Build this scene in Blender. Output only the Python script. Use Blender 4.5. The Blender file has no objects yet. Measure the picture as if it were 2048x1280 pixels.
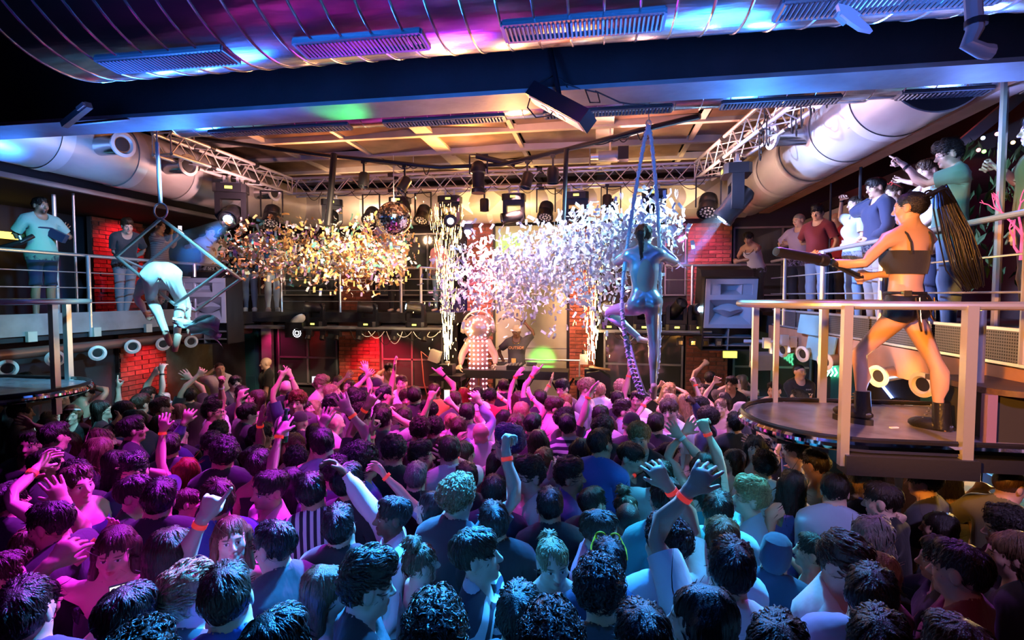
import bpy, bmesh, math, random, time
import numpy as np
from mathutils import Vector, Matrix, Euler
random.seed(7); np.random.seed(7)
R = math.radians
SC = bpy.context.scene
COL = SC.collection

# ---------------------------------------------------------------- camera (18.6 mm, on the gallery opposite the stage, turned 9.4 degrees left of the hall axis)
EYE = Vector((0, 0, 3.0)); FPX = 1060.0; YAW = R(9.43); PITCH = R(2.7)
cam = bpy.data.cameras.new('camera'); cam.sensor_width = 36; cam.lens = 36 * FPX / 2048; cam.clip_end = 200; cam.clip_start = .02
cam_o = bpy.data.objects.new('camera', cam); COL.objects.link(cam_o)
cam_o.location = EYE; cam_o.rotation_euler = (R(90) - PITCH, 0, YAW); SC.camera = cam_o
_CM = Euler((R(90) - PITCH, 0, YAW)).to_matrix()
def ray(px, py):
    return _CM @ Vector(((px - 1024) / FPX, (640 - py) / FPX, -1))
def atD(px, py, d): return EYE + ray(px, py) * d                       # depth along the view axis
def atY(px, py, Y): r = ray(px, py); return EYE + r * (Y / r.y)         # depth along the hall
def atX(px, py, X): r = ray(px, py); return EYE + r * (X / r.x)
def atZ(px, py, z): r = ray(px, py); return EYE + r * ((z - 3.0) / r.z)

# ---------------------------------------------------------------- exposure, world
SC.view_settings.view_transform = 'Standard'; SC.view_settings.look = 'None'
SC.view_settings.exposure = 0.7; SC.view_settings.gamma = 1.0; SC.view_settings.use_curve_mapping = False
w = bpy.data.worlds.new('world'); SC.world = w; w.use_nodes = True
w.node_tree.nodes['Background'].inputs[0].default_value = (.10, .10, .22, 1); w.node_tree.nodes['Background'].inputs[1].default_value = .05
SC.cycles.max_bounces = 5; SC.cycles.diffuse_bounces = 2; SC.cycles.glossy_bounces = 3; SC.cycles.transmission_bounces = 4
SC.cycles.volume_bounces = 0; SC.cycles.transparent_max_bounces = 6; SC.cycles.sample_clamp_indirect = 4.0; SC.cycles.caustics_reflective = False; SC.cycles.caustics_refractive = False
SC.cycles.use_denoising = True

# ---------------------------------------------------------------- club light: spots added for colour, no fixtures built (aimed spots, watts, cone degrees)
CYAN, BLUE, PURP, MAG, PINK, RED, ORNG, WARM, GRN, WHT = (.12, .75, 1), (.03, .2, 1), (.42, .05, 1), (1, .05, .75), (1, .22, .5), (1, .02, .06), (1, .42, .08), (1, .62, .25), (.05, 1, .2), (.85, .92, 1)
WASH = [  # position, target, colour, watts, cone, blend
    # spots added behind the beam: back light on the near rows
    ((-1.9, 4.95, 4.55), (-2.6, 2.6, 1.7), (.58, .02, 1), 1900, 46, .7), ((-2.9, 4.95, 4.55), (-4.0, 3.3, 1.7), (.68, .03, 1), 1200, 48, .8), ((-3.4, 4.95, 4.5), (-3.3, 2.0, 1.7), (.5, .02, 1), 900, 40, .8),
    ((-.8, 4.95, 4.55), (-1.15, 2.2, 1.7), (.02, .32, 1), 4800, 33, .6), ((.0, 4.95, 4.55), (-.4, 2.1, 1.7), (.02, .28, 1), 1900, 36, .7),
    ((1.1, 5.0, 4.55), (.72, 3.7, 1.7), (.04, .6, 1), 1300, 30, .7), ((1.2, 5.0, 4.55), (.45, 2.5, 1.7), (.05, .42, 1), 700, 30, .7), ((1.9, 5.0, 4.55), (1.5, 2.4, 1.7), (.3, .06, .6), 260, 44, .8),
    # weak front fill added above the camera gallery, unseen
    ((-2.6, 1.0, 4.35), (-2.5, 2.9, 1.7), (.5, .02, 1), 50, 70, .8), ((-.4, 1.0, 4.4), (-.6, 2.8, 1.7), (.02, .2, 1), 70, 60, .7), ((.9, 1.4, 4.3), (.8, 4.2, 1.7), (.05, .55, 1), 90, 30, .7), ((2.0, 1.2, 4.3), (1.9, 2.9, 1.7), (.5, .12, .16), 26, 66, .8),
    # hall middle: pink and magenta
    ((-2.0, 5.1, 4.6), (-2.0, 6.2, 1.6), (1, .04, .7), 900, 66, .8), ((-1.0, 5.0, 4.6), (-.4, 6.2, 1.6), (.8, .06, 1), 560, 56, .8), ((-3.3, 5.5, 4.6), (-3.7, 6.4, 1.6), (.85, .05, .8), 640, 56, .8), ((-4.9, 7.4, 4.6), (-5.2, 6.2, 1.6), (.8, .1, .6), 260, 50, .8),
    ((1.7, 5.7, 4.7), (.8, 6.8, 1.6), (.55, .25, 1), 420, 54, .8), ((-1.6, 5.0, 4.55), (-1.4, 4.0, 1.6), (.8, .04, 1), 170, 52, .8),
    # stage: warm light over the front rows
    ((-1.6, 9.4, 4.7), (-1.8, 8.2, 1.5), (1, .26, .3), 1900, 62, .8), ((-3.6, 9.4, 4.7), (-4.4, 8.2, 1.5), (1, .28, .3), 1700, 62, .8), ((-5.4, 8.6, 4.7), (-6.2, 7.4, 1.5), (1, .3, .35), 420, 60, .8), ((.7, 9.4, 4.7), (.6, 8.0, 1.5), (1, .3, .5), 1400, 60, .8), ((-1.5, 9.5, 4.8), (-1.75, 10.7, 2.1), (1, .5, .4), 800, 40, .8), ((-2.3, 11.0, 4.5), (-2.6, 12.3, 2.4), (1, .42, .2), 560, 50, .8), ((-.7, 11.0, 4.5), (-.4, 12.3, 2.4), (1, .42, .2), 560, 50, .8), ((-2.6, 9.6, 4.8), (-2.7, 10.6, 1.6), (1, .3, .42), 700, 36, .8),
    # warm front light on the platform dancer, cool kicker from the hall
    ((-.2, .9, 3.4), (2.1, 4.2, 2.75), (1, .36, .04), 1250, 34, .5), ((-3.2, 5.6, 4.5), (2.0, 4.2, 3.4), (.35, .75, 1), 420, 12, .6), ((2.4, .8, 4.3), (2.4, 4.4, 2.0), (.55, .4, 1), 260, 44, .8),
    # galleries
    ((-4.2, 5.2, 4.5), (-8.0, 6.9, 3.4), (.15, .5, 1), 420, 44, .7), ((-5.8, 5.0, 4.55), (-8.2, 6.4, 3.6), (.1, .9, .6), 90, 24, .7),
    ((-.4, 7.0, 4.7), (3.6, 7.2, 3.5), (.4, .52, 1), 2000, 60, .7), ((1.0, 4.2, 4.5), (3.7, 5.0, 3.9), (.3, .75, .85), 220, 40, .7), ((.4, 7.6, 3.0), (3.2, 6.2, 2.4), (1, .4, .2), 90, 60, .8),
    # aerial performers and confetti
    ((-1.6, 4.9, 4.45), (.4, 5.6, 2.9), (.06, .45, 1), 190, 34, .6), ((2.2, 6.4, 4.5), (.5, 5.7, 3.2), (.2, .75, 1), 260, 36, .7), ((-2.9, 4.5, 4.3), (-4.8, 5.2, 3.15), (.2, .75, 1), 800, 34, .7),
    ((1.7, 6.7, 4.75), (.1, 7.2, 3.7), (.35, .75, 1), 900, 58, .8), ((-3.0, 6.2, 4.7), (-1.3, 8.2, 3.4), (1, .6, .85), 700, 52, .8), ((-2.4, 6.0, 4.7), (-4.3, 8.8, 3.6), (1, .72, .42), 1300, 48, .8),
    # spots added to brighten loudspeaker corners, decks performer and white confetti
    ((.9, 8.3, 3.4), (2.5, 9.4, 2.6), (.06, .3, 1), 150, 60, .8), ((-6.0, 7.9, 3.5), (-7.4, 9.2, 2.9), (.6, .5, .9), 70, 50, .8),
    ((-1.6, 6.4, 4.75), (-1.9, 10.7, 2.0), (1, .5, .4), 1800, 16, .8), ((-1.2, 5.0, 4.5), (-.3, 7.6, 3.7), (.8, .78, 1), 330, 38, .8),
    # upward spots added near the truss: ceiling, main ducts
    ((-2.4, 9.2, 4.85), (-2.2, 8.2, 5.8), (1, .4, .1), 280, 150, .9), ((-4.6, 8.6, 4.8), (-4.6, 8.0, 5.8), (1, .36, .14), 150, 150, .9), ((.6, 8.6, 4.8), (.8, 8.0, 5.8), (1, .4, .32), 260, 150, .9), ((-1.0, 6.6, 4.8), (-1.0, 7.0, 5.8), (1, .4, .25), 180, 150, .9),
    ((-5.2, 7.6, 4.5), (-7.0, 8.2, 5.0), (1, .5, .5), 120, 110, .9), ((-5.6, 5.6, 4.3), (-7.0, 5.8, 5.0), (.15, .35, 1), 70, 100, .9), ((1.0, 8.2, 4.4), (2.95, 8.4, 5.0), (1, .6, .5), 150, 110, .9), ((1.3, 5.9, 4.3), (2.9, 6.2, 5.0), (.5, .45, 1), 130, 100, .9), ((-2.0, 10.2, 4.5), (-2.0, 11.2, 5.0), (1, .6, .22), 110, 150, .9), ((.9, 10.2, 4.5), (.9, 11.2, 5.0), (1, .6, .26), 90, 150, .9), ((-5.0, 10.2, 4.6), (-5.0, 11.2, 5.0), (1, .55, .3), 120, 150, .9),
    # colour on the underside of the beam
    ((-.9, 5.5, 4.3), (-.9, 4.6, 4.66), (1, .4, .12), 70, 130, .9), ((-4.6, 5.3, 4.2), (-4.6, 4.6, 4.66), BLUE, 90, 140, .9), ((-6.6, 5.3, 4.2), (-6.8, 4.6, 4.66), BLUE, 70, 140, .9), ((1.4, 5.3, 4.2), (1.4, 4.6, 4.66), (.05, .25, 1), 80, 140, .9), ((3.2, 5.3, 4.2), (3.2, 4.6, 4.66), (.1, .2, .8), 60, 140, .9), ((-2.35, 5.0, 4.3), (-2.35, 4.62, 4.66), GRN, 26, 60, .9),
    # unseen spots added to colour the big spiral duct
    ((-3.6, 4.6, 3.7), (-2.9, 3.2, 4.6), (.02, .16, 1), 300, 100, .9, .4), ((-2.4, .9, 3.6), (-2.2, 2.9, 4.7), (.02, .2, 1), 340, 90, .9, .4), ((-1.3, 4.6, 3.7), (-1.2, 3.2, 4.6), (.4, .03, 1), 90, 80, .9, .3), ((-.3, 4.7, 3.8), (-.35, 3.3, 4.6), (1, .25, .06), 60, 56, .9, .25), ((.9, 4.6, 3.7), (.9, 3.2, 4.6), (.02, .2, 1), 130, 100, .9, .4), ((.4, .8, 3.6), (.5, 2.8, 4.7), (.02, .2, 1), 280, 90, .9, .4), ((2.3, 4.6, 3.7), (2.0, 3.2, 4.6), (.04, .2, 1), 80, 100, .9, .4), ((1.9, .9, 3.7), (1.9, 2.7, 4.8), (.6, .2, .06), 40, 80, .9, .3),
]
for p, t, c, e, a, b, *rad in WASH:
    l = bpy.data.lights.new('added_wash_spot', 'SPOT'); l.energy = e; l.color = c; l.spot_size = R(a); l.spot_blend = b; l.shadow_soft_size = rad[0] if rad else .09
    o = bpy.data.objects.new('added_wash_spot', l); COL.objects.link(o); o.location = p
    o.rotation_euler = (Vector(t) - Vector(p)).to_track_quat('-Z', 'Y').to_euler()
# ---------------------------------------------------------------- helpers
def mat(name, col, rough=.6, metal=0.0, bump=0.0, bscale=40.0, emit=None, estr=0.0, var=0.0, vscale=6.0, col2=None, alpha=None, stretch=(1, 1, 1), spec=.5, coords='Object', rnd=0.0, sheen=0.0, trans=0.0):
    m = bpy.data.materials.new(name); m.use_nodes = True; nt = m.node_tree; N = nt.nodes; L = nt.links
    p = N['Principled BSDF']; p.inputs['Base Color'].default_value = (*col, 1); p.inputs['Roughness'].default_value = rough; p.inputs['Metallic'].default_value = metal
    p.inputs['Specular IOR Level'].default_value = spec
    if sheen: p.inputs['Sheen Weight'].default_value = sheen
    if trans: p.inputs['Transmission Weight'].default_value = trans
    if emit: p.inputs['Emission Color'].default_value = (*emit, 1); p.inputs['Emission Strength'].default_value = estr
    if alpha is not None: p.inputs['Alpha'].default_value = alpha
    src = None
    if bump or var:
        tc = N.new('ShaderNodeTexCoord'); mp = N.new('ShaderNodeMapping'); mp.inputs['Scale'].default_value = stretch
        L.new(tc.outputs[coords], mp.inputs[0]); src = mp.outputs[0]
    if bump:
        n = N.new('ShaderNodeTexNoise'); n.inputs['Scale'].default_value = bscale; n.inputs['Detail'].default_value = 3; L.new(src, n.inputs[0])
        b = N.new('ShaderNodeBump'); b.inputs['Strength'].default_value = bump; b.inputs['Distance'].default_value = .02; L.new(n.outputs[0], b.inputs['Height']); L.new(b.outputs[0], p.inputs['Normal'])
    last = None
    if var:
        n = N.new('ShaderNodeTexNoise'); n.inputs['Scale'].default_value = vscale; n.inputs['Detail'].default_value = 4; L.new(src, n.inputs[0])
        cr = N.new('ShaderNodeMapRange'); cr.inputs[1].default_value = .35; cr.inputs[2].default_value = .65; L.new(n.outputs[0], cr.inputs[0])
        mx = N.new('ShaderNodeMix'); mx.data_type = 'RGBA'; L.new(cr.outputs[0], mx.inputs[0])
        c2 = col2 or tuple(c * (1 - var) for c in col)
        mx.inputs[6].default_value = (*col, 1); mx.inputs[7].default_value = (*c2, 1); last = mx.outputs[2]; L.new(last, p.inputs['Base Color'])
    if rnd:
        oi = N.new('ShaderNodeObjectInfo'); hs = N.new('ShaderNodeHueSaturation'); mr = N.new('ShaderNodeMapRange'); mr.inputs[3].default_value = 1 - rnd; mr.inputs[4].default_value = 1 + rnd
        L.new(oi.outputs['Random'], mr.inputs[0]); L.new(mr.outputs[0], hs.inputs['Value'])
        if last: L.new(last, hs.inputs['Color'])
        else: hs.inputs['Color'].default_value = (*col, 1)
        L.new(hs.outputs[0], p.inputs['Base Color'])
    return m

def emis(name, col, s):
    m = bpy.data.materials.new(name); m.use_nodes = True; N = m.node_tree.nodes; N.remove(N['Principled BSDF'])
    e = N.new('ShaderNodeEmission'); e.inputs[0].default_value = (*col, 1); e.inputs[1].default_value = s
    m.node_tree.links.new(e.outputs[0], N['Material Output'].inputs[0]); return m

class MB:
    """collects faces, then links them as one mesh object"""
    def __init__(s): s.v = []; s.f = []
    def add(s, vs, fs):
        o = len(s.v); s.v += [tuple(x) for x in vs]; s.f += [tuple(i + o for i in f) for f in fs]; return s
    def box(s, c, d, rot=None):
        c = Vector(c); h = Vector(d) * .5; M = rot.to_matrix() if isinstance(rot, Euler) else (rot or Matrix.Identity(3))
        vs = [c + M @ Vector((x * h.x, y * h.y, z * h.z)) for x in (-1, 1) for y in (-1, 1) for z in (-1, 1)]
        return s.add(vs, [(0, 1, 3, 2), (4, 6, 7, 5), (0, 4, 5, 1), (2, 3, 7, 6), (0, 2, 6, 4), (1, 5, 7, 3)])
    def cyl(s, a, b, r, r2=None, n=12, caps=True):
        a = Vector(a); b = Vector(b); r2 = r if r2 is None else r2; d = (b - a).normalized()
        u = d.orthogonal().normalized(); w_ = d.cross(u)
        ring = lambda c, q: [c + (u * math.cos(2 * math.pi * i / n) + w_ * math.sin(2 * math.pi * i / n)) * q for i in range(n)]
        vs = ring(a, r) + ring(b, r2); fs = [(i, (i + 1) % n, n + (i + 1) % n, n + i) for i in range(n)]
        if caps: fs += [tuple(range(n))[::-1], tuple(range(n, 2 * n))]
        return s.add(vs, fs)
    def lathe(s, prof, o=(0, 0, 0), d=(0, 0, 1), n=20, caps=True):
        """prof: (radius, distance along d)"""
        o = Vector(o); d = Vector(d).normalized(); u = d.orthogonal().normalized(); w_ = d.cross(u); vs = []; m = len(prof)
        for r, z in prof:
            vs += [o + d * z + (u * math.cos(2 * math.pi * i / n) + w_ * math.sin(2 * math.pi * i / n)) * max(r, 1e-4) for i in range(n)]
        fs = [(k * n + i, k * n + (i + 1) % n, (k + 1) * n + (i + 1) % n, (k + 1) * n + i) for k in range(m - 1) for i in range(n)]
        if caps and prof[0][0] > 1e-3: fs.append(tuple(range(n))[::-1])
        if caps and prof[-1][0] > 1e-3: fs.append(tuple(range((m - 1) * n, m * n)))
        return s.add(vs, fs)
    def tube(s, pts, r, n=8, closed=False):
        P = [Vector(p) for p in pts]; m = len(P); rr = r if hasattr(r, '__len__') else [r] * m
        t = [(P[(i + 1) % m] - P[i - 1]) if closed or 0 < i < m - 1 else (P[1] - P[0] if i == 0 else P[-1] - P[-2]) for i in range(m)]
        u = t[0].normalized().orthogonal().normalized(); vs = []
        for i in range(m):
            d = t[i].normalized(); u = (u - d * u.dot(d)).normalized() if (u - d * u.dot(d)).length > 1e-6 else d.orthogonal().normalized(); w_ = d.cross(u)
            vs += [P[i] + (u * math.cos(2 * math.pi * k / n) + w_ * math.sin(2 * math.pi * k / n)) * rr[i] for k in range(n)]
        e = m if closed else m - 1
        fs = [(i * n + k, i * n + (k + 1) % n, ((i + 1) % m) * n + (k + 1) % n, ((i + 1) % m) * n + k) for i in range(e) for k in range(n)]
        if not closed: fs += [tuple(range(n))[::-1], tuple(range((m - 1) * n, m * n))]
        return s.add(vs, fs)
    def sphere(s, c, r, n=14, m=9):
        c = Vector(c); r = Vector((r, r, r)) if not hasattr(r, '__len__') else Vector(r)
        vs = [c + Vector((0, 0, -r.z))] + [c + Vector((r.x * math.sin(math.pi * j / m) * math.cos(2 * math.pi * i / n), r.y * math.sin(math.pi * j / m) * math.sin(2 * math.pi * i / n), -r.z * math.cos(math.pi * j / m))) for j in range(1, m) for i in range(n)] + [c + Vector((0, 0, r.z))]
        fs = [(0, 1 + (i + 1) % n, 1 + i) for i in range(n)] + [(1 + j * n + i, 1 + j * n + (i + 1) % n, 1 + (j + 1) * n + (i + 1) % n, 1 + (j + 1) * n + i) for j in range(m - 2) for i in range(n)]
        e = len(vs) - 1; fs += [(e, 1 + (m - 2) * n + i, 1 + (m - 2) * n + (i + 1) % n) for i in range(n)]
        return s.add(vs, fs)
    def prism(s, poly, z0, z1, axis='z'):
        """extrude a 2D polygon; axis z: (x,y); axis y: (x,z); axis x: (y,z)"""
        n = len(poly); P = {'z': lambda a, b, h: (a, b, h), 'y': lambda a, b, h: (a, h, b), 'x': lambda a, b, h: (h, a, b)}[axis]
        vs = [P(a, b, z0) for a, b in poly] + [P(a, b, z1) for a, b in poly]
        fs = [(i, (i + 1) % n, n + (i + 1) % n, n + i) for i in range(n)] + [tuple(range(n))[::-1], tuple(range(n, 2 * n))]
        return s.add(vs, fs)
    def xf(s, M): s.v = [tuple(M @ Vector(p)) for p in s.v]; return s
    def me(s, name, m=None, smooth=None):
        me = bpy.data.meshes.new(name); me.from_pydata(s.v, [], s.f)
        if m: me.materials.append(m)
        if smooth is None:
            bm = bmesh.new(); bm.from_mesh(me); bmesh.ops.recalc_face_normals(bm, faces=bm.faces[:])
            for e in bm.edges: e.smooth = len(e.link_faces) == 2 and e.calc_face_angle(3.2) < .62
            for f in bm.faces: f.smooth = True
            bm.to_mesh(me); bm.free()
        elif smooth: me.polygons.foreach_set('use_smooth', [True] * len(me.polygons))
        return me
    def ob(s, name, m, parent=None, smooth=None): return link(name, s.me(name, m, smooth), parent)

WM = {}
def link(name, data, parent=None, M=None, m=None):
    """world-space placement, parented without moving"""
    o = bpy.data.objects.new(name, data); COL.objects.link(o)
    if M is not None: o.matrix_basis = M
    WM[o.name] = M.copy() if M is not None else Matrix.Identity(4)
    if parent is not None:
        o.parent = parent; o.matrix_parent_inverse = WM[parent.name].inverted()
    if m is not None:
        o.material_slots[0].link = 'OBJECT'; o.material_slots[0].material = m
    return o
def root(name, loc=(0, 0, 0), label=None, cat=None, group=None, kind=None):
    o = link(name, None, None, Matrix.Translation(Vector(loc))); o.empty_display_size = .1
    return tag(o, label, cat, group, kind)
LABELS = {}
def tag(o, label=None, cat=None, group=None, kind=None):
    if label: o['label'] = label; LABELS.setdefault(label, []).append(o.name)
    if cat: o['category'] = cat
    if group: o['group'] = group
    if kind: o['kind'] = kind
    return o
def struct(o): o['kind'] = 'structure'; return o
def aimz(loc, d, s=1.0):
    q = Vector((0, 0, 1)).rotation_difference(Vector(d)); return Matrix.Translation(Vector(loc)) @ q.to_matrix().to_4x4() @ Matrix.Scale(s, 4)
def catenary(a, b, sag, n=10):
    a = Vector(a); b = Vector(b)
    return [a.lerp(b, i / n) + Vector((0, 0, -sag * 4 * (i / n) * (1 - i / n))) for i in range(n + 1)]

M = {}
M['black'] = mat('black_paint', (.012, .012, .015), .55, bump=.08); M['blackmetal'] = mat('black_metal', (.015, .015, .02), .35, .3); M['dark'] = mat('dark_paint', (.02, .02, .026), .85, bump=.15, bscale=20)
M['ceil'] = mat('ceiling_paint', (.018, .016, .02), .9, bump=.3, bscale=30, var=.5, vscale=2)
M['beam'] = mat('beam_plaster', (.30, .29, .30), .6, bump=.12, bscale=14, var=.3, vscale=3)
M['floor'] = mat('floor_resin', (.03, .03, .035), .35, var=.4, vscale=2)
M['steel'] = mat('brushed_steel', (.66, .66, .68), .28, .72, bump=.02, bscale=120); M['alu'] = mat('truss_aluminium', (.8, .79, .78), .34, .6); M['galv'] = mat('galvanised_duct', (.60, .61, .63), .19, 1.0, bump=.22, bscale=5, var=.25, vscale=3, stretch=(.35, 1.6, 1.6))
M['fabric'] = mat('duct_foil_jacket', (.66, .63, .60), .42, .55, bump=.28, bscale=5, var=.2, vscale=3, stretch=(1, .35, 1)); M['whitemetal'] = mat('pale_metal', (.75, .74, .72), .35, .5)
M['copper'] = mat('ceiling_panel', (.34, .22, .15), .3, .75, bump=.14, bscale=3, var=.5, vscale=2); M['joist'] = mat('ceiling_joist', (.62, .55, .48), .55, var=.2, vscale=3)
M['brick'] = mat('red_brick', (.34, .10, .07), .85, bump=.5, bscale=30, var=.35, vscale=9, rnd=.35); M['mortar'] = mat('mortar', (.14, .085, .075), .95, bump=.4, bscale=50)
M['glass'] = mat('window_glass', (.05, .055, .06), .06, .0, spec=1.0); M['wall'] = mat('wall_paint', (.035, .03, .04), .8, bump=.15, bscale=12, var=.4, vscale=1.5); M['teal'] = mat('teal_door', (.015, .09, .11), .5); M['orange_fascia'] = mat('fascia_board', (.42, .22, .14), .6, var=.2, vscale=4)
M['grey'] = mat('grey_metal', (.28, .28, .3), .45, .4, var=.15); M['lensglass'] = mat('lens_glass', (.05, .06, .08), .05, 0, spec=1)
M['chrome'] = mat('chrome', (.85, .85, .87), .06, 1.0); M['rubber'] = mat('cable_rubber', (.01, .01, .012), .6); M['whiteplastic'] = mat('white_plastic', (.7, .7, .72), .4)
M['wood'] = mat('dark_wood', (.09, .045, .025), .5, var=.4, vscale=5, stretch=(1, 8, 8))
M['grille'] = mat('grille_metal', (.2, .2, .22), .5, .6)
# ---------------------------------------------------------------- the hall
FZ = 2.62           # gallery floor height
XL, XR = -7.75, 3.04  # gallery fronts
def box(name, lo, hi, m, parent=None):
    lo = Vector(lo); hi = Vector(hi); return MB().box((lo + hi) / 2, hi - lo).ob(name, m, parent)
floor = struct(box('floor', (-11, -3, -.2), (7, 13, 0), M['floor']))
struct(box('wall_left', (-11, -3, 0), (-10.6, 13, 6.4), M['wall'])); struct(box('wall_right', (6.5, -3, 0), (6.9, 13, 6.4), M['wall'])); struct(box('wall_front', (-11, -3.3, 0), (7, -3, 6.4), M['wall']))
wall_back = struct(box('wall_back', (-11, 12.7, 0), (7, 13, 6.4), M['wall']))
# dark soffit over the camera, ceiling behind it, deep beam, high ceiling over the dance floor
ceiling = struct(box('ceiling', (-11, -3, 6.2), (7, 13, 6.4), M['ceil']))
sof = struct(box('ceiling_soffit', (-11, -3, 4.62), (7, 2.2, 4.9), M['ceil']))
for x0, x1, y0, y1 in ((-2.95, -2.05, 1.86, 2.1), (-1.55, -.7, 1.86, 2.1)):
    fr = MB()
    for a, b in (((x0, y0), (x1, y0)), ((x1, y0), (x1, y1)), ((x1, y1), (x0, y1)), ((x0, y1), (x0, y0))): fr.cyl((a[0], a[1], 4.61), (b[0], b[1], 4.61), .012, n=6)
    p = fr.ob('vent_frame', M['grey'], sof)
    for k in range(22): box('louvre', (x0 + (x1 - x0) * (k + .2) / 22, y0 + .01, 4.6), (x0 + (x1 - x0) * (k + .55) / 22, y1 - .01, 4.618), M['dark'], p)
struct(box('ceiling_front', (-11, 2.2, 6.1), (7, 4.4, 6.2), M['ceil']))
bm_ = struct(box('beam_face', (-11, 4.40, 4.70), (7, 4.78, 6.2), M['ceil']))  # unlit front: shade put into a dark colour, underside kept pale
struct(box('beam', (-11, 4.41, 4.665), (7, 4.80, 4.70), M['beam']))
# gallery slabs
for nm, lo, hi in (('balcony_floor_left', (-10.6, -3, 2.36), (XL, 12.7, FZ)), ('balcony_floor_right', (XR, -3, 2.3), (6.5, 12.7, FZ)), ('balcony_floor_back', (XL, 10.85, 2.4), (-3.0, 12.7, FZ)), ('balcony_floor_corner', (-.05, 10.7, 2.4), (XR, 12.7, FZ))):
    struct(box(nm, lo, hi, M['dark']))
struct(box('ceiling_left', (-10.6, 4.8, 4.62), (XL - .1, 12.7, 4.95), M['dark'])); struct(box('ceiling_right', (4.6, 4.8, 4.75), (6.5, 12.7, 4.95), M['dark']))
struct(box('trim_1', (XL - .12, 4.8, 4.56), (XL - .04, 12.7, 4.63), M['grey']))
# high ceiling: joists with copper-coloured panels between them
pan = MB().box((0, 0, 0), (1.30, .95, .03)).me('panel', M['copper'])
for i in range(8):
    for j in range(7):
        x = -7.2 + 1.45 * (i + .5); y = 5.2 + 1.1 * (j + .5)
        link('panel', pan, ceiling, Matrix.Translation((x, y, 5.70)) @ Euler((R(random.uniform(-4, 4)), R(random.uniform(-4, 4)), 0)).to_matrix().to_4x4())
for j in range(8): box('joist', (-7.3, 5.14 + 1.1 * j, 5.60), (4.5, 5.24 + 1.1 * j, 5.72), M['joist'], ceiling)
for i, wd in zip(range(9), (.07, .07, .07, .28, .07, .28, .07, .26, .07)):
    x = -7.2 + 1.45 * i; box('plank', (x - wd / 2, 5.2, 5.63), (x + wd / 2, 12.6, 5.69), M['joist'], ceiling)
for k, x in enumerate((2.6, 3.4, 4.2)):   # raking soffit boards over the right gallery
    struct(MB().prism([(x, 4.78), (x + .18, 4.78), (x + 1.1, 5.6), (x + .9, 5.6)], 6.2 + k * .6, 6.28 + k * .6, 'y').ob('trim_2', M['joist']))
box('gallery_soffit_board', (3.3, 4.9, 4.72), (3.5, 12, 4.80), M['orange_fascia']); struct(bpy.data.objects['gallery_soffit_board']).name = 'trim_3'

# ---------------------------------------------------------------- brick piers: every brick is a piece
BR = {}
def brick_pier(label, side, a0, a1, off, z0, z1, bw=.30, bh=.086):
    """side 'y': face looks towards the camera at y=off between x=a0..a1; side 'x': face looks to +x at x=off between y=a0..a1"""
    th = .12; g = .014
    if side == 'y': core = box('brick_pier', (a0, off + .02, z0), (a1, off + th, z1), M['mortar'])
    else: core = box('brick_pier', (off - th, a0, z0), (off - .02, a1, z1), M['mortar'])
    struct(core)
    n = int((z1 - z0) / bh)
    for r in range(n):
        p = a0 - (bw * .5 if r % 2 else 0); z = z0 + (r + .5) * bh
        while p < a1 - .01:
            s0, s1 = max(p, a0), min(p + bw, a1); p += bw
            if s1 - s0 < .05: continue
            wd = round(s1 - s0 - g, 3); key = (side, wd)
            if key not in BR:
                d = (wd, .05, bh - g) if side == 'y' else (.05, wd, bh - g)
                BR[key] = MB().box((0, 0, 0), d).me('brick', M['brick'])
            o = random.uniform(-.008, .012); c = (s0 + s1) / 2
            link('brick', BR[key], core, Matrix.Translation((c, off + .02 - o, z) if side == 'y' else (off - .02 + o, c, z)))
    return core
def pxX(px, Y): return atY(px, 590, Y).x
brick_pier('', 'x', 9.3, 10.55, -10.2, FZ, 4.6); brick_pier('', 'x', 8.0, 9.0, -8.3, 0, 2.3)
brick_pier('', 'y', pxX(676, 11.4), pxX(757, 11.4), 11.4, 0, 2.4); brick_pier('', 'y', pxX(934, 12.3), pxX(986, 12.3), 12.3, .3, 4.7); brick_pier('', 'y', pxX(1139, 12.3), pxX(1192, 12.3), 12.3, .3, 4.7)
brick_pier('', 'y', pxX(1374, 12.4), pxX(1462, 12.4), 12.4, FZ, 4.6); brick_pier('', 'y', pxX(1374, 11.4), pxX(1458, 11.4), 11.4, 0, 2.4); brick_pier('', 'y', pxX(678, 12.4), pxX(742, 12.4), 12.4, FZ, 4.4)
# lower walls under the galleries
wl = struct(box('wall_under_left', (-8.5, -3, 0), (-8.4, 11.6, 2.36), M['wall'])); wb = struct(box('wall_under_back', (-8.5, 11.6, 0), (-3.2, 11.7, 2.4), M['wall'])); struct(box('wall_under_corner', (.2, 11.6, 0), (4.4, 11.7, 2.4), M['wall'])); wr_ = struct(box('wall_under_right', (4.3, -3, 0), (4.4, 11.7, 2.36), M['wall']))
struct(box('wall_panel', (-8.4, 9.05, 0), (-8.34, 10.3, 2.1), mat('olive_panel', (.12, .12, .08), .7, var=.3)))
WIN = [0]
def window(x0, x1, y, z0, z1, nx, parent_m=M['grey']):
    WIN[0] += 1
    r = root('window_%d' % WIN[0], ((x0 + x1) / 2, y, z0)); r['kind'] = 'structure'
    for i in range(nx):
        a = x0 + (x1 - x0) * i / nx; b = x0 + (x1 - x0) * (i + 1) / nx
        box('pane', (a + .03, y + .01, z0 + .03), (b - .03, y + .02, z1 - .03), M['glass'], r)
        box('mullion', (a - .02, y - .02, z0), (a + .02, y + .03, z1), parent_m, r)
    box('mullion', (x1 - .02, y - .02, z0), (x1 + .02, y + .03, z1), parent_m, r)
    for z in (z0, z0 + (z1 - z0) * .45, z1): box('transom', (x0, y - .02, z - .02), (x1, y + .03, z + .02), parent_m, r)
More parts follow.
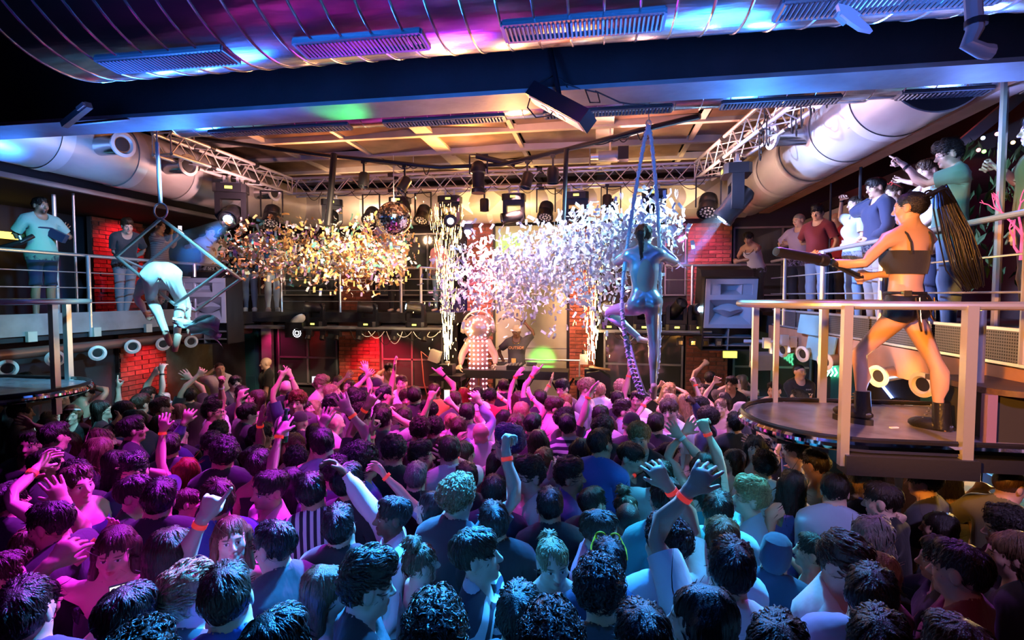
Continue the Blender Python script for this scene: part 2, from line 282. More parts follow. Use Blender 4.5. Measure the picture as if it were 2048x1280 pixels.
window(pxX(556, 11.5), pxX(672, 11.5), 11.5, .9, 2.3, 2); window(pxX(764, 11.5), pxX(884, 11.5), 11.5, .9, 2.3, 2); window(pxX(760, 12.6), pxX(905, 12.6), 12.6, 3.0, 4.5, 3); window(pxX(470, 12.6), pxX(672, 12.6), 12.6, 3.0, 4.4, 4); window(pxX(1290, 12.6), pxX(1370, 12.6), 12.6, 3.0, 4.6, 2); window(pxX(1210, 11.5), pxX(1366, 11.5), 11.5, .9, 2.3, 3); window(pxX(1470, 11.5), 4.2, 11.5, .9, 2.3, 2); window(pxX(1466, 12.6), 6.0, 12.6, 3.0, 4.5, 3)
DR = [0]
def door(c, d, h, axis, m, trim=True):
    DR[0] += 1; r = root('door_%d' % DR[0], (c[0], c[1], 0)); r['kind'] = 'structure'
    wd = d / 2
    if axis == 'x': box('leaf', (c[0] - .03, c[1] - wd, 0), (c[0] + .03, c[1] + wd, h), m, r); box('door_panel', (c[0] - .045, c[1] - wd * .7, .2), (c[0] + .045, c[1] + wd * .7, h * .45), m, r); box('door_panel', (c[0] - .045, c[1] - wd * .7, h * .52), (c[0] + .045, c[1] + wd * .7, h * .94), m, r); MB().cyl((c[0] - .1, c[1] - wd * .8, 1), (c[0] - .1, c[1] - wd * .8, 1.2), .012).ob('handle', M['steel'], r)
    else: box('leaf', (c[0] - wd, c[1] - .03, 0), (c[0] + wd, c[1] + .03, h), m, r); box('door_panel', (c[0] - wd * .7, c[1] - .045, .2), (c[0] + wd * .7, c[1] + .045, h * .45), m, r); box('door_panel', (c[0] - wd * .7, c[1] - .045, h * .52), (c[0] + wd * .7, c[1] + .045, h * .94), m, r); MB().cyl((c[0] - wd * .8, c[1] - .1, 1), (c[0] - wd * .8, c[1] - .1, 1.2), .012).ob('handle', M['steel'], r)
door((pxX(498, 11.5), 11.5), .42, 2.36, 'y', M['teal']); door((4.22, 9.9), 1.2, 2.2, 'x', M['teal']); door((4.22, 7.0), 1.5, 2.2, 'x', M['teal'])
struct(MB().box((pxX(470, 11.45), 11.45, 1.2), (.1, .06, 2.4)).ob('trim_4', mat('red_post', (.5, .03, .06), .5))); struct(MB().box((pxX(533, 11.45), 11.45, 1.2), (.26, .1, 2.4)).ob('trim_5', M['beam']))
# fascias
fl = struct(box('fascia_left', (XL - .02, 1.5, 2.44), (XL + .05, 10.2, FZ + .12), mat('fascia_concrete', (.30, .27, .28), .5, var=.3, vscale=3)))
for k in range(9): box('bracket', (XL + .05, 2.2 + k * .95, 2.36), (XL + .1, 2.32 + k * .95, 2.5), M['joist'], fl)
MB().cyl((XL + .1, 1.5, 2.22), (XL + .1, 10.6, 2.22), .075, n=16).ob('edge_pipe', mat('brown_pipe', (.16, .09, .08), .4, .4), fl)
fr_ = struct(box('fascia_right', (XR - .03, 1.0, 2.16), (XR + .03, 10.2, 2.46), M['orange_fascia']))
perf = bpy.data.materials.new('perforated_steel'); perf.use_nodes = True; N = perf.node_tree.nodes; Lk = perf.node_tree.links; p = N['Principled BSDF']; p.inputs['Metallic'].default_value = .6; p.inputs['Roughness'].default_value = .4
tc = N.new('ShaderNodeTexCoord'); vo = N.new('ShaderNodeTexVoronoi'); vo.inputs['Scale'].default_value = 42; vo.inputs['Randomness'].default_value = 0; Lk.new(tc.outputs['Object'], vo.inputs[0])
mr = N.new('ShaderNodeMath'); mr.operation = 'GREATER_THAN'; mr.inputs[1].default_value = .36; Lk.new(vo.outputs[0], mr.inputs[0]); mx = N.new('ShaderNodeMix'); mx.data_type = 'RGBA'; mx.inputs[6].default_value = (.012, .012, .015, 1); mx.inputs[7].default_value = (.15, .145, .15, 1); Lk.new(mr.outputs[0], mx.inputs[0]); Lk.new(mx.outputs[2], p.inputs[0])
for k in range(7):
    y0 = 2.0 + k * 1.15
    box('panel', (XR - .02, y0, 2.5), (XR + .02, y0 + 1.1, 2.73), perf, fr_)
    for z in (2.485, 2.745): box('panel_rim', (XR - .035, y0, z - .012), (XR + .03, y0 + 1.1, z + .012), M['steel'], fr_)
# stage, screen
struct(box('stage_floor', (-3.4, 9.9, 0), (.35, 12.7, .58), M['black']))
scr = root('screen', (-1.6, 12.4, .6), 'tall grey-green projection screen behind the performer at the decks', 'screen')
sx0, sx1 = pxX(991, 12.35), pxX(1134, 12.35)
box('screen_cloth', (sx0, 12.36, .6), (sx1, 12.38, 4.62), mat('screen_cloth', (.40, .43, .36), .55, var=.3, vscale=1.2), scr); box('frame', (sx1, 12.3, .6), (sx1 + .06, 12.4, 4.65), M['blackmetal'], scr); box('frame', (sx0 - .05, 12.3, .6), (sx0, 12.4, 4.65), M['blackmetal'], scr)
for z in (1.75, 2.9, 4.0): box('seam', (sx0, 12.352, z), (sx1, 12.362, z + .01), M['grey'], scr)

# ---------------------------------------------------------------- railings
def railing(label, pts, zf, zr, posts, cables, post_lo=None, rr=.026, group=None, pw=.03, nm='railing'):
    r = root(nm, (pts[0][0], pts[0][1], zf), label, 'railing', group)
    MB().tube([(x, y, zr) for x, y in pts], rr, 10).ob('top_rail', M['steel'], r)
    for x, y in posts: MB().cyl((x, y, post_lo if post_lo is not None else zf), (x, y, zr), pw, n=10).ob('post', M['steel'], r)
    for z in cables: MB().tube([(x, y, z) for x, y in pts], .009, 6).ob('cable', M['steel'], r)
    return r
railing('steel cable railing along the left gallery below the white duct', [(XL, 1.8), (XL, 10.0)], FZ, 3.6, [(XL + .04, y) for y in (2.6, 4.8, 6.95, 9.1)], (3.34, 3.11, 2.88), 2.36)
railing('steel cable railing along the right gallery behind the platform dancer', [(XR, 2.6), (XR, 10.2)], FZ, 3.6, [(XR - .03, y) for y in (3.0, 4.35, 6.35, 7.9, 9.4)], (3.3, 3.02), 2.5)
railing('steel railing on the back gallery beside the falling gold confetti', [(pxX(560, 10.9), 10.9), (pxX(842, 10.9), 10.9), (pxX(892, 11.6), 11.6)], FZ, 3.58, [(pxX(x, 10.9), 10.9) for x in (563, 680, 802, 842)], (3.34, 3.1, 2.86))
railing('steel railing on the back gallery beside the right loudspeaker', [(pxX(1330, 10.9), 10.9), (pxX(1480, 10.9), 10.9)], FZ, 3.58, [(pxX(x, 10.9), 10.9) for x in (1384,)], (3.3, 3.0))
MB().cyl((pxX(875, 12.0), 12.0, 1.52), (pxX(1165, 12.0), 12.0, 1.52), .022).cyl((pxX(880, 12.0), 12.0, .58), (pxX(880, 12.0), 12.0, 1.52), .02).cyl((pxX(1160, 12.0), 12.0, .58), (pxX(1160, 12.0), 12.0, 1.52), .02).ob('guard_bar', M['steel']); tag(bpy.data.objects['guard_bar'], 'horizontal steel bar running behind the performer at the decks', 'rail')
def pole(label, px, X, z0, z1, r, m): 
    d = atX(px, 590, X); o = MB().cyl((X, d.y, z0), (X, d.y, z1), r, n=8).ob('ceiling_pole', m); tag(o, label, 'pole')
pole('thin dark pole behind the man in the burgundy polo on the right gallery', 1656, 3.5, FZ, 4.75, .018, M['blackmetal']); pole('dark pole between the gallery guests behind the dancer', 1714, 3.45, FZ, 4.9, .022, M['blackmetal']); pole('steel pole gripped by the hand at the right picture edge', 1992, 3.3, FZ, 5.4, .03, M['steel'])
pole('pale pole behind the man in the mint tee on the left gallery', 115, -8.6, FZ, 4.6, .03, M['whitemetal']); pole('thin steel pole between the two men on the left gallery', 154, -8.2, FZ, 4.6, .018, M['steel'])
# ---------------------------------------------------------------- air ducts
def grille(parent, x0, x1, cy, cz, ang, r, wd, n):
    """slatted outlet lying on a duct along x; ang: direction of its normal in the y-z plane"""
    nrm = Vector((0, math.cos(ang), math.sin(ang))); tn = Vector((0, -math.sin(ang), math.cos(ang)))
    c = Vector(((x0 + x1) / 2, cy, cz)) + nrm * (r + .002)
    rot = Matrix((Vector((1, 0, 0)), tn, nrm)).transposed()
    g = MB()
    for s in (-1, 1): g.box(c + tn * s * wd / 2, (x1 - x0, .022, .022), rot); g.box(c + Vector((s * (x1 - x0) / 2, 0, 0)), (.022, wd, .022), rot)
    f = g.ob('grille', M['grille'], parent)
    MB().box(c - nrm * .01, (x1 - x0, wd, .004), rot).ob('grille_back', M['black'], f)
    sl = MB().box((0, 0, 0), ((x1 - x0) / n * .42, wd - .02, .012)).me('slat', M['grille'])
    for i in range(n):
        link('slat', sl, f, Matrix.Translation(c + Vector((((i + .5) / n - .5) * (x1 - x0), 0, 0)) + nrm * .012) @ rot.to_4x4() @ Matrix.Rotation(.5, 4, 'Y'))
def xduct(label, cy, cz, r, x0, x1, step, grilles, seamr=.008, closed=True):
    d = root('spiral_duct', (x0, cy, cz - r), label, 'duct')
    MB().cyl((x0, cy, cz), (x1, cy, cz), r, n=64, caps=closed).ob('duct_body', M['galv'], d)
    ring = MB().tube([(0, r * math.cos(t), r * math.sin(t)) for t in [2 * math.pi * i / 64 for i in range(64)]], seamr, 6, closed=True).me('seam', M['galv'])
    n = int((x1 - x0) / step)
    for i in range(n + 1): link('seam', ring, d, Matrix.Translation((x0 + i * step, cy, cz)))
    for g in grilles: grille(d, *g[:2], cy, cz, g[2], r, g[3], g[4])
    return d
xduct('huge shiny spiral duct across the top of the picture', 3.12, 5.26, .76, -3.6, 4.6, .19,
      [(-3.2, -2.3, R(-94), .17, 34), (-1.82, -1.03, R(-94), .17, 32), (-.55, .33, R(-94), .17, 36), (.92, 1.98, R(-94), .17, 42)])
xduct('slim spiral duct tucked behind the deep ceiling beam', 5.3, 5.03, .27, -4.6, 4.4, .24,
      [(-4.2, -2.6, R(-95), .13, 44), (-2.2, -.95, R(-95), .13, 38), (-.55, .65, R(-95), .13, 38), (1.1, 2.1, R(-95), .13, 34), (2.6, 3.8, R(-95), .13, 34)], .006)
def yduct(label, cx, cz, r, y0, y1, bands, nozzles, side):
    d = root('main_duct', (cx, y0, cz - r), label, 'duct')
    MB().cyl((cx, y0, cz), (cx, y1, cz), r, n=48).ob('duct_body', M['fabric'], d)
    MB().cyl((cx, y0 - .01, cz), (cx, y0 - .002, cz), r * .97, n=48).ob('end_cap', M['dark'], d)
    for y in bands: MB().cyl((cx, y, cz), (cx, y + .17, cz), r + .012, n=48, caps=False).ob('collar', M['whitemetal'], d)
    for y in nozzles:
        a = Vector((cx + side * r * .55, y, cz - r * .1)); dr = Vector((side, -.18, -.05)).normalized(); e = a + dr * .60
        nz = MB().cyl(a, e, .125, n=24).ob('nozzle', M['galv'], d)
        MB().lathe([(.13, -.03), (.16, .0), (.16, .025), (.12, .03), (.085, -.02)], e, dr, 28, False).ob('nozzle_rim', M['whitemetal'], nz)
        MB().lathe([(.09, .004), (.07, .006), (.0, .006)], e, dr, 20, False).ob('nozzle_shade_disc', M['black'], nz)  # black disc stands for the shaded hollow of the nozzle
    return d
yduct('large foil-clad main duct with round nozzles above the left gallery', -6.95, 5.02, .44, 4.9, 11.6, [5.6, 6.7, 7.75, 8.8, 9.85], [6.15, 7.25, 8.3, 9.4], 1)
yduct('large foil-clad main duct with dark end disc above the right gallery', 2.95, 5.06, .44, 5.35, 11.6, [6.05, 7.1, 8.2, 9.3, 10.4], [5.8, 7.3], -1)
bd = root('back_duct', (-2.2, 11.3, 4.6), 'foil-clad duct with pyramid outlets running along the back wall above the stage', 'duct')
MB().cyl((-6.9, 11.5, 5.0), (2.9, 11.5, 5.0), .42, n=40).ob('duct_body', M['fabric'], bd)
for x in np.arange(-6.2, 2.8, .95): MB().cyl((x, 11.5, 5), (x + .12, 11.5, 5), .432, n=40, caps=False).ob('collar', M['whitemetal'], bd)
for x in (-3.1, -2.0, -.75, .25, 1.2, 2.0):
    q = [(x - .4, 11.16, 4.72), (x + .4, 11.16, 4.72), (x + .4, 11.1, 5.3), (x - .4, 11.1, 5.3), (x, 10.86, 5.0)]
    MB().add(q, [(0, 1, 4), (1, 2, 4), (2, 3, 4), (3, 0, 4), (0, 3, 2, 1)]).ob('pyramid_outlet', M['whitemetal'], bd)
# small round air nozzles under the gallery fronts
def jet(label, p, d, ln, group):
    r = root('air_nozzle', p, label, 'air nozzle', group); d = Vector(d).normalized(); p = Vector(p)
    MB().cyl(p - d * ln, p, .075, n=16).ob('pipe', mat('jet_pipe', (.5, .34, .2), .3, .8) if 'jet_pipe' not in bpy.data.materials else bpy.data.materials['jet_pipe'], r)
    MB().lathe([(.075, -.04), (.115, .0), (.115, .02), (.08, .03), (.06, -.0)], p, d, 24, False).ob('rim', M['whiteplastic'], r); MB().lathe([(.065, .004), (0, .005)], p, d, 16, False).ob('throat_shade_disc', M['black'], r)  # pipe end is closed, its dark inside is a black disc
LJ = ('nearest the left picture edge', 'behind the left platform post', 'third from the left edge', 'fourth from the left edge', 'fifth from the left edge', 'below the left loudspeaker')
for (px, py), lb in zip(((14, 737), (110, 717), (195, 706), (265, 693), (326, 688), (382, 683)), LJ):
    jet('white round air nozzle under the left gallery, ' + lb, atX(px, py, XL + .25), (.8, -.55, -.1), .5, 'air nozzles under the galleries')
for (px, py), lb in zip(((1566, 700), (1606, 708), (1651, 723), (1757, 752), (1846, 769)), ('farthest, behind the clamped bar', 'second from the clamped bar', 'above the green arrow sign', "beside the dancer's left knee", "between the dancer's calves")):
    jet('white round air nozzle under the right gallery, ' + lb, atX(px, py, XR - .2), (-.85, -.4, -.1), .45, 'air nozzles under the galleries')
# rectangular duct over the right gallery
rd = root('box_duct', (4.4, 8.5, 4.2), 'rectangular sheet-metal duct lit magenta over the right gallery', 'duct')
for a, b in ((1583, 1628), (1632, 1746)):
    A = atX(a, 380, 4.3); B = atX(b, 380, 4.3); box('duct_section', (4.3, min(A.y, 12.5), 4.17), (4.9, B.y, 4.6), M['whitemetal'], rd); box('flange', (4.27, min(A.y, 12.5) - .03, 4.14), (4.93, min(A.y, 12.5) + .03, 4.63), M['grey'], rd)
MB().box((4.25, 9.2, 4.3), (.3, .35, .5)).ob('ceiling_speaker', M['black']); tag(bpy.data.objects['ceiling_speaker'], 'small black loudspeaker hung beside the magenta-lit box duct', 'loudspeaker')

# ---------------------------------------------------------------- lighting truss
def truss(label, a, b, s=.29, n=14):
    a = Vector(a); b = Vector(b); d = (b - a); ln = d.length; d.normalize(); side = d.cross(Vector((0, 0, 1))).normalized(); up = Vector((0, 0, 1))
    t = root('lighting_truss', a, label, 'truss', 'aluminium lighting trusses over the dance floor')
    cs = [side * (i * s / 2) + up * (j * s / 2) for i, j in ((-1, -1), (1, -1), (1, 1), (-1, 1))]
    for c in cs: MB().cyl(a + c, b + c, .026, n=12).ob('chord', M['alu'], t)
    st = ln / n; L = math.hypot(st, s); me = MB().cyl((0, 0, 0), (0, 0, L), .0095, n=6).me('brace', M['alu'])
    ms = MB().cyl((0, 0, 0), (0, 0, s), .0095, n=6).me('brace', M['alu'])
    for k in range(4):
        c0, c1 = cs[k], cs[(k + 1) % 4]
        for i in range(n):
            p, q = (c0, c1) if i % 2 == 0 else (c1, c0)
            A = a + p + d * (i * st); B = a + q + d * ((i + 1) * st)
            link('brace', me, t, aimz(A, B - A))
    for e in (0, ln):
        for k in range(4): A = a + d * e + cs[k]; link('brace', ms, t, aimz(A, cs[(k + 1) % 4] - cs[k]))
    for e in (ln * .27, ln * .63):
        for c in cs: MB().cyl(a + d * e + c - d * .05, a + d * e + c + d * .05, .034, n=12).ob('coupler', M['blackmetal'], t)
    return t
TZ = 5.11
truss('aluminium lighting truss running to the left above the tilted cube frame', (-6.05, 6.6, TZ), (-6.05, 9.55, TZ), n=12)
truss('aluminium lighting truss across the hall behind the mirror ball', (-6.0, 9.7, TZ), (1.8, 9.7, TZ), n=30)
truss('aluminium lighting truss slanting towards the right main duct', (2.12, 5.7, TZ), (1.72, 9.55, TZ), n=15)
for k, (x, y) in enumerate(((-6.05, 7.2), (-3.5, 9.7), (-.2, 9.7), (2.0, 6.6))):
    o = MB().cyl((x, y, TZ + .15), (x, y, 5.85), .012, n=6).ob('hanger_rod', M['steel']); tag(o, 'steel hanger rod holding the ' + ('left truss', 'back truss above the mirror ball', 'back truss above the confetti', 'right truss')[k], 'rod')
# black pipes and drops
def pipe(label, pts, r, name='black_pipe', m=None, cat='pipe'):
    o = MB().tube(pts, r, 10).ob(name, m or M['blackmetal']); return tag(o, label, cat)
pA = [atD(330, 268, 8.6), atD(660, 312, 8.4), atD(880, 335, 8.3), atD(1000, 330, 8.2), atD(1130, 300, 7.4), atD(1300, 256, 6.4), atD(1400, 232, 6.0)]
pipe('black pipe zigzagging below the copper ceiling with lamps clamped on', pA, .035)
pipe('thick black drop pipe hanging left of the mirror ball', [atD(668, 308, 8.3), atD(662, 380, 8.2), atD(655, 452, 8.1)], .05); pipe('slim black drop pipe hanging left of the rope performer', [atD(1133, 298, 7.3), atD(1130, 370, 7.3), atD(1127, 440, 7.3)], .032)
pipe('short black pipe stub above the black profile spotlight', [atD(952, 312, 8.2), atD(1030, 330, 8.2)], .045)
random.seed(11)
cab = root('cable_bundle', pA[2], 'tangle of black cables lashed along the zigzag ceiling pipe', 'cables')
for k in range(14):
    i = random.randrange(1, 5); t = random.random(); a = pA[i].lerp(pA[i + 1], t); b = a.lerp(pA[i + 1], random.uniform(.2, .7)); MB().tube(catenary(a, b, random.uniform(.03, .14)), .008, 5).ob('cable', M['rubber'], cab)
tc_ = root('truss_cables', (1.9, 7, 5), 'looped black cables hanging on the right truss end', 'cables')
for k in range(12):
    c = Vector((2.0 + random.uniform(-.15, .25), random.uniform(5.9, 7.6), 5.0 + random.uniform(-.1, .15))); rr = random.uniform(.08, .2)
    MB().tube([c + Vector((rr * math.cos(t) * .4, rr * math.cos(t), rr * math.sin(t) * 1.1)) for t in np.linspace(0, 6.0, 14)], .008, 5).ob('cable', M['rubber'], tc_)
bc_ = root('truss_cables', (-2, 9.6, 4.9), 'thin black cables sagging along the back truss', 'cables')
for k in range(16):
    x = -5.6 + k * .46; MB().tube(catenary((x, 9.53, 4.97), (x + random.uniform(.3, .6), 9.5, 4.97), random.uniform(.06, .22)), .006, 5).ob('cable', M['rubber'], bc_)

# ---------------------------------------------------------------- lamps
PM = {}
def protos():
    PM['base'] = MB().prism([(-.2, -.1), (-.15, -.14), (.15, -.14), (.2, -.1), (.2, .1), (.15, .14), (-.15, .14), (-.2, .1)], 0, .11).me('base', M['blackmetal'])
    y = MB().prism([(-.19, .11), (.19, .11), (.19, .42), (.15, .48), (.125, .48), (.125, .19), (-.125, .19), (-.125, .48), (-.15, .48), (-.19, .42)], -.06, .06, 'y'); PM['yoke'] = y.me('yoke', M['blackmetal'])
    PM['head'] = MB().lathe([(.0, -.2), (.09, -.19), (.115, -.14), (.118, .02), (.108, .14), (.118, .16), (.118, .22), (.1, .225), (.095, .2)], n=24).me('head', M['blackmetal'])
    PM['lens'] = MB().lathe([(.095, .2), (.07, .212), (0, .218)], n=24).me('lens', M['lensglass'])
    PM['core'] = MB().lathe([(.056, .2185), (.03, .222), (0, .223)], n=20, caps=False).me('lens_core', M['lensglass'])
    PM['display'] = MB().box((0, -.142, .055), (.09, .006, .035)).me('display', emis('display_glow', (1, .9, .1), 2.5))
    PM['clamp'] = MB().box((-.08, 0, -.06), (.03, .03, .12)).box((.08, 0, -.06), (.03, .03, .12)).box((0, 0, -.015), (.24, .08, .03)).me('clamp', M['alu'])
    b = MB().lathe([(0, -.16), (.06, -.155), (.1, -.12), (.112, -.06), (.112, .0), (.106, .01), (.112, .02), (.112, .09), (.125, .1), (.125, .14), (.11, .14), (.108, .12)], n=22); PM['par_body'] = b.me('can', M['blackmetal'])
    PM['par_lens'] = MB().lathe([(.109, .118), (0, .122)], n=22).me('lens', M['lensglass'])
    led = MB()
    for rr, nn in ((.035, 6), (.08, 12)):
        for i in range(nn): led.lathe([(.0135, .0), (.012, .008), (0, .01)], (rr * math.cos(2 * math.pi * i / nn), rr * math.sin(2 * math.pi * i / nn), .12), (0, 0, 1), 8)
    PM['par_led'] = led.me('led_ring', M['whiteplastic'])
    PM['par_yoke'] = MB().prism([(-.15, 0), (.15, 0), (.15, -.36), (.135, -.36), (.135, -.015), (-.135, -.015), (-.135, -.36), (-.15, -.36)], -.015, .015, 'y').me('bracket', M['blackmetal'])
    PM['pin'] = MB().lathe([(0, -.07), (.05, -.068), (.062, -.05), (.062, .1), (.055, .1), (.054, .08)], n=16).me('can', M['blackmetal']); PM['pin_lens'] = MB().lathe([(.055, .082), (0, .086)], n=16).me('lens', M['lensglass'])
    PM['pin_arm'] = MB().box((0, 0, -.09), (.02, .015, .16)).box((0, 0, -.01), (.05, .05, .03)).me('bracket', M['blackmetal'])
protos()
LENSM = {}
def lensmat(c, s):
    if (c, s) not in LENSM: LENSM[(c, s)] = emis('lens_glow', c, s)
    return LENSM[(c, s)]
def moving_head(label, loc, aim, hang=True, s=1.0, glow=None, lamp=None, face=None, group='moving head lamps'):
    """loc: where the base meets what carries it; lamp=(colour, watts, cone, blend)"""
    loc = Vector(loc); aim = Vector(aim).normalized(); r = root('moving_head_lamp', loc, label, 'lamp', group)
    fy = math.atan2(aim.x, -aim.y) if face is None else face
    B = Matrix.Translation(loc) @ Matrix.Rotation(fy, 4, 'Z') @ (Matrix.Rotation(math.pi, 4, 'Y') if hang else Matrix.Identity(4)) @ Matrix.Scale(s, 4)
    lift = Matrix.Translation((0, 0, .09)) if hang else Matrix.Identity(4)
    if hang: link('clamp', PM['clamp'], r, B @ Matrix.Translation((0, 0, .09)))
    b = link('base', PM['base'], r, B @ lift); link('display', PM['display'], b, B @ lift)
    Yk = B @ lift; link('yoke', PM['yoke'], r, Yk)
    piv = (Yk @ Matrix.Translation((0, 0, .40))).to_translation()
    Hm = aimz(piv, aim, s); h = link('head', PM['head'], r, Hm)
    link('lens', PM['lens'], h, Hm)
    if glow: link('lens_core', PM['core'], h, Hm, m=lensmat(*glow))
    if lamp:
        l = bpy.data.lights.new('moving_head_beam', 'SPOT'); l.color = lamp[0]; l.energy = lamp[1]; l.spot_size = R(lamp[2]); l.spot_blend = lamp[3]; l.shadow_soft_size = .05
        o = bpy.data.objects.new('moving_head_beam', l); COL.objects.link(o); o.location = piv + aim * .26 * s; o.rotation_euler = aim.to_track_quat('-Z', 'Y').to_euler()
    return piv
def par(label, loc, aim, s=1.0, glow=None, led=True, group='par can lamps'):
    loc = Vector(loc); aim = Vector(aim).normalized(); r = root('par_lamp', loc, label, 'lamp', group)
    fy = math.atan2(aim.x, -aim.y); B = Matrix.Translation(loc) @ Matrix.Rotation(fy, 4, 'Z') @ Matrix.Scale(s, 4); link('bracket', PM['par_yoke'], r, B)
    Hm = aimz((B @ Matrix.Translation((0, 0, -.34))).to_translation(), aim, s)
    c = link('can', PM['par_body'], r, Hm); link('lens', PM['par_lens'], c, Hm, m=lensmat(*glow) if glow else M['lensglass'])
    if led: link('led_ring', PM['par_led'], c, Hm)
def pin(label, loc, aim, s=1.0, group='small pin spots'):
    loc = Vector(loc); r = root('pin_spot', loc, label, 'lamp', group); link('bracket', PM['pin_arm'], r, Matrix.Translation(loc) @ Matrix.Scale(s, 4))
    Hm = aimz(loc + Vector((0, 0, -.2 * s)), aim, s); c = link('can', PM['pin'], r, Hm); link('lens', PM['pin_lens'], c, Hm)
# hanging moving heads: px, py of the clamp, depth, aim, label
zb = TZ - .15
def onback(px, py=388, d=9.95): return Vector((atY(px, 385, 9.7).x, 9.7, 4.935))
_PA = ((330, 268, 8.6), (660, 312, 8.4), (880, 335, 8.3), (1000, 330, 8.2), (1130, 300, 7.4), (1300, 256, 6.4), (1400, 232, 6.0))
def onpipe(px):
    for (x0, y0, d0), (x1, y1, d1) in zip(_PA, _PA[1:]):
        if x0 <= px <= x1: t = (px - x0) / (x1 - x0); return atD(x0, y0, d0).lerp(atD(x1, y1, d1), t) - Vector((0, 0, .03))
moving_head('black moving head aiming a blue beam at the white cube performer', (-6.05, 8.0, 4.935), atD(325, 560, 5.9) - Vector((-6.05, 8.0, 4.4)), s=1.25, glow=((.5, .8, 1), 30), lamp=((.04, .28, 1), 1500, 9, .4))
moving_head('black moving head with bright lens left of the white screen top', onback(900, 394), (.25, -.8, -.25), s=1.05, glow=((.6, .85, 1), 14), face=0)
moving_head('black moving head turned sideways right above the green screen edge', onback(1028, 394), (-.9, -.3, -.2), s=1.05, face=0)
moving_head('black moving head above the densest white confetti', onback(1153, 392), (.5, -.7, -.5), s=1.1, glow=((.55, .85, 1), 25), face=0)
moving_head('black moving head behind the right rope of the aerial performer', onback(1308, 394), (.1, -.6, -.6), s=1.05, face=0)
moving_head('large black moving head beaming blue light from the right truss', (1.88, 8.0, 4.935), atD(1330, 560, 7.8) - Vector((1.88, 8.0, 4.4)), s=1.3, glow=((.5, .8, 1), 34), lamp=((.04, .25, 1), 1200, 10, .4))
moving_head('pale moving head hung behind the thick black drop pipe', onback(664, 398), (.2, -.5, -.85), s=1.0, face=.4)
moving_head('black moving head hung directly behind the mirror ball', onback(800, 396), (0, -.5, -.8), s=.95, face=0)
for px, py, d, aim, lb in ((742, 398, 9.8, (0, -.7, -.7), 'round par can just left of the mirror ball'), (846, 396, 9.8, (-.1, -.5, -.85), 'grey par can just right of the mirror ball'), (1092, 392, 9.8, (-.05, -.5, -.85), 'ribbed par can above the green screen'),
                            (1222, 396, 9.8, (0, -.4, -.9), 'par can above the left rope'), (1392, 375, 8.8, (-.15, -.55, -.8), 'led par can under the right truss corner'), (548, 380, 9.6, (.15, -.45, -.85), 'led par can under the left truss corner')):
    par('black ' + lb, (1.74, 9.2, 4.937) if 'right truss' in lb else (-6.05, 9.1, 4.937) if 'left truss' in lb else onback(px), aim, 1.35 if 'corner' in lb else 1.2)
for px, py, d, aim, lb in ((728, 322, 8.5, (0, -.2, -1), 'on the zigzag pipe left of the ball cable'), (810, 330, 8.5, (-.4, -.3, -.8), 'tilted, on the zigzag pipe right of the ball cable'), (816, 372, 9.5, (.3, -.3, -.9), 'clamped to the truss above the ball'), (972, 378, 9.6, (0, 0, -1), 'under the truss beside the profile spotlight'),
                            (1058, 322, 8.1, (-.2, -.2, -.9), 'on the zigzag pipe above the green screen'), (1108, 308, 7.8, (0, 0, -1), 'on the zigzag pipe left of the slim drop pipe'), (1214, 378, 9.6, (0, -.1, -1), 'under the truss left of the ropes')):
    pin('small black pin spot ' + lb, onpipe(px) if 'zigzag' in lb else onback(px) + Vector((0, -.14, 0)), aim, 1.35)
pf = root('profile_spotlight', atD(957, 340, 8.2), 'black profile spotlight hanging upright before the back truss', 'lamp'); a = atD(957, 322, 8.2)
MB().lathe([(0, 0), (.06, .01), (.11, .06), (.12, .12), (.12, .18), (.095, .2), (.095, .42), (.11, .44), (.11, .5), (.09, .5)], a, (0, -.05, -1), 22).ob('barrel', M['blackmetal'], pf)
MB().prism([(-.15, 0), (.15, 0), (.15, -.3), (.13, -.3), (.13, -.02), (-.13, -.02), (-.13, -.3), (-.15, -.3)], -.012, .012, 'y').xf(Matrix.Translation(a + Vector((0, 0, .1)))).ob('bracket', M['blackmetal'], pf)
MB().cyl(a + Vector((-.125, 0, -.15)), a + Vector((-.1, 0, -.15)), .03).cyl(a + Vector((.1, 0, -.15)), a + Vector((.125, 0, -.15)), .03).ob('tilt_knobs', M['steel'], pf)
pj = root('hoist_motor', atD(1220, 312, 8.3), 'blue-lit hoist motor under the ceiling left of the ropes', 'motor'); a = atD(1220, 312, 8.3)
MB().cyl(a + Vector((-.18, 0, 0)), a + Vector((.14, 0, 0)), .085, n=16).ob('motor', M['grey'], pj); MB().box(a + Vector((.2, 0, .02)), (.16, .2, .2)).ob('gearbox', M['blackmetal'], pj); MB().cyl(a + Vector((-.3, 0, .0)), a + Vector((-.18, 0, 0)), .05, n=12).ob('shaft', M['steel'], pj); MB().cyl(a, a + Vector((0, 0, 5.7 - a.z)), .012, n=6).ob('hang_rod', M['steel'], pj)
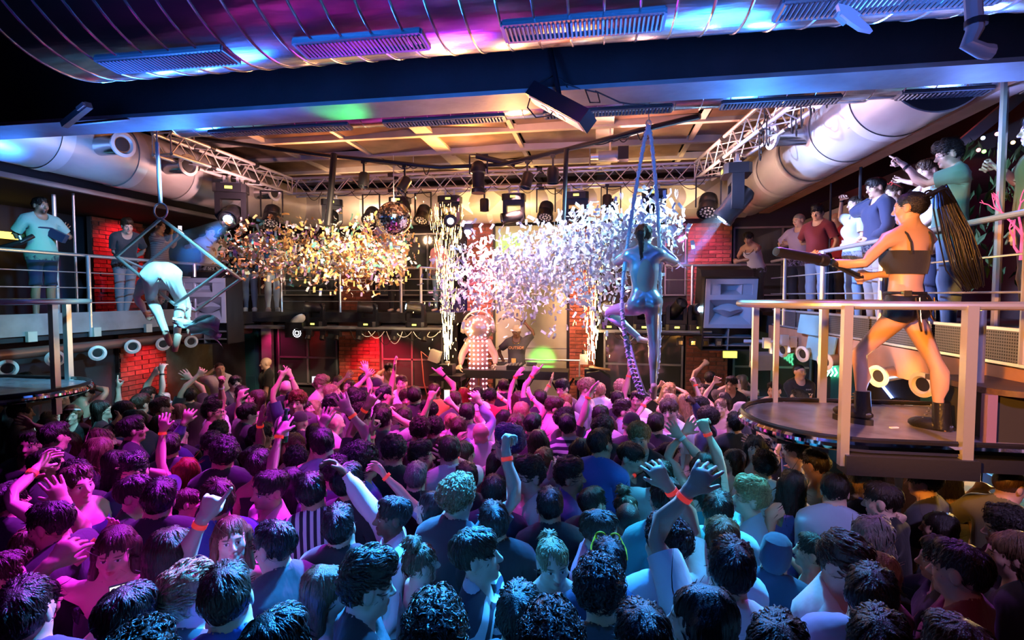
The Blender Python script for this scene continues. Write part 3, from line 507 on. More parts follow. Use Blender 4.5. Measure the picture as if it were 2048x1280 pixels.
# standing moving heads on the gallery ledges
ledge_l = struct(box('ledge_left', (pxX(470, 10.55), 10.3, 2.28), (pxX(890, 10.55), 10.84, 2.33), M['grey'])); ledge_r = struct(box('ledge_right', (pxX(1196, 10.55), 10.3, 2.28), (pxX(1420, 10.55), 10.84, 2.33), M['grey']))
for px, aim, lb, g, lp in ((632, (-.95, -.35, .12), 'standing on the back ledge left of the three, beaming left', ((.25, .6, 1), 30), ((.05, .25, 1), 260, 16, .6)), (737, (-.9, -.45, .1), 'standing on the back ledge, middle of the three', ((.3, .7, 1), 26), None), (833, (-.85, -.5, .15), 'standing on the back ledge beside the left spark fountain', ((.3, .7, 1), 26), None),
                           (1396, (.05, -1, .02), 'glaring straight out beside the right loudspeaker', ((.55, .85, 1), 120), ((.3, .6, 1), 120, 60, .8)), (1352, (.3, -.6, .5), 'dark, standing left of the glaring one', None, None), (1218, (-.3, -.9, .1), 'glaring left of the aerial performer', ((.6, .85, 1), 90), ((.4, .7, 1), 80, 60, .8)), (1287, (.4, -.6, .6), 'dark, standing behind the rope performer', None, None)):
    p = atY(px, 655, 10.55); moving_head('moving head ' + lb, (p.x, 10.55, 2.33), aim, hang=False, s=1.0, glow=g, lamp=lp, face=0, group='moving heads standing on the back ledges')
for px, lb in ((600, 'with white led ring'),):
    p = atY(px, 650, 10.5); r = root('led_wash_box', (p.x, 10.4, 2.28), 'black led wash box ' + lb + ' on the back ledge', 'lamp'); box('case', (p.x - .2, 10.25, 2.1), (p.x + .2, 10.55, 2.42), M['blackmetal'], r)
    q = MB(); 
    for rr, nn in ((.045, 8), (.085, 14)):
        for i in range(nn): q.lathe([(.013, 0), (0, .006)], (p.x + .08 + rr * math.cos(6.283 * i / nn), 10.245, 2.2 + rr * math.sin(6.283 * i / nn)), (0, -1, 0), 8)
    q.ob('led_ring', emis('led_white', (.9, .92, 1), 2.5), r)
wc = MB().sphere((0, 0, 0), (.17, .1, .12), 12, 8); wc.v = [(x + .03 * math.sin(9 * z), y, z + .03 * math.sin(13 * x)) for x, y, z in wc.v]; wc.xf(Matrix.Translation(atY(596, 640, 10.4))); tag(wc.ob('white_cloth', M['whiteplastic']), 'crumpled white cloth lying on the led wash box', 'cloth')
lb_ = root('light_bar', (pxX(740, 10.25), 10.25, 2.2), 'row of small dark lamps and loose cables under the back ledge', 'lamp bar')
for px in (620, 648, 676, 720, 790, 850): p = atY(px, 672, 10.25); MB().box((p.x, 10.25, 2.2), (.12, .12, .14)).lathe([(.05, 0), (.06, .08), (.03, .085)], (p.x, 10.2, 2.15), (0, -.5, -1), 12).ob('small_lamp', M['blackmetal'], lb_)
MB().cyl((pxX(590, 10.25), 10.25, 2.27), (pxX(890, 10.25), 10.25, 2.27), .025).ob('bar', M['blackmetal'], lb_)
for k in range(9): x = pxX(700 + k * 18, 10.22); MB().tube(catenary((x, 10.22, 2.26), (x + .35, 10.2, 2.26), random.uniform(.1, .3)), .007, 5).ob('cable', M['whiteplastic'] if k % 3 else M['rubber'], lb_)
lr_ = root('light_bar', (pxX(1400, 10.2), 10.2, 2.2), 'row of small square spots under the ledge below the right loudspeaker', 'lamp bar')
MB().cyl((pxX(1230, 10.2), 10.2, 2.27), (pxX(1445, 10.2), 10.2, 2.27), .025).ob('bar', M['blackmetal'], lr_)
for px in (1360, 1385, 1410, 1436): p = atY(px, 692, 10.2); MB().box((p.x, 10.2, 2.13), (.11, .13, .14)).ob('small_lamp', M['blackmetal'], lr_); MB().box((p.x, 10.13, 2.12), (.07, .01, .07)).ob('lamp_lens', M['chrome'], lr_)
for k in range(7): x = pxX(1225 + k * 14, 10.2); MB().tube(catenary((x, 10.2, 2.28), (x + .3, 10.2, 2.24), random.uniform(.06, .2)), .007, 5).ob('cable', M['whiteplastic'] if k % 2 else M['rubber'], lr_)
# flat led bar hung on the beam
a0, a1 = atD(1078, 190, 4.25), atD(1165, 237, 4.0); ax = (a1 - a0); c = (a0 + a1) / 2; ln = ax.length; ax.normalize(); sd = Vector((0, -1, 0)); sd = (sd - ax * sd.dot(ax)).normalized(); nn = ax.cross(sd); rot = Matrix((ax, sd, nn)).transposed()
fb = root('led_bar', a0, 'flat black led bar with a pink glowing underside hung under the beam', 'lamp')
MB().box(c, (ln + .12, .16, .12), rot).ob('housing', M['blackmetal'], fb); lo = nn if nn.z < 0 else -nn
MB().box(c + lo * .062 + sd * .0, (ln + .06, .12, .006), rot).ob('window', mat('pink_window', (.7, .35, .35), .4, emit=(1, .35, .35), estr=.5), fb)
for k in range(3): MB().box(c + lo * .067 + ax * (-.12 + .1 * k), (.05, .05, .006), rot).ob('led_cell', M['grey'], fb)
MB().cyl(c + Vector((0, 0, .05)), c + Vector((-.1, .15, .55)), .02).ob('bracket', M['blackmetal'], fb)
pc = root('beam_cables', atD(1130, 190, 4.3), 'loose black cables looping around the flat led bar', 'cables')
for pts in ([(1062, 188, 4.3), (1080, 165, 4.3), (1105, 150, 4.3), (1125, 160, 4.3), (1135, 175, 4.3)], [(1062, 190, 4.25), (1055, 215, 4.2), (1072, 235, 4.15), (1100, 232, 4.15), (1120, 200, 4.2)], [(1128, 165, 4.3), (1160, 178, 4.3), (1190, 175, 4.3), (1215, 160, 4.3), (1230, 143, 4.3)], [(1170, 178, 4.3), (1180, 205, 4.25), (1200, 205, 4.25), (1195, 185, 4.3), (1172, 180, 4.3)], [(1190, 182, 4.3), (1240, 205, 4.25), (1300, 214, 4.25), (1344, 212, 4.25)]):
    MB().tube([atD(*q) for q in pts], .006, 6).ob('cable', M['rubber'], pc)
bl = root('blinder_strip', atD(150, 235, 4.4), 'blue-lit metal strip lamp tilted under the left beam', 'lamp'); a0, a1 = atD(128, 250, 4.42), atD(178, 210, 4.3)
MB().tube([a0, a1], .035, 4).ob('strip', M['grey'], bl); MB().tube([a0, Vector((a0.x, 4.45, 4.67))], .015, 6).ob('bracket', M['blackmetal'], bl); MB().tube([a0.lerp(a1, .72) + Vector((0, -.03, 0)), a0.lerp(a1, .98) + Vector((0, -.03, 0))], .022, 4).ob('cell', M['whitemetal'], bl)
# ornament and pipe elbow on the big duct
orn = root('wall_ornament', atD(1710, 35, 2.55), 'pale fish-shaped plate hung in front of the big duct', 'ornament')
P2 = [(1676, 6), (1700, 12), (1722, 28), (1715, 30), (1738, 50), (1746, 62), (1722, 57), (1700, 42), (1682, 26)]
m_ = MB(); f0 = [atD(x, y, 2.45) for x, y in P2]; f1 = [p + Vector((0, .03, 0)) for p in f0]; n_ = len(f0)
m_.add(f0 + f1, [tuple(range(n_)), tuple(range(n_, 2 * n_))[::-1]] + [(i, (i + 1) % n_, n_ + (i + 1) % n_, n_ + i) for i in range(n_)]); m_.ob('plate', mat('pale_plate', (.6, .6, .75), .4), orn)
MB().tube([atD(1679, 26, 2.46), atD(1674, 34, 2.46), atD(1690, 48, 2.46)], .012, 6).ob('fin', M['whiteplastic'], orn)
el_ = root('drain_pipe', atD(1945, 40, 2.5), 'dark plastic drain pipe with elbow at the top right', 'pipe'); MB().tube([atD(1945, -20, 2.45), atD(1950, 60, 2.45), atD(1937, 88, 2.45), atD(1965, 102, 2.45), atD(1982, 104, 2.45)], .035, 10).ob('pipe', M['grey'], el_); MB().cyl(atD(1952, 40, 2.45), atD(1952, 52, 2.45), .045).ob('socket_ring', M['blackmetal'], el_)

# ---------------------------------------------------------------- mirror ball
def mirror_ball():
    c = atD(788, 438, 8.4); rad = .275
    b = root('mirror_ball', c - Vector((0, 0, rad)), 'mirror ball hanging before the back truss among the confetti', 'mirror ball')
    MB().sphere(c, rad - .004, 32, 20).ob('core', M['blackmetal'], b)
    t = MB(); rows = 34
    for j in range(1, rows):
        th = math.pi * j / rows; n = max(4, int(2 * math.pi * math.sin(th) / (math.pi / rows)))
        for i in range(n):
            ph = 2 * math.pi * (i + .5 * (j % 2)) / n; d = Vector((math.sin(th) * math.cos(ph), math.sin(th) * math.sin(ph), math.cos(th)))
            d2 = (d + Vector((random.gauss(0, .02), random.gauss(0, .02), random.gauss(0, .02)))).normalized(); u = Vector((0, 0, 1)).cross(d2).normalized(); v = d2.cross(u); h = rad * math.pi / rows * .46; o = c + d * rad
            t.add([o - u * h - v * h, o + u * h - v * h, o + u * h + v * h, o - u * h + v * h], [(0, 1, 2, 3)])
    q = t.ob('mirror_tiles', M['chrome'], b, smooth=False); q['kind'] = 'stuff'
    MB().cyl(c + Vector((0, 0, rad - .01)), c + Vector((0, 0, rad + .05)), .045).ob('cap', M['steel'], b); MB().cyl(c + Vector((0, 0, rad + .05)), c + Vector((0, 0, 1.0)), .006, n=5).ob('cable', M['steel'], b)
mirror_ball()

# ---------------------------------------------------------------- loudspeakers
def horn_speaker(label, c, yaw, s, tilt=0):
    """c: centre of the front baffle; front looks along local -y"""
    X = Matrix.Translation(Vector(c)) @ Matrix.Rotation(R(yaw), 4, 'Z') @ Matrix.Rotation(R(tilt), 4, 'X') @ Matrix.Scale(s, 4)
    r = root('loudspeaker', Vector(c) - Vector((0, 0, .7 * s)), label, 'loudspeaker', 'horn loudspeakers at the gallery corners')
    cab_ = MB().prism([(.2, -.85), (.2, .46), (.3, .58), (.6, .62), (.62, -.85)], -.46, .46, 'x')
    for x in (-.45, .45): cab_.box((x, .1, -.19), (.02, .24, 1.32))
    cab_.box((0, .1, .46), (.92, .24, .02)).box((0, .1, -.84), (.92, .24, .02)); cab_.xf(X).ob('cabinet', M['black'], r)
    fm = mat('horn_grey', (.42, .44, .48), .5) if 'horn_grey' not in bpy.data.materials else bpy.data.materials['horn_grey']
    f = MB()
    for x0, x1, z0, z1 in ((-.44, .44, .36, .45), (-.44, .44, -.43, -.36), (-.44, -.36, -.36, .36), (.36, .44, -.36, .36), (-.36, .36, .08, .17)): f.box(((x0 + x1) / 2, 0, (z0 + z1) / 2), (x1 - x0, .08, z1 - z0))
    f.box((-.27, .01, .265), (.18, .05, .19)).box((.27, .01, .265), (.18, .05, .19)); f.xf(X).ob('baffle', fm, r)
    def horn(x0, x1, z0, z1, k, kz, dp): return MB().add([(x0, -.03, z0), (x1, -.03, z0), (x1, -.03, z1), (x0, -.03, z1), (x0 + (x1 - x0) * k, dp, z0 + (z1 - z0) * kz), (x1 - (x1 - x0) * k, dp, z0 + (z1 - z0) * kz), (x1 - (x1 - x0) * k, dp, z1 - (z1 - z0) * kz), (x0 + (x1 - x0) * k, dp, z1 - (z1 - z0) * kz)], [(0, 1, 5, 4), (1, 2, 6, 5), (2, 3, 7, 6), (3, 0, 4, 7), (4, 5, 6, 7)])
    horn(-.18, .18, .17, .36, .12, .3, .16).xf(X).ob('tweeter_horn', fm, r); horn(-.36, .36, -.36, .08, .22, .36, .18).xf(X).ob('mid_horn', fm, r)
    MB().add([(-.3, .12, -.12), (0, -.04, -.13), (.3, .12, -.12), (0, .12, .03), (-.12, -.02, -.1), (.12, -.02, -.1), (0, .12, -.27)], [(0, 4, 3), (4, 1, 3), (1, 5, 3), (5, 2, 3), (0, 6, 4), (4, 6, 1), (1, 6, 5), (5, 6, 2)]).xf(X).ob('phase_plug', fm, r)
    for x, z, w_, h_ in ((0, -.6, .86, .02), (0, -.75, .86, .02), (0, -.65, .02, .4)): MB().box((x, .08, z), (w_, .2, h_)).xf(X).ob('vane', M['grey'], r)
horn_speaker('grey horn loudspeaker standing at the left gallery corner', atD(408, 602, 10.2), 10, .98); horn_speaker('grey horn loudspeaker tilted down at the right gallery corner', atD(1460, 608, 9.6), 4, 1.02, 8)
# clamped bar with hung lamp and guard plates near the right gallery
cb = root('clamp_bar', atD(1560, 685, 8.2), 'blue-lit steel bar with clamps hung under the right gallery', 'pipe'); MB().tube([atD(1488, 683, 8.6), atD(1560, 684, 8.3), atD(1600, 676, 8.2), atD(1655, 690, 8.0)], .035, 10).ob('bar', M['steel'], cb)
for px, py in ((1533, 686), (1569, 680), (1585, 684), (1604, 690)): MB().box(atD(px, py, 8.2), (.1, .1, .16)).box(atD(px + 8, py + 12, 8.2), (.04, .05, .2)).ob('clamp', M['alu'], cb)
fl_ = root('flood_lamp', atD(1530, 715, 8.2), 'square blue-lit floodlight hanging from the clamped bar', 'lamp'); q = atD(1525, 722, 8.2); MB().box(q, (.3, .2, .24), Euler((.2, 0, .3))).ob('case', M['grey'], fl_); MB().prism([(-.19, 0), (.19, 0), (.19, .25), (.17, .25), (.17, .02), (-.17, .02), (-.17, .25), (-.19, .25)], -.012, .012, 'y').xf(Matrix.Translation(q)).ob('bracket', M['grey'], fl_)
for k, (px, py) in enumerate(((1622, 650), (1640, 696))): o = MB().box(atX(px, py, XR - .08), (.02, .9, .28 if k == 0 else .36), Euler((0, .15, 0))).ob('guard_plate', M['glass'] if 0 else mat('acrylic_plate', (.25, .5, .6), .15, .2)); tag(o, ('scratched acrylic plate above the clamped bar', 'scratched acrylic plate behind the clamped bar')[k], 'plate')
# ---------------------------------------------------------------- dancer platforms
deckm = mat('platform_deck', (.30, .28, .36), .25, var=.4, vscale=4, bump=.03)
def platform(label, outline, z, rim, posts, rail_pts, zr, beams):
    r = root('dance_platform', (outline[0][0], outline[0][1], z), label, 'platform')
    MB().prism(outline, z - .06, z).ob('deck', deckm, r)
    MB().tube([(x, y, z - .03) for x, y in rim], .04, 10).ob('rim', M['chrome'], r); MB().tube([(x, y, z + .02) for x, y in rim], .018, 6).ob('kick_rail', M['blackmetal'], r)
    for x, y, z0, w_ in posts: MB().box((x, y, (z0 + zr) / 2), (w_, w_, zr - z0)).ob('post', M['steel'], r)
    MB().tube([(x, y, zr) for x, y in rail_pts], .028, 10).ob('top_rail', M['steel'], r)
    for lo, hi in beams: box('support_beam', lo, hi, M['black'], r)
    return r
arc = lambda cx, cy, rx, ry, a0, a1, n=14: [(cx + rx * math.cos(R(a0 + (a1 - a0) * i / n)), cy + ry * math.sin(R(a0 + (a1 - a0) * i / n))) for i in range(n + 1)]
o1 = arc(1.85, 4.6, .66, .72, 265, 95); out = o1 + [(2.98, 5.32), (2.98, 3.88)]
platform('chrome-edged platform under the dancer in black boots', out, 2.0, [(2.98, 3.88)] + o1 + [(2.98, 5.32)], [(1.63, 3.86, 1.85, .055), (2.36, 3.86, 1.82, .065), (1.42, 5.2, 1.9, .05), (2.05, 5.32, 1.95, .06), (1.62, 5.25, 1.95, .04)],
         [(2.98, 3.86)] + arc(1.85, 4.6, .70, .74, 265, 95) + [(2.98, 5.34)], 2.93, [((1.63, 3.8, 1.80), (2.42, 3.95, 1.93)), ((1.35, 4.3, 1.86), (2.98, 4.5, 1.94)), ((2.4, 3.86, 1.84), (2.98, 5.2, 1.93))])
o2 = arc(-6.15, 4.65, .62, .66, -95, 95); out2 = o2 + [(-7.6, 5.3), (-7.6, 3.99)]
platform('empty chrome-edged platform at the left picture edge', out2, 2.0, [(-7.6, 3.99)] + o2 + [(-7.6, 5.3)], [(-5.62, 4.66, 1.75, .06), (-6.2, 4.0, 1.9, .06), (-6.2, 5.3, 1.9, .06)], [(-7.6, 3.98)] + arc(-6.15, 4.65, .64, .68, -95, 95) + [(-7.6, 5.32)], 2.93, [((-7.6, 4.5, 1.85), (-5.8, 4.75, 1.93))])
# dark booth with counter top behind the platform, bar below it
bo = root('counter_booth', (2.8, 4.3, 2.0), 'dark booth with rounded counter top behind the platform posts', 'booth')
MB().prism(arc(2.79, 4.2, .22, .3, 180, 360) + [(3.0, 4.7), (2.57, 4.7)], 2.33, 2.37).ob('counter_top', M['wood'], bo); box('body', (2.64, 4.05, 2.0), (2.98, 4.65, 2.33), mat('booth_cloth', (.02, .02, .02), .9), bo); box('upright', (2.57, 4.0, 2.0), (2.63, 4.06, 2.33), mat('violet_post', (.2, .12, .22), .5), bo)
MB().cyl((2.7, 4.3, 2.37), (2.7, 4.3, 2.95), .03).ob('pole', M['steel'], bo)
ba = root('bar_counter', (4.4, 5.0, 0), 'yellow-lit bar counter at the right edge below the booth', 'bar'); box('front', (3.45, 4.6, 0), (3.55, 7.0, 1.05), M['wood'], ba); box('worktop', (3.4, 4.5, 1.05), (4.25, 7.0, 1.1), mat('bar_top', (.55, .35, .12), .3), ba); box('shelf_glow', (3.43, 4.6, .98), (3.45, 7.0, 1.02), emis('bar_glow', (1, .6, .08), 6), ba)
for k, (x, y) in enumerate(((3.75, 4.9), (3.8, 5.5))):
    c_ = root('crate', (x, y, 1.1), ('blue plastic crate at the near end of the bar', 'blue plastic crate farther along the bar')[k], 'crate', 'blue crates on the bar'); bm_c = mat('blue_crate', (.03, .14, .5), .4) if k == 0 else bpy.data.materials['blue_crate']
    for a, b in (((-.2, -.15), (.2, -.13)), ((-.2, .13), (.2, .15)), ((-.2, -.15), (-.18, .15)), ((.18, -.15), (.2, .15))): box('side', (x + a[0], y + a[1], 1.1), (x + b[0], y + b[1], 1.32), bm_c, c_)
    box('bottom', (x - .2, y - .15, 1.1), (x + .2, y + .15, 1.12), bm_c, c_)
l = bpy.data.lights.new('bar_lamp', 'POINT'); l.color = (1, .6, .15); l.energy = 45; l.shadow_soft_size = .1; o = bpy.data.objects.new('bar_lamp', l); COL.objects.link(o); o.location = (3.75, 5.2, 1.75)
l = bpy.data.lights.new('bar_lamp', 'POINT'); l.color = (.1, .35, 1); l.energy = 25; l.shadow_soft_size = .1; o = bpy.data.objects.new('bar_lamp', l); COL.objects.link(o); o.location = (3.95, 6.0, 1.8)

# ---------------------------------------------------------------- decks table and stage gear
dx0, dx1 = pxX(908, 10.2), pxX(1138, 10.2)
dt = root('dj_table', ((dx0 + dx1) / 2, 10.2, .58), 'long black table carrying the decks on the stage', 'table')
box('table_top', (dx0, 10.0, 1.38), (dx1, 10.55, 1.54), M['black'], dt)
for x in (dx0 + .1, dx0 + .75, dx0 + 1.35, dx1 - .15):
    MB().cyl((x - .25, 10.2, .58), (x + .25, 10.2, 1.4), .022).ob('leg', M['blackmetal'], dt); MB().cyl((x + .25, 10.35, .58), (x - .25, 10.35, 1.4), .022).ob('leg', M['blackmetal'], dt)
silv = mat('deck_silver', (.5, .48, .5), .35, .6)
for k, (px, lb) in enumerate(((1000, 'left'), (1062, 'right'))):
    x = pxX(px, 10.25); r = root('media_player', (x, 10.25, 1.54), 'silver media player on the %s of the mixer' % lb, 'player', 'media players on the long table'); box('case', (x - .15, 10.1, 1.54), (x + .15, 10.48, 1.62), silv, r); MB().cyl((x, 10.25, 1.62), (x, 10.25, 1.64), .1, n=24).ob('jog_wheel', M['blackmetal'], r); box('display', (x - .1, 10.38, 1.62), (x + .1, 10.46, 1.66), M['glass'], r)
x = pxX(1031, 10.25); mxr = root('mixer', (x, 10.25, 1.54), 'mixer with rows of knobs between the two players', 'mixer'); box('case', (x - .14, 10.1, 1.54), (x + .14, 10.48, 1.63), M['blackmetal'], mxr)
for i in range(4):
    for j in range(5): MB().cyl((x - .1 + i * .066, 10.16 + j * .06, 1.63), (x - .1 + i * .066, 10.16 + j * .06, 1.655), .014, n=8).ob('knob', silv, mxr)
ws = MB().add([(0, 0, 0), (.13, 0, 0), (.13, 0, .12), (0, .1, 0), (.13, .1, 0), (.13, .1, .12)], [(0, 1, 2), (3, 5, 4), (0, 3, 4, 1), (1, 4, 5, 2), (2, 5, 3, 0)]).xf(Matrix.Translation((dx0 + .02, 10.1, 1.54))); tag(ws.ob('wedge_card', mat('pink_card', (.8, .5, .45), .6)), 'small pink wedge-shaped card at the left table end', 'card')
# side tables, spark machines and fountains
sparkm = emis('spark', (1, .5, .13), 16); sparkh = emis('spark_hot', (1, .72, .32), 34)
def fountain(which, px, pyb, pyt, n):
    p = atD(px, pyb, 10.15)
    r = root('spark_machine', p - Vector((0, 0, .22)), 'black cold-spark machine at the %s end of the stage' % which, 'machine', 'spark machines'); MB().box(p - Vector((0, 0, .12)), (.26, .26, .2)).ob('case', M['black'], r); MB().cyl(p - Vector((0, 0, .02)), p + Vector((0, 0, .03)), .05).ob('nozzle', M['steel'], r)
    tb = root('side_table', p - Vector((0, 0, .9)), 'black stand under the %s spark machine' % which, 'stand'); MB().box(p - Vector((0, 0, .27)), (.62, .4, .1)).ob('table_top', M['black'], tb)
    for sx in (-.25, .25): MB().cyl((p.x + sx, p.y, .58), (p.x + sx, p.y, p.z - .3), .025).ob('leg', M['blackmetal'], tb)
    H = (pyb - pyt) / 1060 * 10.15; g = MB(); hi = MB(); rnd = random.Random(px)
    for k in range(n):
        t = rnd.random() ** .7; z = .04 + H * t; sp = .06 + .27 * t; a = rnd.uniform(0, 6.283); q = sp * math.sqrt(rnd.random()); b = p + Vector((q * math.cos(a), q * math.sin(a), z)); ln = rnd.uniform(.05, .30) * (1 - .5 * t)
        d = Vector((q * math.cos(a) * .5, q * math.sin(a) * .5, 1)).normalized() * ln
        (hi if t < .3 else g).cyl(b, b + d, rnd.uniform(.002, .005), .001, n=3, caps=False)
    for k in range(60):
        b = p + Vector((rnd.gauss(0, .28), rnd.gauss(0, .2), rnd.uniform(0, H * 1.15))); g.cyl(b, b + Vector((rnd.gauss(0, .01), 0, -rnd.uniform(.02, .06))), .006, .002, n=3, caps=False)
    f = root('spark_fountain', p, 'golden spark fountain shooting up at the %s side of the stage' % which, 'sparks', kind='stuff')
    a = g.ob('sparks', sparkm, f, smooth=False); b = hi.ob('hot_sparks', sparkh, f, smooth=False); a['kind'] = 'stuff'; b['kind'] = 'stuff'
    for z, e in ((.35, 22), (1.3, 20), (2.2, 12)):
        l = bpy.data.lights.new('spark_light', 'POINT'); l.color = (1, .55, .18); l.energy = e; l.shadow_soft_size = .12; o = bpy.data.objects.new('spark_light', l); COL.objects.link(o); o.location = p + Vector((0, -.12, z * H / 2.7))
fountain('left', 895, 726, 425, 460); fountain('right', 1183, 735, 470, 230)
mo = root('stage_monitor', atD(1188, 775, 10.0), 'black stage monitor and stand right of the decks table', 'loudspeaker'); q = atD(1188, 765, 10.0); MB().prism([(-.22, -.2), (.3, -.2), (.3, .12), (.1, .25), (-.14, .2)], -.2, .2, 'y').xf(Matrix.Translation(q)).ob('cabinet', M['black'], mo); MB().box(q + Vector((.1, -.02, .27)), (.4, .25, .02), Euler((0, .12, 0))).ob('laptop_shelf', M['wood'], mo)
fm_ = root('flame_unit', atD(1168, 716, 10.4), 'chrome effects machine beside the right spark fountain', 'machine'); q = atD(1168, 718, 10.4); MB().box(q, (.16, .16, .2)).ob('case', M['steel'], fm_); MB().cyl(q + Vector((0, 0, .1)), q + Vector((0, 0, .18)), .04).ob('nozzle', M['blackmetal'], fm_)
fm2 = root('flame_unit', atD(872, 712, 10.3), 'chrome effects machine beside the left spark fountain', 'machine'); q = atD(870, 712, 10.3); MB().box(q, (.2, .16, .22), Euler((0, .3, 0))).ob('case', M['steel'], fm2); MB().tube([q + Vector((-.05, 0, -.1)), q + Vector((-.25, -.1, .1)), q + Vector((-.2, -.1, -.5)), q + Vector((-.05, -.2, -.9))], .012, 6).ob('hose', mat('red_hose', (.6, .1, .1), .5), fm2)
sp = root('wall_spot', atD(937, 465, 12.0), 'blue glowing wall spot above the led-suited performer', 'lamp'); q = atD(937, 465, 12.0); MB().box(q + Vector((0, 0, .1)), (.2, .1, .16)).ob('case', M['blackmetal'], sp); MB().lathe([(.08, 0), (.06, .03), (0, .04)], q + Vector((0, -.06, 0)), (0, -.6, -.8), 16).ob('lens', emis('blue_lens', (.4, .4, 1), 40), sp)
l = bpy.data.lights.new('wall_spot_beam', 'SPOT'); l.color = (.25, .15, 1); l.energy = 160; l.spot_size = R(60); l.shadow_soft_size = .05; o = bpy.data.objects.new('wall_spot_beam', l); COL.objects.link(o); o.location = q + Vector((0, -.15, -.05)); o.rotation_euler = Vector((0, .3, -1)).to_track_quat('-Z', 'Y').to_euler()
# unseen green spots added to tint the screen
for (px, py), e in (((1020, 480), 150), ((1085, 720), 160)):
    t = atY(px, py, 12.35); l = bpy.data.lights.new('added_screen_spot', 'SPOT'); l.color = (.15, 1, .1); l.energy = e; l.spot_size = R(34); l.spot_blend = .9; l.shadow_soft_size = .05; o = bpy.data.objects.new('added_screen_spot', l); COL.objects.link(o); o.location = t + Vector((.4, -1.1, .35)); o.rotation_euler = (t - o.location).to_track_quat('-Z', 'Y').to_euler()
# red accents on the piers
for p, t, e, c in (((-9.5, 9.9, 4.5), (-10.2, 9.9, 3.9), 60, RED), ((-7.7, 8.5, 2.1), (-8.3, 8.5, 1.4), 40, RED), ((-4.9, 10.7, 2.1), (-4.9, 11.4, 1.3), 110, RED), ((-4.2, 10.7, 2.1), (-4.7, 11.4, .9), 70, RED), ((1.9, 10.6, 2.1), (1.9, 11.4, 1.2), 60, (1, .05, .25)), ((2.0, 11.4, 4.4), (2.0, 12.4, 3.8), 70, (.8, .1, .5)), ((4.0, 7.6, 4.55), (4.5, 8.0, 4.3), 40, RED), ((4.0, 8.3, 4.55), (4.5, 8.5, 4.3), 40, (1, .05, .4)), ((-7.6, 11.0, 2.3), (-7.4, 11.6, 1), 25, (1, .03, .2)), ((2.6, 5.6, 2.05), (3.2, 6.0, 2.2), 30, ORNG), ((2.5, 4.6, 1.75), (3.25, 6.4, 2.2), 36, ORNG)):
    l = bpy.data.lights.new('accent_lamp', 'SPOT'); l.color = c; l.energy = e; l.spot_size = R(100); l.spot_blend = .8; l.shadow_soft_size = .04; o = bpy.data.objects.new('accent_lamp', l); COL.objects.link(o); o.location = p; o.rotation_euler = (Vector(t) - Vector(p)).to_track_quat('-Z', 'Y').to_euler()
rt = MB().cyl(atX(1652, 338, 4.2), atX(1674, 334, 4.2), .035).cyl(atX(1663, 336, 4.2), Vector((atX(1663, 336, 4.2).x, atX(1663, 336, 4.2).y, 6.19)), .008).ob('red_tube_lamp', emis('red_tube', (1, .05, .05), 14)); tag(rt, 'short red glowing tube lamp under the right gallery ceiling', 'lamp')
rs_ = MB().cyl(atX(1800, 238, 4.6), atX(1925, 226, 4.6), .03).cyl(atX(1860, 232, 4.6), Vector((atX(1860, 232, 4.6).x, atX(1860, 232, 4.6).y, 6.19)), .008).ob('red_strip_lamp', emis('red_strip', (1, .03, .05), 5)); tag(rs_, 'long red glowing strip lamp under the right ceiling above the guests', 'lamp')
ys_ = MB().box(atX(8, 470, -10.3), (.05, .5, .12)).ob('yellow_strip', emis('yellow_strip', (1, .65, .1), 2.2)); tag(ys_, 'yellow lit strip on the wall at the left picture edge', 'lamp')
# ---------------------------------------------------------------- writing
def text(body, M4, size, m, parent, name='lettering', ext=.003, align='CENTER'):
    c = bpy.data.curves.new(name, 'FONT'); c.body = body; c.size = size; c.extrude = ext; c.align_x = align; c.align_y = 'CENTER'; c.materials.append(m); c.resolution_u = 3
    t = bpy.data.objects.new('t', c); COL.objects.link(t); bpy.context.view_layer.update(); me = bpy.data.meshes.new_from_object(t.evaluated_get(bpy.context.evaluated_depsgraph_get())); bpy.data.objects.remove(t)
    return link(name, me, parent, M4)
vs_ = root('neon_sign', (4.15, 9.9, 1.6), 'green neon arrow sign on the teal door behind the security man', 'sign'); gn = emis('green_neon', (.15, 1, .45), 9)
FX = Matrix(((0, 0, -1, 0), (-1, 0, 0, 0), (0, 1, 0, 0), (0, 0, 0, 1)))   # text on a wall that looks to -x
ps = atX(1655, 733, 4.14); text('VIP', Matrix.Translation(ps) @ FX, .34, gn, vs_, 'letters'); pa = atX(1661, 745, 4.14)
for k in range(4):
    q = atX(1648 + k * 8, 745, 4.14); MB().tube([q + Vector((0, .05, .07)), q + Vector((0, -.04, 0)), q + Vector((0, .05, -.07))], .014, 6).ob('arrow', gn, vs_)
ex = root('exit_sign', atY(1460, 705, 11.3), 'yellow lit panel sign above the crowd right of the brick pier', 'sign'); q = atY(1460, 709, 11.3); MB().box(q, (.26, .05, .13)).ob('panel', emis('yellow_panel', (1, .85, .1), 1.6), ex); MB().box(q + Vector((0, .03, 0)), (.29, .04, .16)).ob('case', M['grey'], ex)
tb_ = MB().cyl(atX(1757, 762, 4.285), atX(1790, 803, 4.285), .018).ob('blue_tube', emis('blue_tube', (.2, .35, 1), 9)); tag(tb_, "thin blue neon tube between the dancer's legs on the far wall", 'lamp')
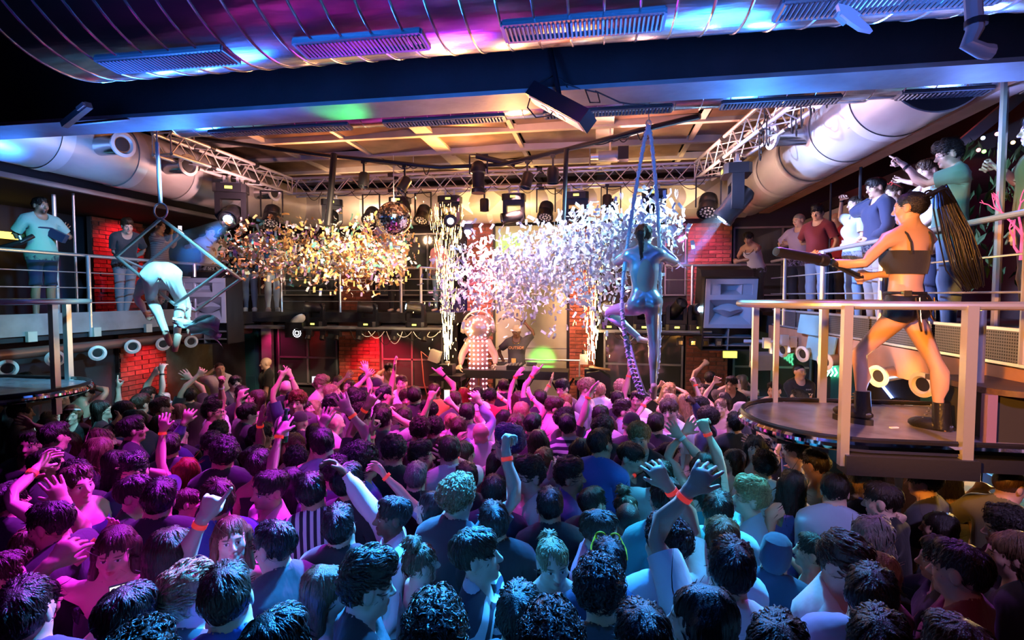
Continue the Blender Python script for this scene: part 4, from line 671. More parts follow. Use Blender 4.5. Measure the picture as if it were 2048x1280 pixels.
# decor at the right gallery edge
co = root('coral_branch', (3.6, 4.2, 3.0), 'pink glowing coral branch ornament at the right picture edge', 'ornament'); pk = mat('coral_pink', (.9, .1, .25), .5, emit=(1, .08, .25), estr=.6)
def branch(p, d, ln, r, k, rnd):
    e = p + d * ln; MB().tube([p, p.lerp(e, .5) + Vector((rnd.gauss(0, .01), 0, rnd.gauss(0, .01))), e], [r, r * .85, r * .7], 6).ob('branch', pk, co)
    if k:
        for _ in range(2): branch(e, (d + Vector((rnd.uniform(-.8, .8), rnd.uniform(-.3, .3), rnd.uniform(-.2, .6)))).normalized(), ln * .75, r * .7, k - 1, rnd)
branch(atD(2042, 520, 4.3), Vector((0, 0, 1)), .2, .014, 4, random.Random(3)); branch(atD(2036, 505, 4.3), Vector((-.3, 0, 1)).normalized(), .12, .01, 2, random.Random(5))
pl = root('hanging_plant', atD(2000, 330, 5.6), 'dark trailing plant with tiny coloured lights behind the green shirt', 'plant'); lf = mat('leaf', (.03, .08, .02), .6)
rnd = random.Random(9); lm = MB().add([(0, 0, 0), (.02, .005, -.05), (0, 0, -.13), (-.02, .005, -.05)], [(0, 1, 2, 3)]).me('leaf', lf, smooth=False)
for k in range(110):
    p = atD(rnd.uniform(1930, 2050), rnd.uniform(270, 560), rnd.uniform(5.7, 6.3)); link('leaf', lm, pl, Matrix.Translation(p) @ Euler((rnd.uniform(-.6, .6), rnd.uniform(-.6, .6), rnd.uniform(0, 6))).to_matrix().to_4x4() @ Matrix.Scale(rnd.uniform(.8, 1.8), 4))
for px, py, c in ((1968, 303, (.2, 1, .1)), (1957, 300, (1, .2, .2)), (2004, 307, (.1, .4, 1)), (2026, 285, (1, .6, .2)), (1966, 276, (.5, .7, 1)), (1994, 268, (1, .3, .5))): MB().sphere(atD(px, py, 5.6), .02, 8, 6).ob('bulb', emis('bulb', c, 5), pl)

# ---------------------------------------------------------------- aerial rigs
ropem = mat('pale_rope', (.72, .76, .80), .55, bump=.5, bscale=60)
rg = root('rope_hammock', atD(1297, 250, 5.6), 'pale knotted rope hammock carrying the silver aerial performer', 'rope')
def strand(pts, r=.019):
    P = [atD(*q) for q in pts]; C = []
    for i in range(len(P) - 1):
        for t in np.linspace(0, 1, 9)[:-1]: C.append(P[i].lerp(P[i + 1], t))
    C.append(P[-1]); MB().tube(C, [r * (1 + .25 * math.sin(i * 1.9)) for i in range(len(C))], 8).ob('strand', ropem, rg)
    L = []
    for i, c in enumerate(C[:-1]):
        d = (C[i + 1] - c).normalized(); u = d.orthogonal().normalized(); v = d.cross(u)
        for j in range(3): a = (i * 3 + j) * 1.2; L.append(c.lerp(C[i + 1], j / 3) + (u * math.cos(a) + v * math.sin(a)) * r * 1.15)
    MB().tube(L, .006, 5).ob('wrapping', ropem, rg)
strand([(1297, 250, 5.6), (1289, 280, 5.6), (1280, 330, 5.6), (1268, 400, 5.6), (1256, 480, 5.55), (1246, 560, 5.5), (1243, 615, 5.45), (1248, 660, 5.45), (1256, 710, 5.5), (1266, 750, 5.5), (1280, 785, 5.5), (1293, 792, 5.5)])
strand([(1297, 250, 5.6), (1303, 280, 5.6), (1309, 340, 5.6), (1316, 420, 5.6), (1319, 500, 5.55), (1320, 580, 5.5), (1319, 660, 5.5), (1316, 730, 5.5), (1307, 775, 5.5), (1293, 792, 5.5)])
MB().tube([atD(1297 + 5 * math.cos(t), 247 + 7 * math.sin(t), 5.6) for t in np.linspace(0, 6.28, 16)[:-1]], .008, 6, closed=True).ob('carabiner', M['steel'], rg)
a_ = [(1249, 665), (1256, 710), (1266, 750), (1280, 785)]; b_ = [(1262, 690), (1268, 715), (1278, 750), (1290, 785)]
for k in range(26):
    t = k / 25 * 2.999; i = int(t); f = t - i; A = atD(a_[i][0] + (a_[i + 1][0] - a_[i][0]) * f, a_[i][1] + (a_[i + 1][1] - a_[i][1]) * f, 5.5); B = atD(b_[i][0] + (b_[i + 1][0] - b_[i][0]) * f, b_[i][1] + (b_[i + 1][1] - b_[i][1]) * f + (4 if k % 2 else -4), 5.46); MB().tube([A, A.lerp(B, .5) + Vector((0, 0, -.01)), B], .008, 5).ob('net_cord', ropem, rg)
MB().tube([atD(x, y, 5.46) for x, y in b_] + [atD(1300, 792, 5.48)], .012, 6).ob('net_edge', ropem, rg)
MB().tube([atD(1297, 246, 5.6), atD(1297, 236, 5.6), Vector((atD(1297, 240, 5.6).x, atD(1297, 240, 5.6).y, 5.85))], .008, 6).ob('hang_cable', M['steel'], rg)
cf = root('cube_frame', atD(322, 437, 6.0), 'tilted tubular steel box frame hanging on a ring at the left', 'frame')
T0 = atD(322, 437, 6.0); e1 = atD(233, 513, 6.35) - T0; e2 = atD(450, 536, 5.75) - T0; e3 = atD(366, 469, 6.75) - T0
for a, b in ((Vector(), e1), (Vector(), e2), (Vector(), e3), (e1, e1 + e2), (e2, e1 + e2), (e3, e3 + e2), (e3, e3 + e1), (e2, e2 + e3), (e1, e1 + e3), (e2 + e3, e1 + e2 + e3), (e1 + e3, e1 + e2 + e3), (e1 + e2, e1 + e2 + e3)): MB().cyl(T0 + a, T0 + b, .018, n=10).ob('bar', M['steel'], cf)
MB().tube([T0 + Vector((.085 * math.cos(t), 0, .085 + .085 * math.sin(t))) for t in np.linspace(0, 6.283, 25)[:-1]], .011, 8, closed=True).ob('ring', M['steel'], cf)
MB().cyl(T0 + Vector((0, 0, .17)), T0 + Vector((-.02, .0, .85)), .022).ob('hang_pole', M['steel'], cf); MB().cyl(T0 + Vector((-.02, 0, .85)), T0 + Vector((-.02, 0, 1.9)), .008).ob('hang_cable', M['steel'], cf)
# ---------------------------------------------------------------- haze lit by the blue moving-head beams
hz = bpy.data.materials.new('beam_haze'); hz.use_nodes = True; N = hz.node_tree.nodes; N.remove(N['Principled BSDF']); vs = N.new('ShaderNodeVolumeScatter'); vs.inputs['Density'].default_value = .3; vs.inputs['Color'].default_value = (.75, .85, 1, 1); vs.inputs['Anisotropy'].default_value = .2; hz.node_tree.links.new(vs.outputs[0], N['Material Output'].inputs['Volume'])
def haze(label, a, b, r0, r1): o = MB().cyl(a, b, r0, r1, n=24).ob('beam_haze', hz); tag(o, label, 'haze', kind='stuff')
haze('haze lit blue in the beam falling on the cube performer', atD(456, 444, 8.95), atD(345, 520, 6.6), .07, .30)
haze('haze lit blue in the beam leaving the right truss lamp', atD(1446, 424, 7.6), atD(1352, 520, 7.75), .07, .26)
haze('haze lit blue in the low beam leaving the left back ledge lamp', atD(620, 618, 10.4), atD(520, 607, 9.7), .07, .28)

# ---------------------------------------------------------------- confetti
cw = mat('confetti_white', (.82, .84, .9), .55); cg = mat('confetti_gold', (.85, .55, .22), .3, .35); cs = mat('confetti_silver', (.8, .8, .82), .3, .4); ct = mat('confetti_teal', (.2, .6, .5), .25, .6); cv = mat('confetti_violet', (.5, .35, .7), .3, .6)
def piece(rnd, mb, p, sc):
    q = Euler((rnd.uniform(0, 6.28), rnd.uniform(0, 6.28), rnd.uniform(0, 6.28))).to_matrix(); a, b = .046 * sc, .019 * sc; c = rnd.uniform(-.4, .4) * a
    mb.add([p + q @ Vector(v) for v in ((-a, -b, c), (0, -b, 0), (a, -b, c), (a, b, c), (0, b, 0), (-a, b, c))], [(0, 1, 4, 5), (1, 2, 3, 4)])
def cloud(label, blobs, n, mats, seed, name, nsing, grp, slabel):
    rnd = random.Random(seed); r = root(name, blobs[0][0], label, 'confetti', kind='stuff'); W = [b[3] for b in blobs]; mbs = [MB() for _ in mats]
    def pos():
        b = rnd.choices(blobs, W)[0]
        while True:
            x, y, z = rnd.gauss(0, .52), rnd.gauss(0, .52), rnd.gauss(0, .52)
            if x * x + y * y + z * z < 1.5: return Vector(b[0]) + Vector((x * b[1], y * b[2], z * b[4]))
    for i in range(n): piece(rnd, rnd.choices(mbs, [m[1] for m in mats])[0], pos(), rnd.uniform(.7, 1.25))
    for mb, m in zip(mbs, mats): o = mb.ob('confetti', m[0], r, smooth=False); o['kind'] = 'stuff'
    one = MB(); piece(random.Random(1), one, Vector(), 1.25); me = one.me('confetti_piece', mats[0][0], smooth=False)
    for i in range(nsing):
        o = link('confetti_piece', me, None, Matrix.Translation(pos()) @ Euler((rnd.uniform(0, 6), rnd.uniform(0, 6), rnd.uniform(0, 6))).to_matrix().to_4x4() @ Matrix.Scale(rnd.uniform(.9, 1.2), 4), m=rnd.choices(mats, [m[1] for m in mats])[0][0]); tag(o, slabel, 'confetti', grp)
cloud('dense cloud of gold and silver foil confetti falling left of the mirror ball', [(atD(560, 505, 9.0), .95, .9, 3, .55), (atD(700, 510, 9.0), .95, .9, 4, .62), (atD(500, 500, 8.6), .55, .6, 1, .4), (atD(770, 500, 9.2), .5, .6, 2, .6)], 2300, [(cg, 5), (cs, 3), (ct, 1), (cv, 1)], 21, 'gold_confetti', 150, 'loose foil confetti in the gold cloud', 'small foil confetti strip tumbling in the gold cloud by the ball')
cloud('dense cloud of white paper confetti falling in front of the stage and rope performer', [(atD(965, 550, 8.4), .8, .9, 4, .72), (atD(1065, 545, 8.2), .8, .9, 4, .66), (atD(1150, 500, 7.6), .9, .9, 4, .55), (atD(1250, 480, 7.0), .75, .8, 5, .5), (atD(1190, 560, 7.6), .6, .8, 2, .7), (atD(1310, 450, 6.6), .35, .6, 1, .4), (atD(1040, 600, 8.6), 1.2, .8, .6, .7)], 3600, [(cw, 1)], 22, 'white_confetti', 150, 'loose paper confetti in the white cloud', 'small white paper confetti strip tumbling before the stage')
# ---------------------------------------------------------------- human templates (implicit body -> one continuous mesh, posed by linear blend skinning)
ARM_DIR = np.array([math.cos(R(10)), 0.0, -math.sin(R(10))])

def _ell(P, c, r):
    q = (P - np.array(c, 'f')) ; r = np.array(r, 'f')
    k0 = np.sqrt(((q / r) ** 2).sum(-1)) ; k1 = np.sqrt(((q / (r * r)) ** 2).sum(-1)) + 1e-9
    return k0 * (k0 - 1.0) / k1

def _cone(P, a, b, ra, rb, s=(1, 1, 1)):
    s = np.array(s, 'f'); a = np.array(a, 'f'); b = np.array(b, 'f')
    q = (P - a) / s; ba = (b - a) / s
    h = np.clip((q @ ba) / max(float(ba @ ba), 1e-9), 0, 1)
    return (np.sqrt(((q - h[..., None] * ba) ** 2).sum(-1)) - (ra + (rb - ra) * h)) * float(s.min())

class Field:
    """half space x>0 of a mirror symmetric implicit shape (sym) or a whole box"""
    def __init__(s, lo, hi, h, sym=True):
        s.h = h; s.sym = sym
        s.lo = np.array(lo, 'f'); s.n = np.ceil((np.array(hi) - np.array(lo)) / h).astype(int) + 1
        if sym: s.lo[0] = h * 0.5
        s.f = np.full(s.n, 0.2, 'f')
        s.ax = [s.lo[i] + h * np.arange(s.n[i], dtype='f') for i in range(3)]
    def _win(s, lo, hi):
        sl = []
        for i in range(3):
            a = int(max(0, math.floor((lo[i] - s.lo[i]) / s.h))); b = int(min(s.n[i], math.ceil((hi[i] - s.lo[i]) / s.h) + 1))
            if b <= a: return None, None
            sl.append(slice(a, b))
        g = np.stack(np.meshgrid(*[s.ax[i][sl[i]] for i in range(3)], indexing='ij'), -1)
        return tuple(sl), g
    def add(s, prim, k=0.03, sub=False, m=0.07):
        if prim[0] == 'e':
            c, r = np.array(prim[1]), np.array(prim[2]); lo, hi = c - r - m, c + r + m
        else:
            a, b, ra, rb = np.array(prim[1]), np.array(prim[2]), prim[3], prim[4]
            rr = max(ra, rb) * max(prim[5] if len(prim) > 5 else (1,)) + m
            lo, hi = np.minimum(a, b) - rr, np.maximum(a, b) + rr
        sl, g = s._win(lo, hi)
        if sl is None: return
        d = _ell(g, prim[1], prim[2]) if prim[0] == 'e' else _cone(g, *prim[1:])
        o = s.f[sl]
        if sub: o, d = -o, d
        h = np.maximum(k - np.abs(o - d), 0) / max(k, 1e-6)
        v = np.minimum(o, d) - h * h * k * 0.25
        s.f[sl] = -v if sub else v
    def mesh(s):
        f = s.f; lo = s.lo.copy()
        if s.sym:
            f = np.concatenate([f[::-1], f], 0); lo[0] = -(s.n[0] - 0.5) * s.h
        ins = f < 0; n = np.array(f.shape)
        c = [ins[i:n[0]-1+i, j:n[1]-1+j, k:n[2]-1+k] for i in (0, 1) for j in (0, 1) for k in (0, 1)]
        al = c[0].copy(); an = c[0].copy()
        for q in c[1:]: al &= q; an |= q
        act = an & ~al
        I = np.argwhere(act); nv = len(I)
        idx = np.full(act.shape, -1, np.int32); idx[act] = np.arange(nv)
        acc = np.zeros((nv, 3)); cnt = np.zeros(nv)
        for ax in range(3):
            o1, o2 = [a for a in range(3) if a != ax]
            for u in (0, 1):
                for w in (0, 1):
                    A = I.copy(); A[:, o1] += u; A[:, o2] += w; B = A.copy(); B[:, ax] += 1
                    fa = f[A[:, 0], A[:, 1], A[:, 2]]; fb = f[B[:, 0], B[:, 1], B[:, 2]]
                    m = (fa < 0) != (fb < 0); t = np.where(m, fa / np.where(m, fa - fb, 1), 0)
                    P = A.astype(float); P[:, ax] += t
                    acc[m] += P[m]; cnt[m] += 1
        V = lo + s.h * acc / cnt[:, None]
        F = []
        for ax in range(3):
            o1, o2 = (ax + 1) % 3, (ax + 2) % 3
            sa = [slice(None)] * 3; sb = [slice(None)] * 3; sa[ax] = slice(0, -1); sb[ax] = slice(1, None)
            e = ins[tuple(sa)] != ins[tuple(sb)]; E = np.argwhere(e)
            E = E[(E[:, o1] > 0) & (E[:, o2] > 0) & (E[:, o1] < n[o1]-1) & (E[:, o2] < n[o2]-1)]
            q = []
            for du, dw in ((1, 1), (0, 1), (0, 0), (1, 0)):
                Q = E.copy(); Q[:, o1] -= du; Q[:, o2] -= dw
                q.append(idx[Q[:, 0], Q[:, 1], Q[:, 2]])
            q = np.stack(q, 1)
            fl = ~ins[E[:, 0], E[:, 1], E[:, 2]]
            q[fl] = q[fl][:, ::-1]
            F.append(q)
        return V, np.concatenate(F)

def decimate(V, F, ratio, keep=None, factor=3.0):
    me = bpy.data.meshes.new('t'); me.from_pydata(V.tolist(), [], F.tolist())
    ob = bpy.data.objects.new('t', me); COL.objects.link(ob)
    m = ob.modifiers.new('d', 'DECIMATE'); m.ratio = ratio; m.use_collapse_triangulate = True
    if keep is not None:
        g = ob.vertex_groups.new(name='k')
        for w in np.unique(keep):
            g.add(np.nonzero(keep == w)[0].tolist(), float(w), 'REPLACE')
        m.vertex_group = 'k'; m.vertex_group_factor = factor
    dg = bpy.context.evaluated_depsgraph_get(); ev = ob.evaluated_get(dg); em = ev.to_mesh()
    n = len(em.vertices); v = np.empty(n * 3, 'f'); em.vertices.foreach_get('co', v)
    em.calc_loop_triangles(); t = np.empty(len(em.loop_triangles) * 3, np.int32); em.loop_triangles.foreach_get('vertices', t)
    ev.to_mesh_clear(); bpy.data.objects.remove(ob); bpy.data.meshes.remove(me)
    return v.reshape(-1, 3).astype(float), t.reshape(-1, 3)

def cut(V, F, planes):
    """keep what lies behind every plane (point, normal)"""
    bm = bmesh.new(); vs = [bm.verts.new(v) for v in V.tolist()]
    for f in F.tolist():
        try: bm.faces.new([vs[i] for i in f])
        except ValueError: pass
    for p, nrm in planes:
        bmesh.ops.bisect_plane(bm, geom=bm.verts[:] + bm.edges[:] + bm.faces[:], dist=1e-5, plane_co=p, plane_no=nrm, clear_outer=True)
    bmesh.ops.triangulate(bm, faces=bm.faces[:])
    bm.verts.index_update()
    v = np.array([x.co[:] for x in bm.verts]); f = np.array([[x.index for x in q.verts] for q in bm.faces]); bm.free()
    return v, f

def body_prims(fem):
    w = 0.88 if fem else 1.0
    sh = np.array([0.178 * (0.9 if fem else 1), -0.01, 1.425]); A = ARM_DIR
    el = sh + A * 0.275; wr = el + A * 0.25
    P = []
    a = lambda *p, k=0.03, sub=False: P.append((p, k, sub))
    # torso
    a('e', (0, -.005, .965), (.168 if fem else .16, .112, .115)); a('e', (0, .0, 1.1), (.118 if fem else .138, .092, .15), k=.06)
    a('e', (0, -.008, 1.27), (.145 if fem else .165, .108, .175), k=.06)
    a('c', (0, -.015, 1.405), (.115 * w, -.015, 1.415), .072, .062, k=.06)
    a('c', (.12 * w, -.022, 1.45), (.02, -.022, 1.535), .042 * w, .042 * w, k=.05)
    a('e', (.078, -.06, .93), (.085, .08, .09), k=.04)
    if fem: a('e', (.074, .078, 1.275), (.062, .058, .062), k=.04)
    else: a('e', (.075, .062, 1.325), (.08, .045, .06), k=.05)
    a('c', (0, -.016, 1.46), (0, .0, 1.575), .056 * w, .053 * w, k=.04)
    # legs
    a('c', (.088, -.005, .93), (.092, .0, .5), .088, .054 * w, k=.04)
    a('c', (.092, .0, .5), (.092, -.022, .09), .054 * w, .035 * w, k=.02)
    a('e', (.092, -.032, .37), (.047 * w, .052, .115), k=.03)
    a('c', (.092, -.045, .042), (.105, .13, .03), .04 * w, .03, (1, 1, .9), k=.03)
    # arms
    a('e', sh + A * .02, (.06 * w, .06 * w, .06 * w), k=.05)
    a('c', sh, el, .052 * w, .038 * w, k=.03); a('e', sh + A * .13 + np.array([0, .012, 0]), (.09, .036 * w, .04 * w), k=.03)
    a('c', el, wr, .041 * w, .027 * w, k=.02); a('e', el + A * .07, (.08, .042 * w, .04 * w), k=.03)
    # hand: palm normal is down, thumb points forward (+y)
    N = np.array([-A[2], 0, A[0]]) * -1.0; Y = np.array([0, 1.0, 0])
    hs = 1.0 if fem else 1.08
    pm = wr + A * .048 * hs
    a('c', wr + A * .01, wr + A * .075 * hs, .022, .03, (1, 1.25, .62), k=.02)
    a('c', wr + A * .05 + Y * .012, wr + A * .085 * hs + Y * .012, .02, .021, (1, 1.3, .62), k=.02)
    fing = []
    for oy, ln, sp in ((.036, .074, .16), (.0125, .082, .05), (-.0115, .076, -.06), (-.0335, .06, -.2)):
        d = A * math.cos(sp) + Y * math.sin(sp)
        p0 = wr + A * (.082 * hs) + Y * oy * hs
        p1 = p0 + d * ln * .5 * hs; p2 = p0 + d * ln * hs
        a('c', p0 - d * .02, p1, .0105, .0098, k=.004); a('c', p1, p2, .0098, .0085, k=.004)
        fing.append((p0, p1, p2))
    d = (A * .62 + Y * .74 + N * .25); d /= np.linalg.norm(d)
    t0 = wr + A * .022 + Y * .02; t1 = t0 + d * .045 * hs; t2 = t1 + (d + A * .4) / np.linalg.norm(d + A * .4) * .045 * hs
    a('c', t0, t1, .019, .0135, k=.015); a('c', t1, t2, .0125, .0095, k=.006)
    thumb = (t0, t1, t2)
    # head
    j = .9 if fem else 1.0
    a('e', (0, -.006, 1.662), (.076, .097, .087), k=.03); a('e', (0, .03, 1.612), (.061 * j, .063, .088), k=.03)
    a('c', (0, .022, 1.562), (.033 * j, .014, 1.566), .034, .031, k=.03); a('e', (0, .074, 1.545), (.02, .018, .018), k=.025)
    a('c', (0, .084, 1.655), (.034, .076, 1.656), .014, .011, k=.018)
    a('e', (.044, .055, 1.612), (.022, .022, .02), k=.025)
    a('e', (.031, .104, 1.634), (.019, .017, .0125), k=.01, sub=True)
    a('e', (.031, .077, 1.634), (.0135, .0135, .0125), k=.003)
    a('c', (0, .093, 1.642), (0, .113, 1.607), .0075, .0125, k=.012); a('e', (.011, .1, 1.603), (.009, .011, .008), k=.008)
    a('c', (0, .095, 1.579), (.016, .087, 1.578), .0065, .004, k=.006); a('c', (0, .093, 1.568), (.013, .086, 1.568), .0068, .004, k=.006)
    a('e', (.078, -.008, 1.632), (.009, .02, .032), k=.008)
    return P, sh, el, wr, fing, thumb, N

def _seg_d(P, a, b):
    ba = b - a; h = np.clip(((P - a) @ ba) / max(ba @ ba, 1e-9), 0, 1)
    return np.sqrt((((P - a) - h[:, None] * ba) ** 2).sum(1))

class Human:
    """rest-pose template: meshes, bones and weights for one sex"""
    def __init__(s, fem):
        s.fem = fem
        P, sh, el, wr, fing, thumb, N = body_prims(fem)
        s.bones = []   # name, head, tail, radius, parent, sigma
        def b(n, h, t, r, par, sg=.025): s.bones.append((n, np.array(h, float), np.array(t, float), r, par, sg))
        b('pelvis', (0, 0, .98), (0, 0, .9), .13, None, .04); b('spine', (0, 0, 1.0), (0, 0, 1.16), .115, 'pelvis', .04)
        b('chest', (0, 0, 1.17), (0, -.01, 1.43), .14, 'spine', .04); b('neck', (0, -.015, 1.48), (0, 0, 1.55), .055, 'chest', .02)
        b('head', (0, .0, 1.57), (0, 0, 1.68), .085, 'neck', .012)
        m = np.array([-1, 1, 1])
        for S, q in (('R', np.array([1, 1, 1])), ('L', m)):
            b('upper' + S, sh * q, el * q, .045, 'chest', .028); b('fore' + S, el * q, wr * q, .035, 'upper' + S, .018)
            b('hand' + S, wr * q, (wr + ARM_DIR * .08) * q, .03, 'fore' + S, .01)
            for i, (p0, p1, p2) in enumerate(fing):
                b('f%da' % i + S, p0 * q, p1 * q, .0095, 'hand' + S, .004); b('f%db' % i + S, p1 * q, p2 * q, .0085, 'f%da' % i + S, .004)
            b('ta' + S, thumb[0] * q, thumb[1] * q, .015, 'hand' + S, .005); b('tb' + S, thumb[1] * q, thumb[2] * q, .0105, 'ta' + S, .004)
            b('thigh' + S, np.array([.09, 0, .92]) * q, np.array([.092, 0, .5]) * q, .07, 'pelvis', .03)
            b('shin' + S, np.array([.092, 0, .5]) * q, np.array([.092, -.02, .09]) * q, .045, 'thigh' + S, .02)
            b('foot' + S, np.array([.092, -.02, .07]) * q, np.array([.1, .12, .03]) * q, .035, 'shin' + S, .015)
        s.bi = {x[0]: i for i, x in enumerate(s.bones)}
        F = Field((0, -.24, -.02), (.93, .24, 1.8), .0055)
        for p, k, sub in P: F.add(p, k, sub)
        V, Q = F.mesh()
        head = (V[:, 2] > 1.5) & (np.abs(V[:, 0]) < .12)
        hand = np.abs(V[:, 0]) > abs(wr[0]) - .01
        keep = np.where(head, .25, np.where(hand, .25, 1.0)); keep[(V[:, 2] < .85)] = 1.0
        face = head & (V[:, 1] > .03); keep[face] = .12
        s.body = {}
        nt = 2 * len(Q)
        for lod, n in (('hi', 15000), ('mid', 6800), ('lo', 3300)):
            v, f = decimate(V, Q, n / nt, keep)
            s.body[lod] = s.pack(v, f)
        # garments from an inflated body without head, hands and feet
        def shell(g, blend, h, loose):
            G = Field((0, -.26, .0), (.93, .26, 1.62), h)
            for i, (p, k, sub) in enumerate(P[:17]):
                if i in (7, 11): continue
                p = list(p)
                if p[0] == 'e': p[2] = tuple(np.array(p[2]) + g)
                else: p[3] += g; p[4] += g
                G.add(tuple(p), k + blend, sub)
            if loose:
                G.add(('e', (0, 0, 1.05), (.132 if fem else .147, .104, .2)), .06); G.add(('c', sh, sh + ARM_DIR * .22, .058 * (0.9 if fem else 1), .054), .05)
            G.add(('c', (0, .022, 1.482), (0, .03, 1.62), .066 if fem else .074, .095), .012, True)
            return G.mesh()
        gv, gq = shell(.011, .03, .012, True); g0 = decimate(gv, gq, 3800 / (2 * len(gq)))
        s.garm = {}
        def sleeve(d):
            o = sh + ARM_DIR * d
            return [(tuple(o), tuple(ARM_DIR)), (tuple(o * m), tuple(ARM_DIR * m))]
        up = lambda z: [((0, 0, z), (0, 0, -1))]
        side = lambda a: [((0, 0, a), (0, 0, 1))]
        noarm = [((.2, 0, 1.2), (1, 0, 0)), ((-.2, 0, 1.2), (-1, 0, 0))]
        def mk(name, planes, src=None): s.garm[name] = s.pack(*cut(*(src or g0), planes))
        mk('tee', up(.86) + sleeve(.19)); mk('long', up(.86) + sleeve(.5)); mk('crop', up(1.13) + sleeve(.1))
        tx = .112 if fem else .13
        tank = [((tx, 0, 1.4), (1, 0, .12)), ((-tx, 0, 1.4), (-1, 0, .12)), ((0, .05, 1.4 if fem else 1.43), (0, .75, 1)), ((0, -.08, 1.45), (0, -.6, 1))]
        def tankmesh(zlo, src, arm=.0):
            a = cut(*src, up(zlo) + side(1.33) + noarm); c = cut(*src, up(1.33) + side(1.6) + tank)
            return s.pack(np.concatenate([a[0], c[0]]), np.concatenate([a[1], c[1] + len(a[0])]))
        s.garm['tank'] = tankmesh(.88, g0); s.garm['croptank'] = tankmesh(1.16, g0)
        mk('trousers', side(.99) + up(.075)); mk('shorts', side(.99) + up(.5))
        tv, tq = shell(.005, .01, .009, False); t0 = decimate(tv, tq, 6500 / (2 * len(tq)))
        mk('hotpants', side(1.02) + up(.84), t0); mk('leggings', side(1.0) + up(.06), t0); mk('tightsleeve', up(.98) + sleeve(.5), t0)
        mk('bralet', up(1.17) + side(1.335) + noarm, t0)
    def pack(s, v, f):
        D = np.stack([_seg_d(v, b[1], b[2]) - b[3] for b in s.bones], 1)
        sg = np.array([b[5] for b in s.bones])
        # keep left / right limbs apart
        for i, b in enumerate(s.bones):
            if b[0][-1] in 'RL' and b[0] not in ('pelvis',):
                sd = 1 if b[0].endswith('R') else -1
                D[v[:, 0] * sd < -.0, i] += .25
        dm = D.min(1, keepdims=True)
        W = np.exp(-np.maximum(D - dm, 0) / sg)
        W[W < .02] = 0; W /= W.sum(1, keepdims=True)
        return v, f, W

def rotm(axis, ang):
    return np.array(Matrix.Rotation(ang, 3, Vector(axis)))

def minrot(a, b):
    return np.array(Vector(a).rotation_difference(Vector(b)).to_matrix())

CURL = {'open': ((.12, .1), (.05, .1), (.06, .1), (.12, .12), (0, 0)), 'relax': ((.45, .5), (.55, .6), (.6, .65), (.65, .7), (.25, .2)),
        'fist': ((1.45, 1.6), (1.5, 1.65), (1.5, 1.65), (1.5, 1.6), (.75, .8)), 'point': ((.05, .08), (1.45, 1.6), (1.5, 1.65), (1.5, 1.6), (.75, .8)),
        'grip': ((1.0, 1.1), (1.05, 1.15), (1.1, 1.15), (1.1, 1.1), (.5, .5)), 'horns': ((.08, .1), (1.5, 1.6), (1.5, 1.6), (.08, .1), (.7, .7)),
        'peace': ((.05, .05), (.05, .05), (1.5, 1.6), (1.5, 1.6), (.75, .8)), 'thumb': ((1.45, 1.6), (1.5, 1.65), (1.5, 1.65), (1.5, 1.6), (-.2, -.2))}

